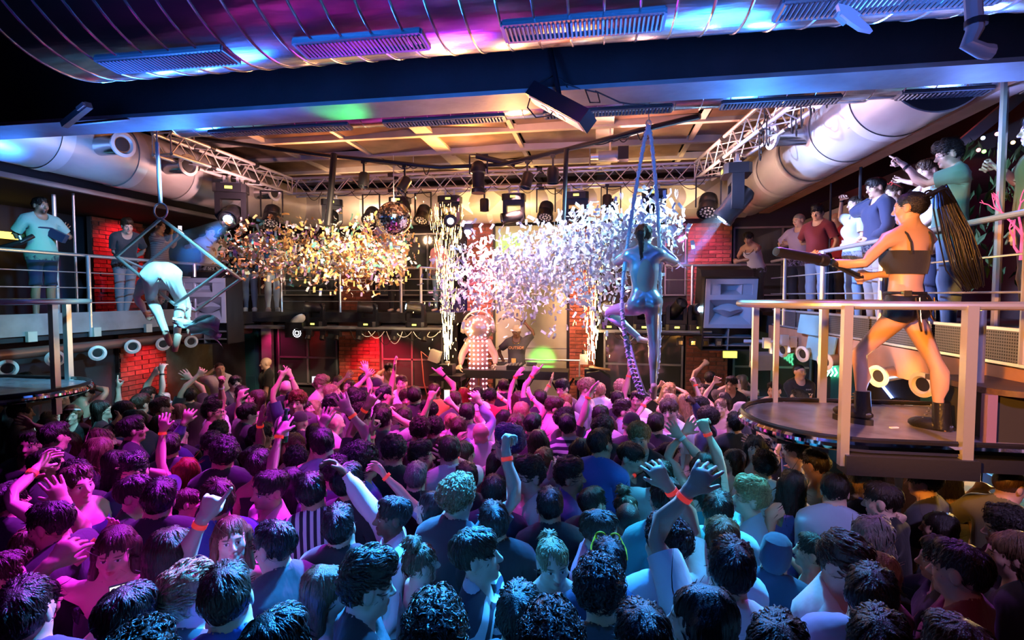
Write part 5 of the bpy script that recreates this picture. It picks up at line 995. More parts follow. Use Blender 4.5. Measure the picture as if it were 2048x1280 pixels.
def solve_pose(H, P):
    """P: dict of pose values in person space (facing +y, z up, template size) -> per bone 3x3 and translation"""
    B = H.bones; Rm = [np.eye(3)] * len(B); T = [np.zeros(3)] * len(B)
    def setb(n, Rn, pivot_rest, pivot_new):
        i = H.bi[n]; Rm[i] = Rn; T[i] = pivot_new - Rn @ pivot_rest
    ap = lambda n, p: Rm[H.bi[n]] @ p + T[H.bi[n]]
    hd = lambda n: B[H.bi[n]][1]; tl = lambda n: B[H.bi[n]][2]
    eul = lambda r, p, y: np.array(Euler((R(r), R(p), R(y)), 'XYZ').to_matrix())
    root = np.array(P.get('root', (0, 0, 0)), float)
    Rp = eul(*P.get('pelvis', (0, 0, 0)))
    setb('pelvis', Rp, hd('pelvis'), hd('pelvis') + root)
    sp = P.get('spine', (0, 0, 0)); half = tuple(x * .5 for x in sp)
    Rs = Rp @ eul(*half); setb('spine', Rs, hd('spine'), ap('pelvis', hd('spine')))
    Rc = Rs @ eul(*half); setb('chest', Rc, hd('chest'), ap('spine', hd('chest')))
    hdR = P.get('head', (0, 0, 0)); hh = tuple(x * .4 for x in hdR)
    Rn = Rc @ eul(*hh); setb('neck', Rn, hd('neck'), ap('chest', hd('neck')))
    Rh = Rc @ eul(*hdR); setb('head', Rh, hd('head'), ap('neck', hd('head')))
    for S, sx in (('R', 1), ('L', -1)):
        a0 = ARM_DIR * np.array([sx, 1, 1]); n0 = np.array([-abs(ARM_DIR[2]) * sx, 0, -ARM_DIR[0]])
        arm = P.get('arm' + S)
        shp = hd('upper' + S)
        if arm is None: arm = {}
        up_dir = arm.get('up'); fo_dir = arm.get('fo')
        lift = 0.0; lift0 = -1.0
        if 'hand' in arm:   # reach a wrist target in person space
            tgt = np.array(arm['hand'], float)
            d0 = tgt - ap('chest', shp); lift0 = max(-1.0, min(1.0, d0[2] / .5)); lift = max(0.0, lift0)
        elif up_dir is not None: lift0 = max(-1.0, min(1.0, up_dir[2] / .9)); lift = max(0.0, lift0)
        drop = max(0.0, -lift0)
        shn = ap('chest', shp) + Rc @ np.array([-.02 * sx * lift - .022 * sx * drop, 0, .045 * lift - .012 * drop])
        if 'hand' in arm:
            L1 = np.linalg.norm(tl('upper' + S) - shp); L2 = np.linalg.norm(tl('fore' + S) - hd('fore' + S))
            d = tgt - shn; D = np.linalg.norm(d); mx = (L1 + L2) * .995
            if D > mx: tgt = shn + d / D * mx; d = tgt - shn; D = mx
            D = max(D, abs(L1 - L2) + .03); u = d / np.linalg.norm(d)
            ca = (L1 * L1 + D * D - L2 * L2) / (2 * L1 * D); ca = max(-1, min(1, ca))
            pole = np.array(arm.get('pole', (sx * .8, -.1, -.6)), float)
            pv = pole - u * (pole @ u); pv /= np.linalg.norm(pv) + 1e-9
            e = shn + u * L1 * ca + pv * L1 * math.sqrt(1 - ca * ca)
            up_dir = (e - shn) / L1; fo_dir = tgt - e; fo_dir = fo_dir / np.linalg.norm(fo_dir)
        if up_dir is None: up_dir = Rc @ np.array([sx * .22, .0, -1.0])
        if fo_dir is None: fo_dir = Rc @ np.array([sx * .05, .25, -1.0])
        up_dir = np.array(up_dir, float); up_dir /= np.linalg.norm(up_dir); fo_dir = np.array(fo_dir, float); fo_dir /= np.linalg.norm(fo_dir)
        Ru = minrot(Rc @ a0, up_dir) @ Rc
        setb('upper' + S, Ru, shp, shn)
        Rf0 = minrot(Ru @ a0, fo_dir) @ Ru
        nt = np.array(arm.get('palm', (0, 1, 0) if fo_dir[2] > .2 else (-sx, 0, -.1)), float)
        nt = nt - fo_dir * (nt @ fo_dir); nt /= np.linalg.norm(nt) + 1e-9
        nc = Rf0 @ n0; tau = math.atan2(float(np.cross(nc, nt) @ fo_dir), float(nc @ nt))
        Rf = rotm(fo_dir, tau * .55) @ Rf0
        setb('fore' + S, Rf, hd('fore' + S), ap('upper' + S, hd('fore' + S)))
        Rhd = rotm(fo_dir, tau) @ Rf0
        ax = np.array([0, 1.0, 0])    # curl axis (rest) turns arm direction towards palm normal
        sg = 1.0 if np.cross(a0, n0) @ ax > 0 else -1.0
        Rhd = Rhd @ rotm(ax, sg * arm.get('bend', 0.1))
        if 'yaw' in arm: Rhd = Rhd @ rotm(n0, arm['yaw'])
        setb('hand' + S, Rhd, hd('hand' + S), ap('fore' + S, hd('hand' + S)))
        cu = CURL[arm.get('fing', 'relax')]
        for i in range(4):
            Ra = Rhd @ rotm(ax, sg * cu[i][0]); n = 'f%da' % i + S; setb(n, Ra, hd(n), ap('hand' + S, hd(n)))
            Rb = Ra @ rotm(ax, sg * cu[i][1]); n2 = 'f%db' % i + S; setb(n2, Rb, hd(n2), ap(n, hd(n2)))
        # thumb folds across the palm
        tx = np.cross(a0, n0) * 0 + a0
        s2 = 1.0 if np.cross(np.array([0, 1.0, 0]), n0) @ a0 > 0 else -1.0
        Ra = Rhd @ rotm(a0, s2 * cu[4][0]); n = 'ta' + S; setb(n, Ra, hd(n), ap('hand' + S, hd(n)))
        Rb = Ra @ rotm(a0, s2 * cu[4][1]); n2 = 'tb' + S; setb(n2, Rb, hd(n2), ap(n, hd(n2)))
        leg = P.get('leg' + S, {})
        td = np.array(leg.get('up', tl('thigh' + S) - hd('thigh' + S)), float); sd = np.array(leg.get('fo', tl('shin' + S) - hd('shin' + S)), float)
        td /= np.linalg.norm(td); sd /= np.linalg.norm(sd)
        t0 = tl('thigh' + S) - hd('thigh' + S); t0 /= np.linalg.norm(t0); s0 = tl('shin' + S) - hd('shin' + S); s0 /= np.linalg.norm(s0)
        tw = rotm((0, 0, 1), R(leg.get('turn', 0)))
        Rt = minrot(Rp @ tw @ t0, td) @ Rp @ tw if 'up' in leg else tw
        setb('thigh' + S, Rt, hd('thigh' + S), ap('pelvis', hd('thigh' + S)))
        Rsn = minrot(Rt @ s0, sd) @ Rt
        setb('shin' + S, Rsn, hd('shin' + S), ap('thigh' + S, hd('shin' + S)))
        ft = leg.get('foot')
        Rft = Rsn if ft == 'shin' else (Rsn @ eul(ft, 0, 0) if ft is not None else tw)
        setb('foot' + S, Rft, hd('foot' + S), ap('shin' + S, hd('foot' + S)))
    return np.array(Rm), np.array(T)

def skin(v, W, Rm, T):
    A = np.einsum('vb,bij->vij', W, Rm); t = W @ T
    return np.einsum('vij,vj->vi', A, v) + t
HM, HF = Human(False), Human(True)
# ---------------------------------------------------------------- skin, cloth and hair materials
def skin_mat(name, tone, lip, brow, beard=0.0):
    m = bpy.data.materials.new(name); m.use_nodes = True; N = m.node_tree.nodes; L = m.node_tree.links; p = N['Principled BSDF']
    p.inputs['Roughness'].default_value = .42; p.inputs['Subsurface Weight'].default_value = 0
    at = N.new('ShaderNodeAttribute'); at.attribute_name = 'rest'; sx = N.new('ShaderNodeSeparateXYZ'); L.new(at.outputs['Vector'], sx.inputs[0])
    ab = N.new('ShaderNodeMath'); ab.operation = 'ABSOLUTE'; L.new(sx.outputs[0], ab.inputs[0]); cx = N.new('ShaderNodeCombineXYZ'); L.new(ab.outputs[0], cx.inputs[0]); L.new(sx.outputs[1], cx.inputs[1]); L.new(sx.outputs[2], cx.inputs[2])
    col = None
    def blot(c, r, colr, soft, amt=1.0):
        nonlocal col
        s1 = N.new('ShaderNodeVectorMath'); s1.operation = 'SUBTRACT'; L.new(cx.outputs[0], s1.inputs[0]); s1.inputs[1].default_value = c
        s2 = N.new('ShaderNodeVectorMath'); s2.operation = 'DIVIDE'; L.new(s1.outputs[0], s2.inputs[0]); s2.inputs[1].default_value = r
        s3 = N.new('ShaderNodeVectorMath'); s3.operation = 'LENGTH'; L.new(s2.outputs[0], s3.inputs[0])
        mr = N.new('ShaderNodeMapRange'); mr.inputs[1].default_value = 1 + soft; mr.inputs[2].default_value = 1 - soft; mr.inputs[3].default_value = 0; mr.inputs[4].default_value = amt; L.new(s3.outputs['Value'], mr.inputs[0])
        mx = N.new('ShaderNodeMix'); mx.data_type = 'RGBA'; L.new(mr.outputs[0], mx.inputs[0])
        if col is None: mx.inputs[6].default_value = (*tone, 1)
        else: L.new(col, mx.inputs[6])
        mx.inputs[7].default_value = (*colr, 1); col = mx.outputs[2]
    if beard: blot((0, .075, 1.556), (.055, .075, .04), brow, .35, beard)
    blot((0, .095, 1.573), (.022, .022, .0115), lip, .2); blot((.034, .09, 1.6565), (.021, .03, .0048), brow, .3, .9)
    blot((.031, .095, 1.634), (.0145, .022, .0068), (.75, .72, .7), .15); blot((.031, .095, 1.634), (.0062, .03, .0066), (.02, .012, .01), .15); blot((.031, .095, 1.6405), (.0165, .03, .0022), (.03, .02, .02), .3, .9)
    L.new(col, p.inputs['Base Color']); return m
BK = (.018, .012, .01)
SK = {'fair': skin_mat('skin_fair', (.66, .42, .32), (.55, .2, .18), (.12, .07, .04)), 'tan': skin_mat('skin_tan', (.52, .31, .21), (.42, .16, .13), BK), 'olive': skin_mat('skin_olive', (.43, .25, .16), (.34, .13, .1), BK), 'brown': skin_mat('skin_brown', (.16, .08, .05), (.15, .05, .05), BK), 'dark': skin_mat('skin_dark', (.07, .038, .026), (.09, .035, .03), BK),
      'fairb': skin_mat('skin_fair_stubble', (.62, .4, .3), (.5, .2, .17), (.1, .055, .03), .5), 'tanb': skin_mat('skin_tan_beard', (.5, .3, .2), (.4, .16, .13), BK, .8), 'oliveb': skin_mat('skin_olive_beard', (.42, .24, .15), (.33, .13, .1), BK, .85)}
def cloth(name, c, **k): return mat('cloth_' + name, c, .85, bump=.5, bscale=9, stretch=(1, 1, .45), sheen=.15, **k)
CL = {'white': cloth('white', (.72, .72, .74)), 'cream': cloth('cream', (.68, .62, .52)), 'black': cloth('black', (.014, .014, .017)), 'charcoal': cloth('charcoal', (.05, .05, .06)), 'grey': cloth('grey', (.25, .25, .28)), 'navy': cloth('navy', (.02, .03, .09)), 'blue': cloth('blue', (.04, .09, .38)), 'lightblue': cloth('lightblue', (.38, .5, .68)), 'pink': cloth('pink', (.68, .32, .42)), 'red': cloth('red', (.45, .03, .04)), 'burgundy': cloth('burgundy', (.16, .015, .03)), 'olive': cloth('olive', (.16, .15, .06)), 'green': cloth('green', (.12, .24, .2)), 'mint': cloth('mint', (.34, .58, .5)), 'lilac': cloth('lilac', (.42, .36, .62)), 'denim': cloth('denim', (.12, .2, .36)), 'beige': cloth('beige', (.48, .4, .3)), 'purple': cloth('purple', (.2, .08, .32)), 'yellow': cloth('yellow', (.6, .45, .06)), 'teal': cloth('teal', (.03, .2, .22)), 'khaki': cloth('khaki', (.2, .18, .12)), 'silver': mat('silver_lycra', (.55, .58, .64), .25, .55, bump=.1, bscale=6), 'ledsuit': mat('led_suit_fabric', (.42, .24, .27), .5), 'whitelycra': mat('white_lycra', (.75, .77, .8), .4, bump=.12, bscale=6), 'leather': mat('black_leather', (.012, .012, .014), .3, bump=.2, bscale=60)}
def striped(name, a, b, axis, sc):
    m = bpy.data.materials.new('cloth_' + name); m.use_nodes = True; N = m.node_tree.nodes; L = m.node_tree.links; p = N['Principled BSDF']; p.inputs['Roughness'].default_value = .85
    at = N.new('ShaderNodeAttribute'); at.attribute_name = 'rest'; sx = N.new('ShaderNodeSeparateXYZ'); L.new(at.outputs['Vector'], sx.inputs[0]); mu = N.new('ShaderNodeMath'); mu.operation = 'MULTIPLY'; mu.inputs[1].default_value = sc; L.new(sx.outputs[axis], mu.inputs[0]); fr = N.new('ShaderNodeMath'); fr.operation = 'FRACT'; L.new(mu.outputs[0], fr.inputs[0]); gt = N.new('ShaderNodeMath'); gt.operation = 'GREATER_THAN'; gt.inputs[1].default_value = .5; L.new(fr.outputs[0], gt.inputs[0]); mx = N.new('ShaderNodeMix'); mx.data_type = 'RGBA'; mx.inputs[6].default_value = (*a, 1); mx.inputs[7].default_value = (*b, 1); L.new(gt.outputs[0], mx.inputs[0]); L.new(mx.outputs[2], p.inputs[0]); CL[name] = m
striped('vstripe', (.02, .02, .03), (.7, .7, .74), 0, 26); striped('hstripe', (.03, .03, .05), (.62, .6, .62), 2, 16); striped('pattern', (.5, .4, .42), (.3, .18, .22), 2, 30)
def hairm(name, c): return mat('hair_' + name, c, .4, bump=.35, bscale=60, stretch=(3.2, 3.2, .35), var=.5, vscale=40, spec=.4)
HC = {'black': hairm('black', (.008, .007, .008)), 'dark': hairm('dark', (.018, .011, .008)), 'brown': hairm('brown', (.06, .03, .016)), 'light': hairm('light', (.16, .09, .045)), 'blond': hairm('blond', (.42, .28, .13)), 'ginger': hairm('ginger', (.24, .08, .025)), 'grey': hairm('grey', (.3, .29, .28)), 'purple': hairm('purple', (.12, .05, .25)), 'pink': hairm('pink', (.55, .25, .3)), 'red': hairm('red', (.3, .03, .02))}

# ---------------------------------------------------------------- hair styles (shared meshes in head space)
def _noise(P, f, s):
    r = np.random.RandomState(s); o = np.zeros(len(P))
    for k in range(7):
        d = r.normal(size=3); d /= np.linalg.norm(d); o += np.sin(P @ d * f * r.uniform(.7, 1.5) + r.uniform(0, 6.28))
    return o / 7
def hair(name, prims, subs, amp=.004, freq=90, tris=1500, str_z=.35, h=.0065, face=(.074, .078, .088), fc=(0, .098, 1.598), nstr=520, slen=.05, swid=.0045, lift=.006, mess=.22, crown=(0, -.04, 1.78), flow=(0, 0, -.02), curl=0):
    F = Field((0, -.32, 1.05), (.24, .2, 1.9), h)
    for p in prims: F.add(p[0], p[1])
    F.add(('e', fc, face), .012, True); F.add(('e', (0, .02, 1.53), (.06, .085, .06)), .01, True)
    for p in subs: F.add(p[0], p[1], True)
    V, Q = F.mesh()
    A = V[Q[:, 1]] - V[Q[:, 0]]; B = V[Q[:, 3]] - V[Q[:, 0]]; fnm = np.cross(A, B); n = np.zeros_like(V)
    for k in range(4): np.add.at(n, Q[:, k], fnm)
    n /= np.linalg.norm(n, axis=1, keepdims=True) + 1e-9
    V = V + n * (amp * _noise(V * np.array([1, 1, str_z]), freq, 3) * 1.8)[:, None]
    V, T = decimate(V, Q, min(1, tris / (2 * len(Q))))
    # locks of hair growing over the cap
    rs = np.random.RandomState(len(name) + 5); fn = np.cross(V[T[:, 1]] - V[T[:, 0]], V[T[:, 2]] - V[T[:, 0]]); ar = np.linalg.norm(fn, axis=1); fn = fn / (ar[:, None] + 1e-12)
    if nstr == 0: nstr = 2
    pick = rs.choice(len(T), nstr, p=ar / ar.sum()); w = rs.dirichlet((1, 1, 1), nstr); P0 = (V[T[pick]] * w[:, :, None]).sum(1); Nn = fn[pick]; ok = (P0[:, 2] > 1.59) | (P0[:, 1] < 0)
    P0, Nn = P0[ok], Nn[ok]; C = np.array(crown); rad = P0 - C + np.array(flow); t = rad - Nn * (rad * Nn).sum(1, keepdims=True); t /= np.linalg.norm(t, axis=1, keepdims=True) + 1e-9
    t += rs.normal(size=t.shape) * mess; t -= Nn * (t * Nn).sum(1, keepdims=True); t /= np.linalg.norm(t, axis=1, keepdims=True) + 1e-9; b = np.cross(Nn, t); ln = slen * rs.uniform(.6, 1.3, len(P0)); K = 5; sv = []; st = []; o = len(V)
    wd = swid * rs.uniform(.6, 1.3, len(P0)); ph = rs.uniform(0, 6.28, len(P0)); ns = len(P0)
    for k in range(K + 1):
        u = k / K
        if curl: c = P0 + (t * np.cos(ph + u * 4.2)[:, None] + b * np.sin(ph + u * 4.2)[:, None]) * curl + Nn * (lift * u)
        else: c = P0 + t * (ln * u)[:, None] + Nn * (lift * np.sin(u * 2.6) - .9 * (ln * u) ** 2 / .1)[:, None]
        q = wd * (1 - .85 * u ** 1.5)
        sv += [c + b * q[:, None], c + Nn * (q * .8)[:, None], c - b * q[:, None]]
    SV = np.stack(sv, 1)   # strand, ring*3, xyz
    base = o + np.arange(ns)[:, None, None] * (3 * (K + 1)); F_ = []
    for k in range(K):
        for a, c2 in ((0, 1), (1, 2)):
            F_ += [(3 * k + a, 3 * k + c2, 3 * k + 3 + c2), (3 * k + a, 3 * k + 3 + c2, 3 * k + 3 + a)]
    ST = (base + np.array(F_)[None]).reshape(-1, 3); V = np.concatenate([V, SV.reshape(-1, 3)]); T = np.concatenate([T, ST])
    me = bpy.data.meshes.new(name); me.from_pydata(V.tolist(), [], T.tolist()); me.polygons.foreach_set('use_smooth', [True] * len(T)); me.materials.append(None); HAIR[name] = me
HAIR = {}
cap_ = (('e', (0, -.012, 1.672), (.082, .104, .093)), .02); nape = [(('e', (0, -.1, 1.5), (.09, .06, .05)), .02)]
low = [(('e', (0, .0, 1.48), (.2, .2, .1)), .01), (('e', (.09, .004, 1.625), (.03, .034, .042)), .012)]
hair('short', [cap_, (('e', (0, .03, 1.735), (.06, .06, .03)), .02)], low, .005, 110)
hair('slick', [(('e', (0, -.012, 1.668), (.0795, .1, .0895)), .02)], low, .001, 60, 700, nstr=600, slen=.07, swid=.003, lift=.002, mess=.05, crown=(0, .2, 1.7), flow=(0, -.2, .02))
hair('quiff', [(('e', (0, -.012, 1.668), (.08, .101, .09)), .02), (('e', (0, .052, 1.735), (.058, .052, .045)), .05), (('e', (0, -.01, 1.74), (.064, .075, .038)), .05)], low, .006, 100, lift=.012, crown=(0, -.12, 1.74), flow=(0, .05, .03))
hair('buzz', [(('e', (0, -.01, 1.667), (.0785, .1, .0895)), .02)], low, .001, 60, 700, nstr=0)
hair('curly', [(('e', (0, -.012, 1.69), (.096, .112, .092)), .02), (('e', (0, .04, 1.74), (.07, .06, .045)), .02)], low, .005, 120, 1800, 1.0, nstr=620, swid=.0055, lift=.014, curl=.013)
hair('afro', [(('e', (0, -.02, 1.70), (.125, .135, .12)), .02)], low, .005, 120, 1800, 1.0, nstr=900, swid=.0055, lift=.016, curl=.014)
hair('bowl', [(('e', (0, -.01, 1.68), (.094, .113, .092)), .02), (('e', (0, .065, 1.70), (.06, .045, .05)), .02)], low, .006, 110)
lng = [cap_, (('c', (0, -.06, 1.66), (0, -.085, 1.36), .085, .075, (1, .55, 1)), .04), (('c', (.075, -.02, 1.66), (.1, -.02, 1.40), .03, .028), .03)]
hair('long', lng, [], .004, 120, 1800, .12, nstr=620, slen=.10, swid=.005, mess=.08, flow=(0, 0, -.25)); hair('wavy', [cap_, (('c', (0, -.06, 1.66), (0, -.08, 1.38), .1, .1, (1, .6, 1)), .04), (('c', (.085, .0, 1.66), (.115, .02, 1.42), .035, .04), .03)], [], .010, 90, 2000, .5, nstr=620, slen=.08, swid=.006, mess=.3, lift=.014, flow=(0, 0, -.2))
hair('bob', [cap_, (('c', (0, -.05, 1.66), (0, -.06, 1.52), .095, .095, (1, .7, 1)), .03)], [], .004, 110, 1500, .15, nstr=560, slen=.09, mess=.08, flow=(0, 0, -.2))
tight = (('e', (0, -.012, 1.668), (.08, .101, .09)), .02)
hair('bun', [tight, (('e', (0, -.115, 1.71), (.045, .04, .042)), .015)], low, .004, 110, 1400); hair('pony', [tight, (('c', (0, -.1, 1.70), (0, -.15, 1.66), .024, .034), .015), (('c', (0, -.15, 1.66), (0, -.14, 1.42), .036, .014), .03)], low[:0] + [(('e', (0, .03, 1.47), (.2, .1, .1)), .01)], .005, 110, 1700, .2)
hair('messybun', [tight, (('e', (0, -.06, 1.775), (.055, .05, .04)), .015), (('c', (.075, .03, 1.66), (.085, .05, 1.5), .01, .006), .01)], low, .008, 140, 1800, 1)
def lathe_me(name, build): 
    me = build.me(name); me.materials.append(None); HAIR[name] = me
cp = MB().lathe([(.0, .1), (.04, .096), (.075, .07), (.092, .03), (.096, 0)], (0, -.008, 1.675), (0, 0, 1), 22); cp.v = [(x * .9, y * 1.12 + .0, z) for x, y, z in cp.v]
cp.prism([(.075 * math.cos(t), .085 + .095 * math.sin(t)) for t in np.linspace(0, math.pi, 12)], 1.672, 1.68); lathe_me('cap', cp)
bk_ = MB().lathe([(.0, .095), (.05, .088), (.08, .06), (.094, .0), (.125, -.035), (.122, -.04), (.09, -.005)], (0, -.008, 1.68), (0, 0, 1), 24); bk_.v = [(x * .92, y * 1.1, z) for x, y, z in bk_.v]; lathe_me('bucket', bk_)
hd_ = MB().lathe([(.0, .098), (.05, .09), (.082, .06), (.093, .0), (.091, -.07), (.06, -.12)], (0, -.02, 1.675), (0, 0, 1), 24); hd_.v = [(x * .93, y * 1.12 if y < .0 else y * .9, z) for x, y, z in hd_.v]; lathe_me('hood', hd_)
gl = MB()
for sx in (-1, 1): gl.prism([(sx * .034 + .02 * math.cos(t), 1.635 + .014 * math.sin(t)) for t in np.linspace(0, 6.283, 13)[:-1]], .107, .111, 'y'); gl.box((sx * .06, .055, 1.638), (.003, .105, .005), Euler((0, 0, sx * .15)))
gl.box((0, .109, 1.64), (.03, .004, .004)); lathe_me('glasses', gl)
g2 = MB()
for sx in (-1, 1): g2.tube([(sx * .036 + .024 * math.cos(t), .08 + .0 * t, 1.752 + .02 * math.sin(t)) for t in np.linspace(0, 6.283, 15)[:-1]], .005, 6, closed=True); g2.tube([(sx * .06, .08, 1.755), (sx * .085, .02, 1.72), (sx * .085, -.03, 1.69)], .004, 5)
g2.tube([(-.012, .082, 1.752), (.012, .082, 1.752)], .004, 5); lathe_me('headglasses', g2)
hp = MB().tube([(.1 * math.cos(t), -.01, 1.655 + .115 * math.sin(t)) for t in np.linspace(0, math.pi, 14)], .008, 6); hp.cyl((.085, -.01, 1.635), (.105, -.01, 1.635), .034).cyl((-.085, -.01, 1.635), (-.105, -.01, 1.635), .034); lathe_me('headphones', hp)
hb = MB().tube([(.084 * math.cos(t), .098 * math.sin(t) - .012, 1.70 + .03 * math.sin(t)) for t in np.linspace(0, 6.283, 25)[:-1]], .011, 6, closed=True); lathe_me('headband', hb)
# wristband around the forearm end (rest space, right arm)
def _band():
    P, sh, el, wr = body_prims(False)[:4]; c = Vector(wr - ARM_DIR * .035); d = Vector(ARM_DIR); me = MB().lathe([(.031, -.011), (.034, -.011), (.034, .011), (.031, .011)], c, d, 14); me.f = [f for f in me.f if len(f) == 4]
    o = me.me('wristband'); o.materials.append(None); o2 = MB(); o2.v = [(-x, y, z) for x, y, z in me.v]; o2.f = me.f; q = o2.me('wristband'); q.materials.append(None); return o, q
BAND = dict(zip('RL', _band()))
BM = {'red': mat('band_red', (.9, .06, .05), .5, emit=(1, .05, .03), estr=.25), 'pink': mat('band_pink', (.9, .12, .4), .5, emit=(1, .08, .3), estr=.2), 'yellow': mat('band_yellow', (.8, .6, .08), .5), 'white': mat('band_white', (.8, .8, .8), .5), 'black': M['blackmetal']}
shoe_v = None
def covered(H, v, top, bot):
    x, z = np.abs(v[:, 0]), v[:, 2]; arm = (v[:, 0:1] * np.sign(v[:, 0:1])).ravel() * ARM_DIR[0] + (z - 1.425) * ARM_DIR[2]
    c = np.zeros(len(v), bool); s0 = .178 * ARM_DIR[0]
    if top in ('tee', 'long', 'crop', 'tightsleeve'):
        lim = {'tee': .17, 'long': .48, 'crop': .08, 'tightsleeve': .48}[top]; zl = {'crop': 1.15}.get(top, .9); c |= (z > zl) & (z < 1.43) & (x < .2); c |= (x >= .16) & (z > 1.2) & (arm - s0 < lim)
        if top in ('tee', 'long'): c |= (z > 1.4) & (z < 1.455) & (x > .1)
    if top in ('tank', 'croptank', 'bralet'): c |= (z > (.9 if top == 'tank' else 1.19)) & (z < 1.36) & (x < .17)
    if bot: zl = {'shorts': .52, 'hotpants': .86}.get(bot, .1); c |= (z > zl) & (z < .97) & (x < .3)
    return c
NRM = {}
def mesh_from(name, H, key, pk, Rm, T, m, shrink=None):
    v, f, W = pk
    if shrink is not None:
        if key not in NRM:
            n = np.zeros_like(v); fn = np.cross(v[f[:, 1]] - v[f[:, 0]], v[f[:, 2]] - v[f[:, 0]])
            for k in range(3): np.add.at(n, f[:, k], fn)
            NRM[key] = n / (np.linalg.norm(n, axis=1, keepdims=True) + 1e-9)
        src = v - NRM[key] * (shrink[:, None] * .009)
    else: src = v
    p = skin(src, W, Rm, T)
    me = bpy.data.meshes.new(name); me.vertices.add(len(p)); me.vertices.foreach_set('co', p.astype('f').ravel()); me.loops.add(len(f) * 3); me.loops.foreach_set('vertex_index', f.astype(np.int32).ravel()); me.polygons.add(len(f)); me.polygons.foreach_set('loop_start', np.arange(0, len(f) * 3, 3, dtype=np.int32)); me.polygons.foreach_set('use_smooth', np.ones(len(f), bool)); me.update(calc_edges=True)
    at = me.attributes.new('rest', 'FLOAT_VECTOR', 'POINT'); at.data.foreach_set('vector', v.astype('f').ravel()); me.materials.append(m); return me
def rigid(Mp, Rm, T, H, bone):
    i = H.bi[bone]; A = Matrix(Rm[i].tolist()).to_4x4(); A.translation = Vector(T[i]); return Mp @ A
def person(label, pos, yaw, h, sex, pose, top, topc, bot, botc, hr, hc, sk='fair', lod='mid', bands=(), extra=(), group=None, cat='person', shoes=None, roll=None, up=None):
    """pos: feet; arms may give 'handw' (world wrist target)"""
    H = HF if sex == 'f' else HM; s = h / 1.75
    Mp = Matrix.Translation(Vector(pos)) @ Matrix.Rotation(R(yaw), 4, 'Z') @ (roll.to_4x4() if roll is not None else Matrix.Identity(4)) @ Matrix.Scale(s, 4); inv = Mp.inverted()
    for S in 'RL':
        a = pose.get('arm' + S)
        if a and 'handw' in a: a['hand'] = tuple(inv @ Vector(a['handw']))
        if a and 'palmw' in a: a['palm'] = tuple(inv.to_3x3() @ Vector(a['palmw']))
    Rm, T = solve_pose(H, pose)
    r = link('person', None, None, Matrix.Translation(Vector(pos))); r.empty_display_size = .1; tag(r, label, cat, group)
    pk = H.body[lod]
    link('body', mesh_from('body', H, (sex, lod), pk, Rm, T, SK[sk], covered(H, pk[0], top, bot)), r, Mp)
    if top: nm = {'tee': 'tee_shirt', 'long': 'long_sleeved_top', 'crop': 'crop_top', 'tank': 'tank_top', 'croptank': 'crop_top', 'bralet': 'crop_top', 'tightsleeve': 'bodysuit_top'}[top]; link(nm, mesh_from(nm, H, None, H.garm[top], Rm, T, CL[topc]), r, Mp)
    if bot: nm = {'hotpants': 'hot_pants'}.get(bot, bot); link(nm, mesh_from(nm, H, None, H.garm[bot], Rm, T, CL[botc]), r, Mp)
    hm = rigid(Mp, Rm, T, H, 'head')
    if hr: link('hair' if hr not in ('cap', 'bucket', 'hood') else {'cap': 'cap', 'bucket': 'bucket_hat', 'hood': 'head_wrap'}[hr], HAIR[hr], r, hm, m=HC[hc] if hc in HC and hr not in ('cap', 'bucket', 'hood') else CL[hc])
    for nm, key, mm in extra: link(nm, HAIR[key], r, hm, m=mm)
    for S, c in bands: link('wristband', BAND[S], r, rigid(Mp, Rm, T, H, 'fore' + S), m=BM[c])
    if shoes:
        for S, q in (('R', 1), ('L', -1)):
            fm = rigid(Mp, Rm, T, H, 'foot' + S); sm = MB().sphere((.1 * q, .04, .045), (.055, .145, .055), 14, 9); sm.v = [(x, y, max(z, .0)) for x, y, z in sm.v]
            if shoes == 'boot': sm.cyl((.094 * q, -.03, .03), (.093 * q, -.022, .22), .058, .052, n=16)
            b = link('boot' if shoes == 'boot' else 'shoe', sm.me('shoe', CL['leather'] if shoes == 'boot' else CL[shoes]), r, fm)
            sl = MB().prism([(.1 * q + .054 * math.cos(t), .04 + .148 * math.sin(t)) for t in np.linspace(0, 6.283, 17)[:-1]], -.012 if shoes != 'boot' else -.035, .012); link('sole', sl.me('sole', CL['white'] if shoes not in ('boot', 'black') else M['rubber']), b, fm)
            if shoes == 'boot':
                lc = MB()
                for k in range(5): lc.cyl((.072 * q, .05 - k * .012 + .03, .09 + k * .026), (.118 * q, .05 - k * .012 + .03, .09 + k * .026), .005, n=5)
                link('laces', lc.me('laces', M['grey']), b, fm)
    return r, Mp, Rm, T, H
def reach(px, py, shoulder, L=.5):
    """point on the pixel's line of sight that an arm of length L from the shoulder reaches"""
    d = ray(px, py).normalized(); v = Vector(shoulder) - EYE; t0 = v.dot(d); m = (v - d * t0).length
    return EYE + d * t0 if m >= L * .98 else EYE + d * (t0 + math.sqrt(max(0, (L * .9) ** 2 - m * m)) * .6)
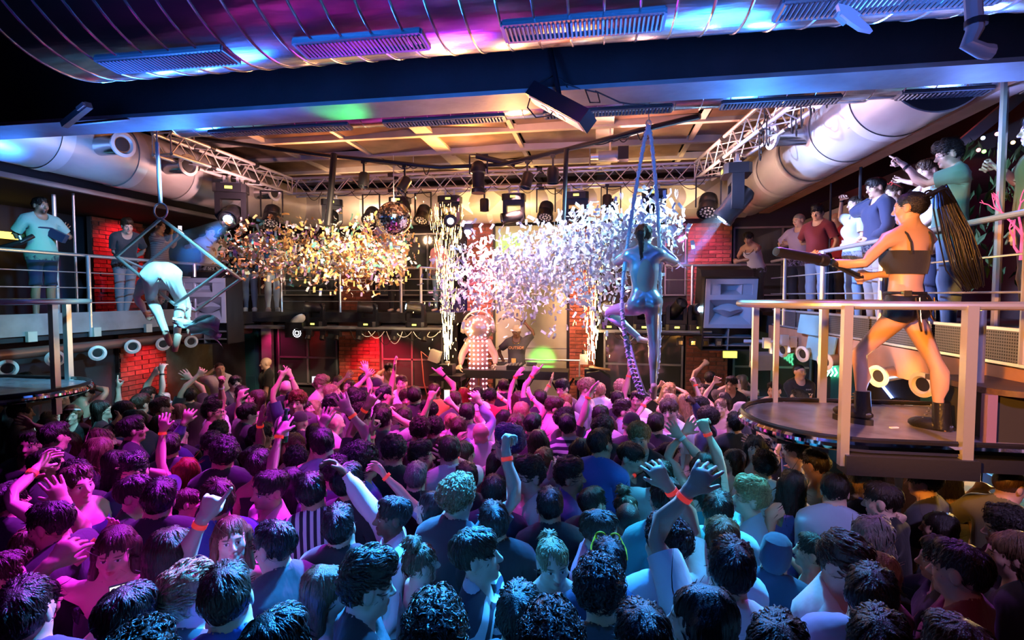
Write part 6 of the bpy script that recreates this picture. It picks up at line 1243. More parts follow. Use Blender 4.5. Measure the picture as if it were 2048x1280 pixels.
# ---------------------------------------------------------------- performers and gallery guests
def shoulder(pos, yaw, h, S):
    s = h / 1.75; q = 1 if S == 'R' else -1; return Vector(pos) + Matrix.Rotation(R(yaw), 3, 'Z') @ Vector((.18 * q * s, 0, 1.44 * s))
def azim(pos): return math.degrees(math.atan2(-pos[0], pos[1]))   # heading of the line of sight, so that 0 means facing straight away from us
def fig(label, px, py, z0, h, yaw, sex, arms=None, pose=None, pos=None, **k):
    pose = dict(pose or {})
    if pos is None: t = atZ(px, py, z0 + h) if 'x' not in k else atX(px, py, k.pop('x')); pos = Vector((t.x, t.y, z0))
    yaw += azim(pos)
    for S, a in (arms or {}).items():
        a = dict(a)
        if 'px' in a: a['handw'] = reach(*a.pop('px'), shoulder(pos, yaw, h, S), .5 * h / 1.75)
        pose['arm' + S] = a
    return person(label, pos, yaw, h, sex, pose, k.get('top', 'tee'), k.get('tc', 'black'), k.get('bot', 'trousers'), k.get('bc', 'navy'), k.get('hair', 'short'), k.get('hc', 'dark'), k.get('sk', 'fair'), k.get('lod', 'mid'), k.get('bands', ()), k.get('extra', ()), k.get('group'), shoes=k.get('shoes'), roll=k.get('roll'))
def hand_at(F, S):   # world matrix of the hand bone
    r, Mp, Rm, T, H = F; return rigid(Mp, Rm, T, H, 'hand' + S)
def wrist_pt(F, S, along=.08, off=.03):
    A = hand_at(F, S); H = F[4]; sx = 1 if S == 'R' else -1; w = H.bones[H.bi['hand' + S]][1]; n = Vector((-abs(ARM_DIR[2]) * sx, 0, -ARM_DIR[0])); return A @ (Vector(w) + Vector((ARM_DIR[0] * sx, 0, ARM_DIR[2])) * along + n * off)
phone_n = [0]
def phone(label, F, S, glow=True):
    p = wrist_pt(F, S, .09, .025); d = (EYE - p).normalized(); d.z *= .3; q = d.to_track_quat('-Y', 'Z').to_matrix().to_4x4(); X = Matrix.Translation(p + Vector((0, 0, .035))) @ q
    r = link('phone', None, None, Matrix.Translation(p)); tag(r, label, 'phone'); MB().box((0, 0, 0), (.072, .009, .148)).xf(X).ob('case', M['blackmetal'], r)
    MB().box((0, -.0052, 0), (.066, .001, .138)).xf(X).ob('display', emis('phone_screen', (.55, .5, .6), 1.3) if glow else M['glass'], r)
    MB().box((-.02, .006, .05), (.026, .004, .03)).xf(X).ob('camera_bump', M['lensglass'], r)
def chest_text(F, body, z, size, m, back=False, x=0.0, dy=.0):
    r, Mp, Rm, T, H = F; A = rigid(Mp, Rm, T, H, 'chest')
    X = A @ Matrix.Translation((x, (-.150 + dy) if back else (.150 + dy), z)) @ (Matrix(((1, 0, 0, 0), (0, 0, -1, 0), (0, 1, 0, 0), (0, 0, 0, 1))) if back else Matrix(((-1, 0, 0, 0), (0, 0, 1, 0), (0, 1, 0, 0), (0, 0, 0, 1))))
    text(body, X, size, m, r, 'print', .001)
txw = mat('print_white', (.8, .8, .82), .6); txo = mat('print_orange', (.85, .4, .15), .6); txk = mat('print_black', (.02, .02, .03), .6)
# --- platform dancer
pd = atD(1806, 700, 3.98); pos = Vector((pd.x, pd.y, 2.04))
D = fig('dancer in black top, shorts and boots posing on the platform with a long black gun', 0, 0, 0, 1.80, 68, 'f', {'L': {'px': (1652, 524), 'fing': 'grip', 'pole': (-.9, -.3, -1), 'palm': (.3, 0, 1)}, 'R': {'px': (1740, 552), 'fing': 'grip', 'pole': (1, -.6, -.3)}},
        {'root': (0, -.0, -.085), 'spine': (2, 0, -24), 'head': (0, 0, 30), 'legL': {'up': (-.05, .57, -.83), 'fo': (0, -.06, -1)}, 'legR': {'up': (.1, -.34, -.9), 'fo': (.02, -.1, -1)}}, pos=pos, top='bralet', tc='black', bot='hotpants', bc='leather', hair='slick', hc='black', sk='tan', lod='hi', shoes='boot')
r_, Mp, Rm, T, H = D; hm = rigid(Mp, Rm, T, H, 'head'); base = hm @ Vector((0, -.11, 1.725))
def strands(name, parent, P, rr, m, n=26, spread=1.0, seed=1):
    rnd = random.Random(seed); g = MB()
    for k in range(n):
        ox, oy = rnd.gauss(0, .5), rnd.gauss(0, .5); pts = []
        for i, p in enumerate(P): w_ = rr[i] * spread; pts.append(Vector(p) + Vector((ox * w_ + rnd.gauss(0, .006), oy * w_, rnd.gauss(0, .006) + ox * w_ * .4)))
        C = []
        for i in range(len(pts) - 1):
            for t in (0, .33, .66): C.append(pts[i].lerp(pts[i + 1], t))
        C.append(pts[-1]); g.tube(C, [.0085 * (1 - .6 * (i / len(C))) for i in range(len(C))], 5)
    return g.ob(name, m, parent)
strands('ponytail', r_, [base, base + Vector((.06, -.02, .035)), atD(1893, 410, 3.9), atD(1915, 470, 3.88), atD(1932, 530, 3.88), atD(1950, 575, 3.9)], [.02, .028, .05, .075, .08, .05], HC['black'], 60)
for q in (-1, 1):
    A = rigid(Mp, Rm, T, H, 'chest'); MB().tube([A @ Vector(v) for v in ((.08 * q, .135, 1.3), (.085 * q, .095, 1.4), (.095 * q, .03, 1.475), (.1 * q, -.03, 1.492), (.095 * q, -.085, 1.45), (.085 * q, -.112, 1.39), (.075 * q, -.118, 1.31))], .008, 6).ob('strap', CL['black'], r_)
MB().tube([base + Vector((.03 * math.cos(t), .012, .03 * math.sin(t))) for t in np.linspace(0, 6.28, 12)[:-1]], .008, 6, closed=True).ob('hair_tie', M['blackmetal'], r_)
def ringat(F, bone, c, rx, ry, tube, m, name, tilt=0):
    r, Mp, Rm, T, H = F; A = rigid(Mp, Rm, T, H, bone); MB().tube([A @ Vector((c[0] + rx * math.cos(t), c[1] + ry * math.sin(t), c[2] + tilt * math.sin(t))) for t in np.linspace(0, 6.283, 29)[:-1]], tube, 6, closed=True).ob(name, m, r)
goldm = mat('gold_chain', (.9, .55, .15), .25, 1.0)
ringat(D, 'spine', (0, 0, 1.03), .135, .107, .016, CL['leather'], 'belt'); ringat(D, 'neck', (0, -.004, 1.515), .055, .055, .006, CL['black'], 'choker'); ringat(D, 'neck', (0, .0, 1.49), .062, .062, .004, goldm, 'necklace')
A = rigid(Mp, Rm, T, H, 'pelvis')
for x0, x1, dp in ((-.09, -.15, .26), (.02, .14, .18)): MB().tube([A @ Vector((x0 + (x1 - x0) * t, -.125 - .03 * math.sin(t * 3.1), 1.0 - dp * 4 * t * (1 - t) * .9)) for t in np.linspace(0, 1, 18)], .006, 6).ob('hip_chain', goldm, r_)
MB().box(A @ Vector((-.13, -.06, 1.03)), (.05, .05, .04)).ob('belt_buckle', goldm, r_)
ringat(D, 'foreL', tuple(HF.bones[HF.bi['handL']][1] + np.array([.05, 0, .012])), .004, .031, .006, goldm, 'bracelet')
gp0, gp1 = atD(1552, 503, 3.75), atD(1655, 522, 3.95); gp2 = wrist_pt(D, 'R', .07, .02); gun = root('smoke_gun', gp1, "long black smoke gun held by the platform dancer", 'gun')
d_ = (gp1 - gp0).normalized(); MB().lathe([(.03, 0), (.036, .02), (.036, .42), (.045, .43), (.045, .5), (.02, .52)], gp0, d_, 16).ob('barrel', M['blackmetal'], gun); MB().tube([gp1 + d_ * .05, gp1.lerp(gp2, .5), gp2], .022, 10).ob('stock', M['blackmetal'], gun); MB().lathe([(.024, -.003), (0, -.004)], gp0, d_, 14).ob('muzzle', M['black'], gun)
tag(MB().box(atD(1788, 855, 3.75), (.06, .02, .008), Euler((0, 0, .3))).ob('paper_scrap', CL['white']), "white paper scrap on the platform between the dancer's boots", 'paper')
# --- silver aerial performer standing in the rope hammock
pa = atD(1286, 778, 5.5); h = 1.72
A_ = fig('aerial performer in a silver bodysuit with open back standing in the rope hammock', 0, 0, 0, h, 8, 'f', {'L': {'px': (1263, 492), 'fing': 'fist', 'pole': (-.8, -.2, -1)}, 'R': {'px': (1320, 490), 'fing': 'fist', 'pole': (.8, -.2, -1)}},
         {'spine': (-6, 0, 0), 'head': (10, 0, -20), 'legL': {'up': (-.52, .7, -.2), 'fo': (.68, -.1, -.6), 'foot': -35}, 'legR': {'up': (.04, .05, -1), 'fo': (.0, -.08, -1), 'foot': -50}}, pos=Vector((pa.x, pa.y, pa.z - .02)), top='tightsleeve', tc='silver', bot='leggings', bc='silver', hair='pony', hc='brown', sk='fair', lod='hi')
r_, Mp, Rm, T, H = A_
def patch(F, name, bone, c, rx, rz, m, y0, off):
    """skin showing through an oval opening on the back"""
    r, Mp, Rm, T, H = F; v, f, W = H.garm['tightsleeve']; p = skin(v, W, Rm, T); n = np.zeros_like(p); fn = np.cross(p[f[:, 1]] - p[f[:, 0]], p[f[:, 2]] - p[f[:, 0]])
    for k in range(3): np.add.at(n, f[:, k], fn)
    n /= np.linalg.norm(n, axis=1, keepdims=True) + 1e-9
    from mathutils.bvhtree import BVHTree
    bv = BVHTree.FromPolygons([tuple(q) for q in p], [tuple(q) for q in f.tolist()]); A = rigid(Matrix.Identity(4), Rm, T, H, bone); g = MB(); rings = 7; seg = 26; pts = []
    for i in range(rings + 1):
        for j in range(seg):
            a = 2 * math.pi * j / seg; q = i / rings; x = c[0] + rx * q * math.sin(a) * (1 - .25 * math.cos(a)); z = c[1] + rz * q * math.cos(a)
            o = A @ Vector((x, y0, z)); hit = bv.ray_cast(o, A.to_3x3() @ Vector((0, 1, 0))); pts.append(Mp @ ((hit[0] + hit[1] * off) if hit[0] else o))
    g.add(pts, [(i * seg + j, i * seg + (j + 1) % seg, (i + 1) * seg + (j + 1) % seg, (i + 1) * seg + j) for i in range(rings) for j in range(seg)]); return g.ob(name, m, r, smooth=True)
patch(A_, 'bare_back', 'chest', (0, 1.2), .085, .17, mat('skin_back', (.5, .33, .26), .45), -.4, .004)
# --- white performer folded over the box frame
pw = atD(322, 548, 5.9); hw = 1.84; rootz = pw.z - .98 * hw / 1.75
W_ = fig('performer in a white bodysuit folded over the tilted box frame', 0, 0, 0, hw, -6, 'f', {'L': {'up': (-.35, .8, -.5), 'fo': (.2, .6, -.75), 'fing': 'grip'}, 'R': {'up': (.3, .7, -.6), 'fo': (.1, -.2, -1), 'fing': 'open'}},
         {'pelvis': (-70, 0, 8), 'spine': (-45, 0, 0), 'head': (-20, 0, 0), 'legL': {'up': (-.1, .8, -.5), 'fo': (.3, -.3, -.85), 'foot': -30}, 'legR': {'up': (.1, .75, -.6), 'fo': (-.05, -.45, -.88), 'foot': -50}}, pos=Vector((pw.x, pw.y, rootz)), top='tightsleeve', tc='whitelycra', bot='leggings', bc='whitelycra', hair='bun', hc='dark', sk='fair', lod='hi')
g = MB(); nu, nv = 18, 7; pts = []
for i in range(nu + 1):
    t = i / nu; b = Vector(atD(352 + 88 * t, 640 + 26 * t + 8 * math.sin(t * 7), 5.95 + .1 * math.sin(t * 5)))
    for j in range(nv + 1): s_ = j / nv - .5; pts.append(b + Vector((.03 * math.sin(j * 2 + t * 6), .05 * math.sin(j * 1.8 + t * 9), -s_ * (.05 + .26 * t) + .02 * math.sin(9 * t + j))))
g.add(pts, [(i * (nv + 1) + j, i * (nv + 1) + j + 1, (i + 1) * (nv + 1) + j + 1, (i + 1) * (nv + 1) + j) for i in range(nu) for j in range(nv)]); tag(g.ob('silk_cloth', CL['whitelycra'], smooth=True), 'white silk cloth trailing from the box frame performer past the loudspeaker', 'cloth')
# --- behind the decks
pj_ = atD(1033, 652, 10.75); pos = Vector((pj_.x, pj_.y, .58)); hj = pj_.z - .58
J = fig('performer in pale cap and dark print tee raising a finger behind the decks', 0, 0, 0, hj, 178, 'm', {'L': {'px': (1052, 648), 'fing': 'point', 'palmw': (0, -1, 0)}, 'R': {'px': (1008, 724), 'fing': 'relax', 'pole': (1, -.4, -.4)}}, {'head': (-6, 0, 4)}, pos=pos, tc='charcoal', bc='black', hair='cap', hc='beige', sk='brown', lod='hi')
chest_text(J, 'OUTSIDE', 1.33, .075, txo); MB().box(rigid(*J[1:5], 'chest') @ Vector((.05, .16, 1.06)), (.09, .012, .13)).ob('pass_card', mat('pass_gold', (.75, .5, .15), .4), J[0]); ringat(J, 'chest', (0, .05, 1.47), .075, .11, .006, goldm, 'necklace', -.06)
pr = atD(957, 640, 10.6); pos = Vector((pr.x, pr.y, .58)); hr_ = 1.84
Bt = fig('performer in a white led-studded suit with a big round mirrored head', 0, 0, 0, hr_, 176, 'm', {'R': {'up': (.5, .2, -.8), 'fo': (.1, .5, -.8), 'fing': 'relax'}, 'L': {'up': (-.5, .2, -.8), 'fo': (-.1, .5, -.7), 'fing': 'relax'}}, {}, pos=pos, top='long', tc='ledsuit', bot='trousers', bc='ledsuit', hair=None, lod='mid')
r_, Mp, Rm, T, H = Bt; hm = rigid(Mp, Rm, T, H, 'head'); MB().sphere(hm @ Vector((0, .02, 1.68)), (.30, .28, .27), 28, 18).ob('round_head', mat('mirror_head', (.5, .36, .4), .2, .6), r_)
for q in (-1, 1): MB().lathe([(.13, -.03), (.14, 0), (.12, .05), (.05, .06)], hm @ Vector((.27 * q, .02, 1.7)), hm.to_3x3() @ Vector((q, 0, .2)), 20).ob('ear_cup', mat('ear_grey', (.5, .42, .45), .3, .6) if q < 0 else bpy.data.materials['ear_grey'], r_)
MB().tube([hm @ Vector((.3 * math.cos(t), .0, 1.7 + .3 * math.sin(t))) for t in np.linspace(.1, 3.04, 16)], .02, 8).ob('head_band', M['whitemetal'], r_)
from mathutils.bvhtree import BVHTree
ledm = emis('suit_led', (1, .35, .42), 7); L_ = MB()
for gname, zs, xs in (('long', np.arange(.92, 1.46, .085), np.arange(-.16, .17, .08)), ('trousers', np.arange(.12, .96, .1), (-.15, -.09, .09, .15))):
    v, f, W = H.garm[gname]; p = skin(v, W, Rm, T); bv = BVHTree.FromPolygons([tuple(q) for q in p], [tuple(q) for q in f.tolist()])
    for z in zs:
        for x in xs:
            hit = bv.ray_cast(Vector((x, .6, z)), Vector((0, -1, 0)))
            if hit[0]: L_.sphere(Mp @ (hit[0] + hit[1] * .005), .019, 8, 6)
for k in range(16): a = k / 16 * 6.283; L_.sphere(hm @ Vector((.2 * math.cos(a), .23, 1.68 + .18 * math.sin(a))), .017, 8, 6)
L_.ob('suit_leds', ledm, r_)['kind'] = 'stuff'
# --- left gallery
GL = 'guests on the left gallery'; GR = 'guests on the right gallery'
m1 = fig('man in mint tee with crossbody pouch gesturing on the left gallery', 80, 402, FZ, 1.84, 205, 'm', {'R': {'px': (66, 470), 'fing': 'fist', 'pole': (1, -.2, -.6)}, 'L': {'px': (132, 462), 'fing': 'relax', 'pole': (-1, -.3, -.8)}}, {'head': (0, 0, 12)}, top='tee', tc='mint', bot='shorts', bc='navy', hair='short', hc='dark', sk='oliveb', lod='hi', shoes='white', group=GL, x=-8.35)
bag = MB().box(rigid(*m1[1:5], 'chest') @ Vector((-.12, .17, 1.22)), (.22, .1, .13), Euler((0, .5, .4))); b_ = bag.ob('pouch', CL['navy']); tag(b_, 'dark pouch with a round badge on the mint tee', 'bag')
ringat(m1, 'chest', (0, 0, 1.3), .17, .14, .012, CL['navy'], 'strap', .02)
gun2 = root('smoke_gun', atD(55, 478, 7.7), 'dark smoke gun held by the man in the mint tee', 'gun'); MB().tube([atD(0, 496, 7.5), atD(40, 485, 7.6), atD(66, 472, 7.75)], .035, 10).ob('barrel', M['blackmetal'], gun2); MB().tube([atD(38, 472, 7.6), atD(44, 486, 7.62)], .022, 8).ob('gun_handle', M['steel'], gun2)
fig('man in dark tee and baggy grey trousers leaning on the left gallery rail', 248, 450, FZ, 1.70, 190, 'm', {'R': {'px': (258, 519), 'fing': 'relax', 'pole': (1, -.4, -.5)}, 'L': {'px': (268, 516), 'fing': 'relax', 'pole': (-1, -.4, -.5)}}, {'pelvis': (-6, 0, 0), 'spine': (-22, 0, 0), 'head': (14, 0, 10), 'legL': {'up': (.1, .1, -1), 'fo': (.15, -.2, -1)}}, tc='charcoal', bc='grey', hair='quiff', hc='brown', sk='fair', lod='hi', shoes='white', group=GL, x=-8.1)
f3 = fig('man in pale patterned shirt filming beside the tilted box frame', 318, 444, FZ, 1.78, 235, 'm', {'R': {'px': (342, 466), 'fing': 'grip'}, 'L': {'px': (354, 470), 'fing': 'grip'}}, {}, tc='pattern', bc='black', hair='short', hc='brown', sk='fair', lod='mid', bands=(('R', 'yellow'),), group=GL, x=-8.2); phone('phone held up by the man in the pale patterned shirt', f3, 'L')
fig('man in white tee pointing at the confetti on the left gallery', 418, 440, FZ, 1.82, 215, 'm', {'L': {'px': (448, 488), 'fing': 'point', 'pole': (-1, 0, -.8)}, 'R': {'px': (377, 492), 'fing': 'fist', 'pole': (1, -.5, -.5)}}, {'head': (-12, 0, 0)}, tc='white', bc='black', hair='buzz', hc='dark', sk='fair', group=GL, x=-8.1)
for k, (px, c, bc) in enumerate(((500, 'black', 'denim'), (545, 'grey', 'lightblue'))): fig(('guest in dark tee and jeans behind the gold confetti', 'guest in grey tee and pale jeans behind the gold confetti')[k], px, 470, FZ, 1.76, 170 + 20 * k, 'm', {}, {}, tc=c, bc=bc, hair='short', hc='dark', lod='lo', shoes='white', pos=Vector((pxX(px, 11.3), 11.3, FZ)), group=GL)
fig('guest in white shirt at the back railing right of the gold confetti', 790, 465, FZ, 1.75, 160, 'm', {'R': {'px': (770, 500), 'fing': 'relax'}}, {}, top='long', tc='white', bc='black', hair='short', hc='dark', lod='lo', pos=Vector((pxX(790, 11.4), 11.4, FZ)), group=GL)
fig('guest in pink shirt at the back railing beside the left fountain', 872, 500, FZ, 1.7, 150, 'f', {}, {}, tc='pink', bc='denim', hair='long', hc='brown', lod='lo', pos=Vector((pxX(878, 11.8), 11.8, FZ)), group=GL)
# --- right gallery
t1 = fig('young man in white tank top leaning over the right gallery rail with a cup', 1513, 462, FZ, 1.62, 150, 'm', {'R': {'px': (1492, 515), 'fing': 'relax'}, 'L': {'px': (1478, 522), 'fing': 'grip', 'pole': (-.5, -.8, -.5)}}, {'pelvis': (-8, 0, 0), 'spine': (-24, 0, 0), 'head': (10, 0, 10)}, top='tank', tc='white', bc='khaki', hair='bowl', hc='black', sk='tan', lod='mid', shoes='black', group=GR, x=2.95)
ringat(t1, 'chest', (0, .05, 1.42), .085, .13, .005, M['blackmetal'], 'lanyard', -.05)
p1 = fig('grey-haired man in lilac shirt holding a phone on the right gallery', 1600, 418, FZ, 1.80, 150, 'm', {'R': {'px': (1585, 490), 'fing': 'grip', 'pole': (1, -.3, -.8)}, 'L': {'px': (1579, 487), 'fing': 'grip', 'pole': (-1, -.3, -.8)}}, {'head': (-8, 0, -20)}, tc='lilac', bc='black', hair='buzz', hc='grey', sk='fair', lod='mid', shoes='black', group=GR, x=3.45); phone('phone held low by the man in the lilac shirt', p1, 'R')
p2 = fig('man in burgundy polo and jeans checking his phone on the right gallery', 1637, 412, FZ, 1.78, 150, 'm', {'R': {'px': (1636, 486), 'fing': 'grip', 'pole': (1, -.2, -.8)}, 'L': {'px': (1652, 512), 'fing': 'relax', 'pole': (-1, -.2, -.8)}}, {'head': (-14, 0, 10)}, tc='burgundy', bc='denim', hair='quiff', hc='black', sk='tan', lod='hi', shoes='white', group=GR, x=3.38); phone('phone held by the man in the burgundy polo', p2, 'R')
fig('red-lit man standing back behind the burgundy polo', 1672, 425, FZ, 1.8, 140, 'm', {}, {}, tc='red', bc='black', hair=None, hc='dark', sk='tan', lod='lo', group=GR, x=4.03)
p3 = fig('guest in pale blue shirt stretching one arm over the gallery rail', 1712, 412, FZ, 1.72, 120, 'f', {'R': {'px': (1683, 400), 'fing': 'relax', 'palm': (0, 0, -1), 'bend': .8}, 'L': {'px': (1694, 492), 'fing': 'grip'}}, {}, tc='lightblue', bc='denim', hair='long', hc='dark', sk='fair', lod='mid', bands=(('R', 'black'),), group=GR, x=3.43)
cu = wrist_pt(p3, 'L', .08, .05); r = root('drink_cup', cu, 'faceted glass held over the right gallery rail', 'cup'); MB().lathe([(.028, -.06), (.04, .08), (.037, .08), (.026, -.05)], cu, (0, 0, 1), 10).ob('cup_wall', mat('clear_cup', (.8, .75, .85), .1, trans=.6), r); MB().lathe([(.034, .03), (0, .03)], cu, (0, 0, 1), 10).ob('drink', mat('drink', (.6, .4, .5), .1), r)
fig('man in navy sweater holding a hand over his face behind the dancer', 1756, 372, FZ, 1.84, 120, 'm', {'R': {'px': (1742, 398), 'fing': 'relax', 'pole': (.4, .6, -.6), 'palm': (0, -1, 0)}, 'L': {'px': (1740, 478), 'fing': 'relax'}}, {'head': (-12, 0, 0)}, top='long', tc='navy', bc='grey', hair='short', hc='black', sk='tan', lod='mid', group=GR, x=3.43)
fig('man with red glasses on his head above the dancer', 1790, 345, FZ, 1.82, 130, 'm', {'L': {'px': (1806, 362), 'fing': 'grip', 'pole': (-1, 0, -1)}}, {}, tc='black', bc='black', hair='short', hc='brown', sk='fair', lod='mid', extra=(('sunglasses', 'headglasses', mat('red_frame', (.6, .05, .05), .3)),), group=GR, x=3.78)
fig('bearded man in pale shirt under the raised pointing arm', 1862, 322, FZ, 1.86, 125, 'm', {}, {'head': (-10, 0, 0)}, tc='white', bc='navy', hair='short', hc='brown', sk='fairb', lod='mid', group=GR, x=3.58)
gs = fig('tall man in green button shirt pointing across the hall from the right gallery', 1905, 287, FZ, 1.80, 95, 'm', {'L': {'px': (1808, 330), 'fing': 'point', 'palm': (0, 0, -1), 'pole': (0, -.2, -1)}, 'R': {'up': (.3, .1, -1), 'fo': (.2, .6, -.6)}}, {'spine': (0, 0, 18), 'head': (-10, 0, -10)}, top='tee', tc='green', bot='trousers', bc='denim', hair='quiff', hc='dark', sk='fair', lod='hi', bands=(('L', 'black'),), group=GR, x=3.22)
for k in range(6): A = rigid(*gs[1:5], 'chest' if k < 4 else 'spine'); MB().sphere(A @ Vector((.0, .128 + (.01 if k < 3 else .0), 1.44 - k * .085)), .008, 6, 5).ob('button', CL['white'], gs[0])
fig('guest at the right picture edge gripping the steel pole', 2075, 300, FZ, 1.85, 100, 'm', {'L': {'px': (1996, 336), 'fing': 'fist', 'pole': (0, -.3, -1)}}, {}, tc='olive', bc='black', hair='short', hc='dark', sk='tan', lod='mid', group=GR, x=3.53)
# --- security man by the teal door
S_ = fig('security man with folded arms and printed black polo before the teal door', 1600, 730, 0, 1.84, 205, 'm', {'R': {'hand': (-.1, .26, 1.15), 'fing': 'relax', 'pole': (1, -.2, -.6)}, 'L': {'hand': (.12, .24, 1.12), 'fing': 'fist', 'pole': (-1, -.2, -.6)}}, {'head': (8, 0, 20)}, tc='black', bc='black', hair='buzz', hc='dark', sk='fair', lod='mid')
chest_text(S_, 'SECURITY', 1.30, .062, txw); chest_text(S_, 'EVENT', 1.385, .028, txw, x=-.07)
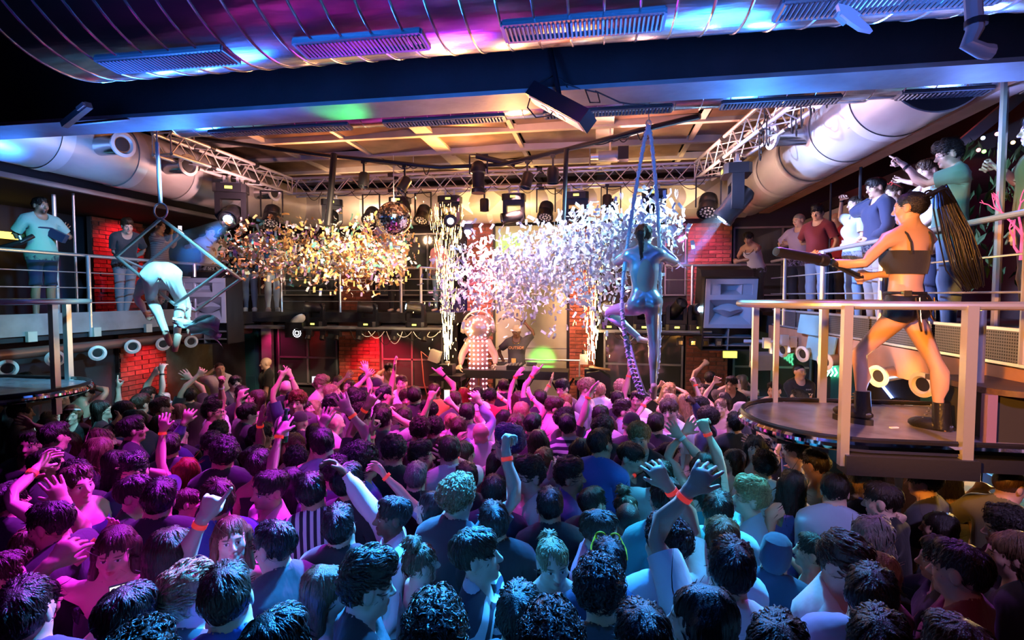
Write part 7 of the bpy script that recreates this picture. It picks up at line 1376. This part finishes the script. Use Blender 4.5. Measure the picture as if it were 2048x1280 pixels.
# ---------------------------------------------------------------- the crowd: head-top pixel, facing (0 away from us, 90 left, -90 right, 180 to us), sex, hair, top, skin | raised hands
CROWD = '''
50 867 165 m short dark tee black tanb | 74 852 open -
37 807 -100 m short dark tee charcoal tan
97 835 -120 m buzz brown tee black fair
107 822 -110 f bob light tee grey fair
157 812 170 f long light tee black fair + headband white
197 817 100 f long blond tank black fair
226 802 -100 f long dark tee black fair + sunglasses black
300 776 -50 m short dark tee black fair | 306 750 relax - ; 324 744 relax black
280 802 -110 f bob dark tank charcoal fair
295 796 -95 m short brown tee grey fairb
270 822 60 m short dark tee navy tan | 228 848 relax black
287 832 10 f long brown long grey fair
346 808 80 f bob light tank pink fair | 338 802 relax white
381 776 30 m short dark tee black tan | 383 758 open - ; 393 753 relax -
440 725 180 m buzz brown tee white fair | 426 740 fist -
462 753 -150 m short dark tee charcoal fair
480 773 20 m short dark tee black fair
420 808 -100 m quiff dark tee pink tan + sunglasses black | 442 770 fist white
433 791 -110 m short black tee white tanb
505 781 100 f long brown tank pink fair
490 808 -70 m short dark tee charcoal fair | 478 800 relax -
252 856 -80 f wavy black tank black fair
347 918 -10 f long red tank black fair | 325 862 open red
400 871 0 m curly dark long navy tan | 368 846 relax black
415 888 -10 m short black tee grey tan
437 848 -20 m curly dark tee black tan
470 881 0 m curly dark tee black olive
482 896 -90 m short dark tee pink tan | 520 845 open red
275 911 170 m quiff black tee navy tan + headglasses black | 280 936 relax red
186 931 -150 m short brown tank navy fair | 72 936 relax red
237 958 -120 m short dark tee black fair
150 931 20 m curly dark tee black tan
175 866 30 f bob light tank teal fair
150 878 60 f long light tee black fair
12 968 -60 m short dark tee black tan | 52 958 relax -
130 776 150 f long dark tank yellow tan
156 768 -60 m short dark tank burgundy tan | 172 772 fist -
50 748 -100 m short dark tee black tan
90 770 140 f long dark tee teal fair
18 790 -90 m short dark tee black tan
240 790 -60 m short brown tee black fair | 236 776 point -
205 905 -80 f long dark tank black tan | 198 918 relax red
218 862 -70 f wavy light tee charcoal fair | 222 880 open red
140 850 -60 m short dark tee black tan
230 835 -80 m short dark tee black tan
330 845 -40 m short dark tee black tan
318 800 -70 f bob dark tee black fair
360 870 10 m short dark tee charcoal tan
310 965 -10 m short dark tee black olive
95 900 -100 m short dark tee black tan
531 715 95 m - - tee black fair
634 714 -150 f long black tee red fair | 651 724 grip -
729 748 -60 m short dark tee black tan
782 726 180 m short dark tee pink tan | 772 737 relax -
804 752 170 m short brown tee white fair
756 757 -120 m cap black tee white fairb
696 760 150 f pony brown tee pink fair | 690 756 open -
677 753 160 f long brown tee burgundy fair | 668 762 open -
637 754 -120 m quiff blond long cream fair | 634 776 fist -
574 787 30 m short black tee navy tan | 575 728 point pink ; 561 757 peace -
572 760 10 m - - tee black fair
588 767 40 m short dark tee charcoal fair | 592 776 open -
597 787 170 m curly ginger tee charcoal fair
612 801 -100 f bob dark tank black fair
631 801 -60 f long blond tank white fair
667 770 -90 f bob blond tee white fair
660 796 -100 m quiff black tee black fairb + sunglasses black
704 775 0 m short dark tee white fair | 734 744 open - ; 742 742 open -
697 788 -60 m curly black tee charcoal tan
752 775 -90 m short black tee grey tanb | 789 738 open -
712 800 -100 f bob dark tee black fair
818 783 175 f curly brown tee charcoal fair | 832 800 fist -
833 775 0 m short dark tee black fair
819 811 70 m bowl brown tee black fair
758 811 160 m curly dark tee black fair + glasses black
781 818 -20 m short dark tee grey fair | 790 832 fist -
872 807 80 m curly black tee black fair + glasses black
868 842 0 m curly black tee charcoal tan | 861 794 point -
872 769 0 m short brown tee yellow fair | 885 748 point black
925 776 10 f long red tank pink fair
899 785 0 m short brown tee charcoal fair
913 798 0 m short dark tee black fair
933 811 0 m short dark tee grey fair
902 826 10 f bun blond tee pattern fair | 904 808 grip -
928 836 0 m short brown long lightblue fair | 960 806 relax -
952 843 20 m - - tee white fair
971 808 80 m cap cream tee white fair | 948 836 relax -
998 783 -20 m curly black tee red fair + headglasses black | 1001 795 fist red
1010 821 0 f long black tank black fair
1007 856 70 m quiff purple tee black fair
803 843 -10 m curly dark tee charcoal tan
790 881 -80 f long dark tank black fair
813 891 -85 m quiff black long lightblue tanb
870 878 0 m short brown tee white fair | 905 915 open red
852 876 0 f long dark tank black fair
925 886 -60 f bob brown tank black fair | 915 888 relax red
963 888 0 m short black long cream fair
832 928 0 m short grey tee black fair
726 898 -80 m afro black tee blue tan | 744 864 point pink
768 881 0 m curly black tee black tan
620 868 -140 f bun blond tank cream fair | 642 898 fist -
607 901 0 m curly black tee black tan
580 851 -90 m quiff black tank white tanb + headglasses white
600 851 -100 f long dark tee black fair
637 826 -20 m cap black tee charcoal fair
657 827 -70 m - - tee white fair
620 926 -20 m curly black tee purple tan
632 953 0 m short black tee vstripe tan
531 941 110 m short dark tee pink tan
570 933 0 f long black tank black fair | 560 860 open red
690 860 0 m short dark tee lightblue fair | 700 824 open red
760 860 -30 m short dark tee black tan | 733 814 horns red
735 812 -90 m curly dark tee lightblue fair + glasses black
545 866 -60 f long dark tank black fair
560 905 -20 m short dark tank black tan | 645 858 open red
742 1002 95 m short black long white brown | 684 942 relax red
874 986 80 f long dark tee lightblue fair | 766 948 relax red
787 955 -20 f long dark tank black fair
937 966 -30 m curly blond tee charcoal fair | 1012 905 fist red
1132 763 150 m quiff black tee charcoal tan | 1100 768 open red
1171 762 -100 m curly blond long grey fair
1094 796 -90 m short brown tee pink fair
1130 791 0 m short ginger tee grey fair
1132 806 0 f long blond tank white fair
1040 784 -40 f long brown tank pink fair | 1032 752 open red
1052 783 0 m short dark tee black fair | 1066 748 point red
1071 806 -60 f bob blond tank white fair | 1064 795 open pink
1036 833 170 f wavy brown tank pink fair + glasses red
1062 831 -30 m short black tee black tan + glasses black
1127 832 0 m short black tee hstripe fair
1145 821 -70 m curly dark tee black fairb | 1186 766 open red
1239 785 0 m short dark tee black fair
1247 806 -80 m quiff dark tee grey fair
1275 783 175 m short dark tee white tan | 1259 742 open red
1334 768 150 f wavy blond tank pink fair | 1318 772 relax - ; 1350 775 relax -
1309 801 165 m bowl brown tee white fair | 1290 806 fist red
1331 788 95 f long blond tank cream fair
1239 763 0 f curly pink tank pink fair
1202 768 0 m short blond tee white fair | 1214 800 open red
1244 841 0 m curly dark tee black fair
1255 831 0 m cap black tee charcoal fair
1275 851 170 m curly blond tee black fair
1347 826 0 f long brown tank burgundy fair
1409 823 70 m afro black long navy dark | 1386 803 fist -
1397 798 110 m curly dark tee white tan
1440 800 170 f bun light tank pink fair | 1390 768 fist red
1445 786 150 f long dark tank black fair | 1427 766 relax -
1420 744 0 m short dark tee black fair | 1406 730 fist -
1461 753 170 m short black tee black fair | 1459 770 fist black
1484 751 100 f long light tank black fair | 1500 770 point -
1406 768 175 f pony dark tank white fair
1484 806 90 f bucket beige tee black fair | 1482 872 relax red
1467 826 20 m short black tee black fair
1372 905 0 f long black tank black fair | 1368 866 open pink ; 1358 868 open white
1425 930 20 f long dark tank teal fair | 1414 864 fist red
1404 918 0 f pony brown tank teal fair
1351 921 0 f bob light tank white fair
1289 923 0 m short dark tee grey fair | 1270 942 point red
1311 883 -70 f pony dark tank black fair
1241 888 -110 m bowl dark long charcoal fair
1197 863 -20 m short black tee blue tan
1161 878 0 f long black long burgundy fair
1139 921 -95 m quiff black tee purple oliveb
1092 921 100 m quiff dark long cream fair | 1099 951 relax -
1049 901 -20 m short ginger tee grey fair
1214 982 -30 m short dark tee black tan
1471 901 80 f long brown tank pink fair
1526 911 0 m curly black tee white tan | 1576 990 grip red
1466 961 90 m quiff blond long lightblue fair
1499 876 170 f wavy dark tank pink tan | 1512 890 open -
1176 1015 -95 m short brown tee pink fairb
1214 986 -150 f messybun brown tank black fair
1266 1010 0 m buzz black long white brown
1229 1048 -20 f short dark tee black fair + headglasses black
1304 1046 30 m curly black tee white tan | 1336 972 relax red
1256 1091 0 m short black tee navy tan + headglasses yellow
1411 1086 0 m short black tee white tan | 1378 982 relax red
1186 1146 0 m curly black tee charcoal tan
1061 1076 -160 f bun blond tank black fair | 1088 1162 relax yellow
1059 1016 70 m short dark tee black fair | 1095 1000 relax red
1144 986 0 m short black tee black olive
1394 1186 70 f long dark tank black fair
1139 1248 0 m curly dark tee black tan
1249 1268 0 m short dark tee navy tan
1039 1171 0 m short dark tee black tan
1516 1073 0 m hood navy long navy fair
1354 996 95 f long light long lightblue fair
1409 983 0 m short dark tee lightblue tan
1396 1048 0 m short light tee lightblue fair
1474 1111 0 m short dark tee lightblue fair
1094 1093 0 m short dark tee black tan
974 1068 -100 m bowl brown tee hstripe fair
922 1132 20 m short black tee charcoal dark | 922 1042 fist black
812 1096 -80 f messybun light tank black fair | 878 1046 relax black
747 1131 -85 m quiff brown tee black fair
674 1136 -95 f long light tank white fair
582 1108 -100 m wavy dark tee white fair | 660 1180 relax red
904 1208 0 m curly brown tee black tan
532 1056 40 m short black tee charcoal tan
600 973 -95 m curly dark tee pink tan
1007 1198 0 m short dark tee black tan
530 1248 -60 m short dark tee black fair
540 1030 0 m curly dark tee charcoal tan | 553 990 grip red
97 1061 -100 f wavy light tank black fair
200 1058 170 f long brown tank black fair | 200 1082 relax yellow
300 1066 -40 f bob brown tank purple fair
283 1103 -80 m quiff dark tee white tan
385 1138 -60 m quiff blond tee charcoal fair | 406 1036 point red
235 998 -40 m cap charcoal tee black tan | 243 1036 open red
338 983 -85 f bun brown tank navy fair
362 1038 -70 f bun dark tank navy fair
447 1048 -160 f long light tank black fair
492 1068 100 f bob blond tank black fair
480 1141 0 m short brown tee blue fair
87 1156 -40 m short dark tee navy tan | 96 1132 relax -
8 1121 -90 m short brown tank pink fair
150 1010 60 m short dark tee black tan | 130 1004 open black
430 966 0 m short brown tee blue tan
30 1156 -60 f long dark tank purple tan
430 1121 0 m curly dark tee black tan
400 1215 -40 m short dark tee black tan | 392 1236 relax red
1751 971 85 m short dark tee black fair
1672 956 0 m short dark tee lightblue fair
1743 923 85 m wavy blond tee navy fair
1856 933 85 m short black tee charcoal fairb
1894 936 0 f long blond tank beige fair
2008 938 -40 m buzz brown tee olive tan | 1948 984 relax -
1891 1028 95 f long dark tank black tan
2012 1023 95 m curly dark tee burgundy tan
1671 1068 -120 m quiff brown tee white fair
1621 1073 80 f short dark tank lightblue fair | 1570 1108 relax white
1727 1041 95 f wavy grey tank charcoal fair | 1792 1054 thumb white
1748 1111 20 f long blond tank black fair
1718 1136 0 m short black tee lilac tan
1868 1081 95 m short dark tee black tan | 1900 1180 relax black
1636 1196 0 f long black tank navy fair
2034 1068 90 f bob light tee black fair
1640 905 60 m short dark tank pink tan | 1632 945 grip red
1600 880 80 m short dark tank black fair | 1566 880 open -
1810 1150 80 m short dark tee charcoal tan
1950 1090 90 m short dark tee burgundy tan
1590 780 130 m short black tee white fair
1545 765 140 m short black tee white fair
1810 800 100 m short dark tee black tan
1960 1190 60 f long dark tank burgundy tan | 1975 1160 relax -
1560 1170 10 m short dark tee navy tan
1330 1130 0 f long dark tank navy fair
1790 1235 0 m short dark tee black tan
1890 1255 40 m short brown tee grey tan
240 1200 -30 m short dark tee white tan | 204 1262 grip -
150 1235 0 m short dark tee blue tan
640 1235 -40 f long dark tank navy fair
760 1225 -30 m short dark tee black fair
330 1262 -60 m curly dark tee black tan
1500 1245 0 m short dark tee lightblue tan
1660 960 60 m short dark tee black tan
1350 1240 20 m short dark tee navy tan
1580 940 40 f long dark tank purple tan
700 1050 0 f long dark tank black tan
450 1000 -20 f long dark tank black tan
660 1010 -20 m short black tee black tan
1000 1010 0 m short dark tee black tan
1020 960 0 m short dark tee navy tan
890 930 0 m short dark tee black fair
1000 905 0 f bob dark tank black fair
1180 940 -20 f long dark tank burgundy fair
1330 965 20 m short dark tee teal fair
700 930 -40 m short black tee black tan
650 900 -30 f long dark tank black fair
510 850 -60 m short dark tee black tan
1100 860 0 f long brown tank black fair
1010 760 0 m short dark tee black fair
960 775 0 m short dark tee black fair
845 820 0 m short dark tee grey fair
1290 830 0 m short dark tee black fair
1370 790 0 f long blond tank pink fair
1180 815 0 m short dark tee white fair
1215 835 -20 f long brown tank pink fair
'''
NUM = ('first', 'second', 'third', 'fourth', 'fifth', 'sixth', 'seventh', 'eighth', 'ninth', 'tenth')
rows = []
for ln in CROWD.strip().splitlines():
    ln, _, arms = ln.partition('|'); ln, _, ex = ln.partition('+'); arms2 = arms
    if '+' in arms: arms2, _, ex = arms.partition('+')
    t = ln.split(); rows.append(dict(px=float(t[0]), py=float(t[1]), yaw=float(t[2]), sex=t[3], hair=None if t[4] == '-' else t[4], hc=t[5], top=t[6], tc=t[7], sk=t[8], arms=[a.split() for a in arms2.split(';') if a.strip()], ex=ex.split()))
rc = random.Random(5)
for q in rows:
    q['px0'] = q['px']; q['h'] = min(1.9, max(1.6, rc.gauss(1.80 if q['sex'] == 'm' else 1.69, .045)))
def place(q): t = atZ(q['px'], q['py'], q['h']); q['x'], q['y'] = t.x, t.y
for q in rows: place(q)
for it in range(90):   # let people stand a little nearer or farther (taller or shorter) so that nobody overlaps
    for i, a in enumerate(rows):
        for b in rows[i + 1:]:
            dx, dy = a['x'] - b['x'], a['y'] - b['y']; d2 = dx * dx + dy * dy
            if d2 < .17:
                near, far = (a, b) if math.hypot(a['x'], a['y']) < math.hypot(b['x'], b['y']) else (b, a)
                near['h'] = min(1.93, near['h'] + .006); far['h'] = max(1.55, far['h'] - .006)
                if it > 20 and d2 < .125:
                    s_ = 1 if a['px'] > b['px'] else -1
                    for z, k in ((a, s_), (b, -s_)): z['px'] = max(z['px0'] - 34, min(z['px0'] + 34, z['px'] + 2.5 * k))
                place(near); place(far)
keep = []
for q in rows:
    if q['x'] > -8.0 and q['y'] < 9.7 and all((q['x'] - k['x']) ** 2 + (q['y'] - k['y']) ** 2 > .06 for k in keep): keep.append(q)
print('crowd', len(rows), 'kept', len(keep)); rows = keep
HN = {'short': 'short', 'quiff': 'swept-up', 'buzz': 'cropped', 'curly': 'curly', 'afro': 'big curly', 'bowl': 'fringed', 'long': 'long', 'wavy': 'wavy', 'bob': 'chin-length', 'bun': 'tied-back', 'pony': 'ponytailed', 'messybun': 'pinned-up'}
CN = {'dark': 'dark', 'light': 'light brown', 'black': 'black'}
TN = {'tee': 'tee', 'long': 'shirt', 'tank': 'top', 'crop': 'crop top'}
TC = {'vstripe': 'vertically striped', 'hstripe': 'horizontally striped', 'pattern': 'patterned', 'lightblue': 'pale blue'}
def zone(q):
    x, y = q['px'], q['py']
    if y < 800: a = 'far rows'
    elif y < 870: a = 'rear rows'
    elif y < 960: a = 'middle rows'
    elif y < 1080: a = 'near rows'
    else: a = 'nearest row'
    b = 'far left' if x < 260 else 'left side' if x < 560 else 'centre left' if x < 860 else 'centre' if x < 1140 else 'centre right' if x < 1450 else 'right side'
    return a, b
for q in rows:
    hd = ('shaven-headed person' if q['hair'] is None else 'person in %s %s' % (q['hc'], {'cap': 'cap', 'bucket': 'bucket hat', 'hood': 'head wrap'}[q['hair']]) if q['hair'] in ('cap', 'bucket', 'hood') else 'person with %s %s hair' % (HN[q['hair']], CN.get(q['hc'], q['hc'])))
    tp = 'in %s %s' % (TC.get(q['tc'], q['tc']), TN[q['top']]) if not hd.startswith('person in') else 'and %s %s' % (TC.get(q['tc'], q['tc']), TN[q['top']])
    fn = {'point': 'pointing up', 'fist': 'one fist raised', 'horns': 'horns sign', 'peace': 'two fingers up', 'grip': 'one hand gripping', 'thumb': 'thumb up'}
    ar = '' if not q['arms'] else ', both arms up' if len(q['arms']) == 2 else ', ' + fn.get(q['arms'][0][2], 'one arm raised')
    exn = {'sunglasses': ', sunglasses', 'glasses': ', glasses', 'headglasses': ', glasses on head', 'headband': ', headband'}.get(q['ex'][0], '') if q['ex'] else ''
    fc = {0: ', back turned', 1: ', facing left', 2: ', facing us', 3: ', facing right'}[0 if abs(q['yaw']) <= 45 else 2 if abs(q['yaw']) > 135 else 1 if q['yaw'] > 0 else 3]
    q['zone'] = zone(q); q['lab'] = hd + ' ' + tp + exn + (ar or fc)
from collections import defaultdict
grp = defaultdict(list)
for q in rows: grp[(q['lab'], q['zone'])].append(q)
for (lab, z), L in grp.items():
    same = [k for k in grp if k[0] == lab]
    zt = '' if len(same) == 1 and len(L) == 1 else (', ' + z[1] if len({k[1][1] for k in same}) == len(same) else ', ' + z[0] + ' ' + z[1])
    L.sort(key=lambda q: q['px'])
    for i, q in enumerate(L): q['label'] = lab + zt + ('' if len(L) == 1 else ', ' + NUM[i] + ' leftmost')
taken = {q['label'] for q in rows}
for q in rows:
    for a, b in ((', back turned', ''), (', facing us', ''), (', facing left', ''), (', facing right', ''), (' light brown', ' brown'), ('one arm raised', 'arm up'), (' horizontally striped', ' striped'), (', glasses on head', '')):
        if len(q['label'].split()) <= 16: break
        n_ = q['label'].replace(a, b)
        if n_ not in taken: taken.add(n_); q['label'] = n_
EXM = {'black': M['blackmetal'], 'white': M['whiteplastic'], 'red': BM['red'], 'yellow': mat('yellow_frame', (.9, .6, .02), .4)}
FIGS = []
for q in rows:
    d = math.hypot(q['x'], q['y']); lod = 'hi' if d < 2.9 else 'mid' if d < 4.6 else 'lo'; pos = Vector((q['x'], q['y'], 0)); pose = {}; bands = []; q['yaw'] += azim(pos)
    used = set(); rp = random.Random(int(q['px'] * 7 + q['py']))
    for a in q['arms']:
        tx, ty = float(a[0]), float(a[1]); c = []
        for S in 'RL':
            if S in used: continue
            sh_ = shoulder(pos, q['yaw'], q['h'], S); w_ = reach(tx, ty, sh_, .5 * q['h'] / 1.75); c.append(((w_ - sh_).length, S, w_))
        dd, S, w_ = min(c, key=lambda z: z[0]); used.add(S); sx = 1 if S == 'R' else -1
        pose['arm' + S] = {'handw': w_, 'fing': a[2], 'pole': (sx * .9, .2, -.6), 'palm': (rp.uniform(-.6, .6), 1 if abs(q['yaw']) < 90 else .4, .1), 'bend': rp.uniform(-.1, .35)}
        if len(a) > 3 and a[3] != '-': bands.append((S, a[3]))
    for S, sx in (('R', 1), ('L', -1)):
        if S not in used: b_ = rp.random(); pose['arm' + S] = {'up': (sx * rp.uniform(.05, .22), rp.uniform(-.05, .25), -1), 'fo': (sx * rp.uniform(-.25, .1), rp.uniform(.2, .9) if b_ < .6 else .15, rp.uniform(-1, -.3) if b_ < .6 else -1), 'fing': 'relax'}
    pose['spine'] = (rp.uniform(-6, 3), rp.uniform(-4, 4), rp.uniform(-8, 8)); pose['head'] = (rp.uniform(-6, 10), rp.uniform(-7, 7), rp.uniform(-14, 14))
    ex = ()
    if q['ex']: ex = (({'glasses': 'glasses', 'sunglasses': 'sunglasses', 'headglasses': 'sunglasses', 'headband': 'headband'}[q['ex'][0]], 'glasses' if q['ex'][0] == 'sunglasses' else q['ex'][0], EXM[q['ex'][1]]),)
    F = person(q['label'], pos, q['yaw'], q['h'], q['sex'], pose, q['top'], q['tc'], 'trousers', rp.choice(['black', 'navy', 'denim', 'charcoal']), q['hair'], q['hc'], q['sk'], lod, bands, ex, 'crowd on the dance floor')
    q['F'] = F; q['used'] = used
def who(px, py): return min([q for q in rows if q['used'] or py > 1080], key=lambda q: abs(q['px'] - px) + abs(q['py'] - py))
for px, py, lb in ((634, 714, 'phone raised by the woman in red beside the brick pier'), (902, 826, 'phone raised over the patterned tee'), (1526, 911, 'phone filming beside the right platform, lower of the two'), (1640, 905, 'phone with orange glow filming under the platform post')):
    q = who(px, py); phone(lb, q['F'], sorted(q['used'])[0])
q = who(540, 1030); bp = wrist_pt(q['F'], sorted(q['used'])[0], .09, .03); r = root('bottle', bp, 'green glass bottle held up in the middle of the crowd', 'bottle'); gm = mat('green_glass', (.05, .35, .12), .08, trans=.5); MB().lathe([(.0, -.13), (.03, -.13), (.031, .03), (.013, .08), (.012, .13), (0, .13)], bp, (.1, 0, 1), 14).ob('glass', gm, r); MB().lathe([(.0312, -.08), (.0316, -.08), (.0316, .0), (.0312, .0)], bp, (.1, 0, 1), 14).ob('paper_label', M['whiteplastic'], r)
q = who(240, 1200)
if q['used'] and abs(q['px'] - 240) < 60: phone('phone glowing at the lower left edge of the crowd', q['F'], sorted(q['used'])[0])
q = who(1411, 1086); chest_text(q['F'], 'TACO', 1.33, .07, txk, back=True, x=.03)
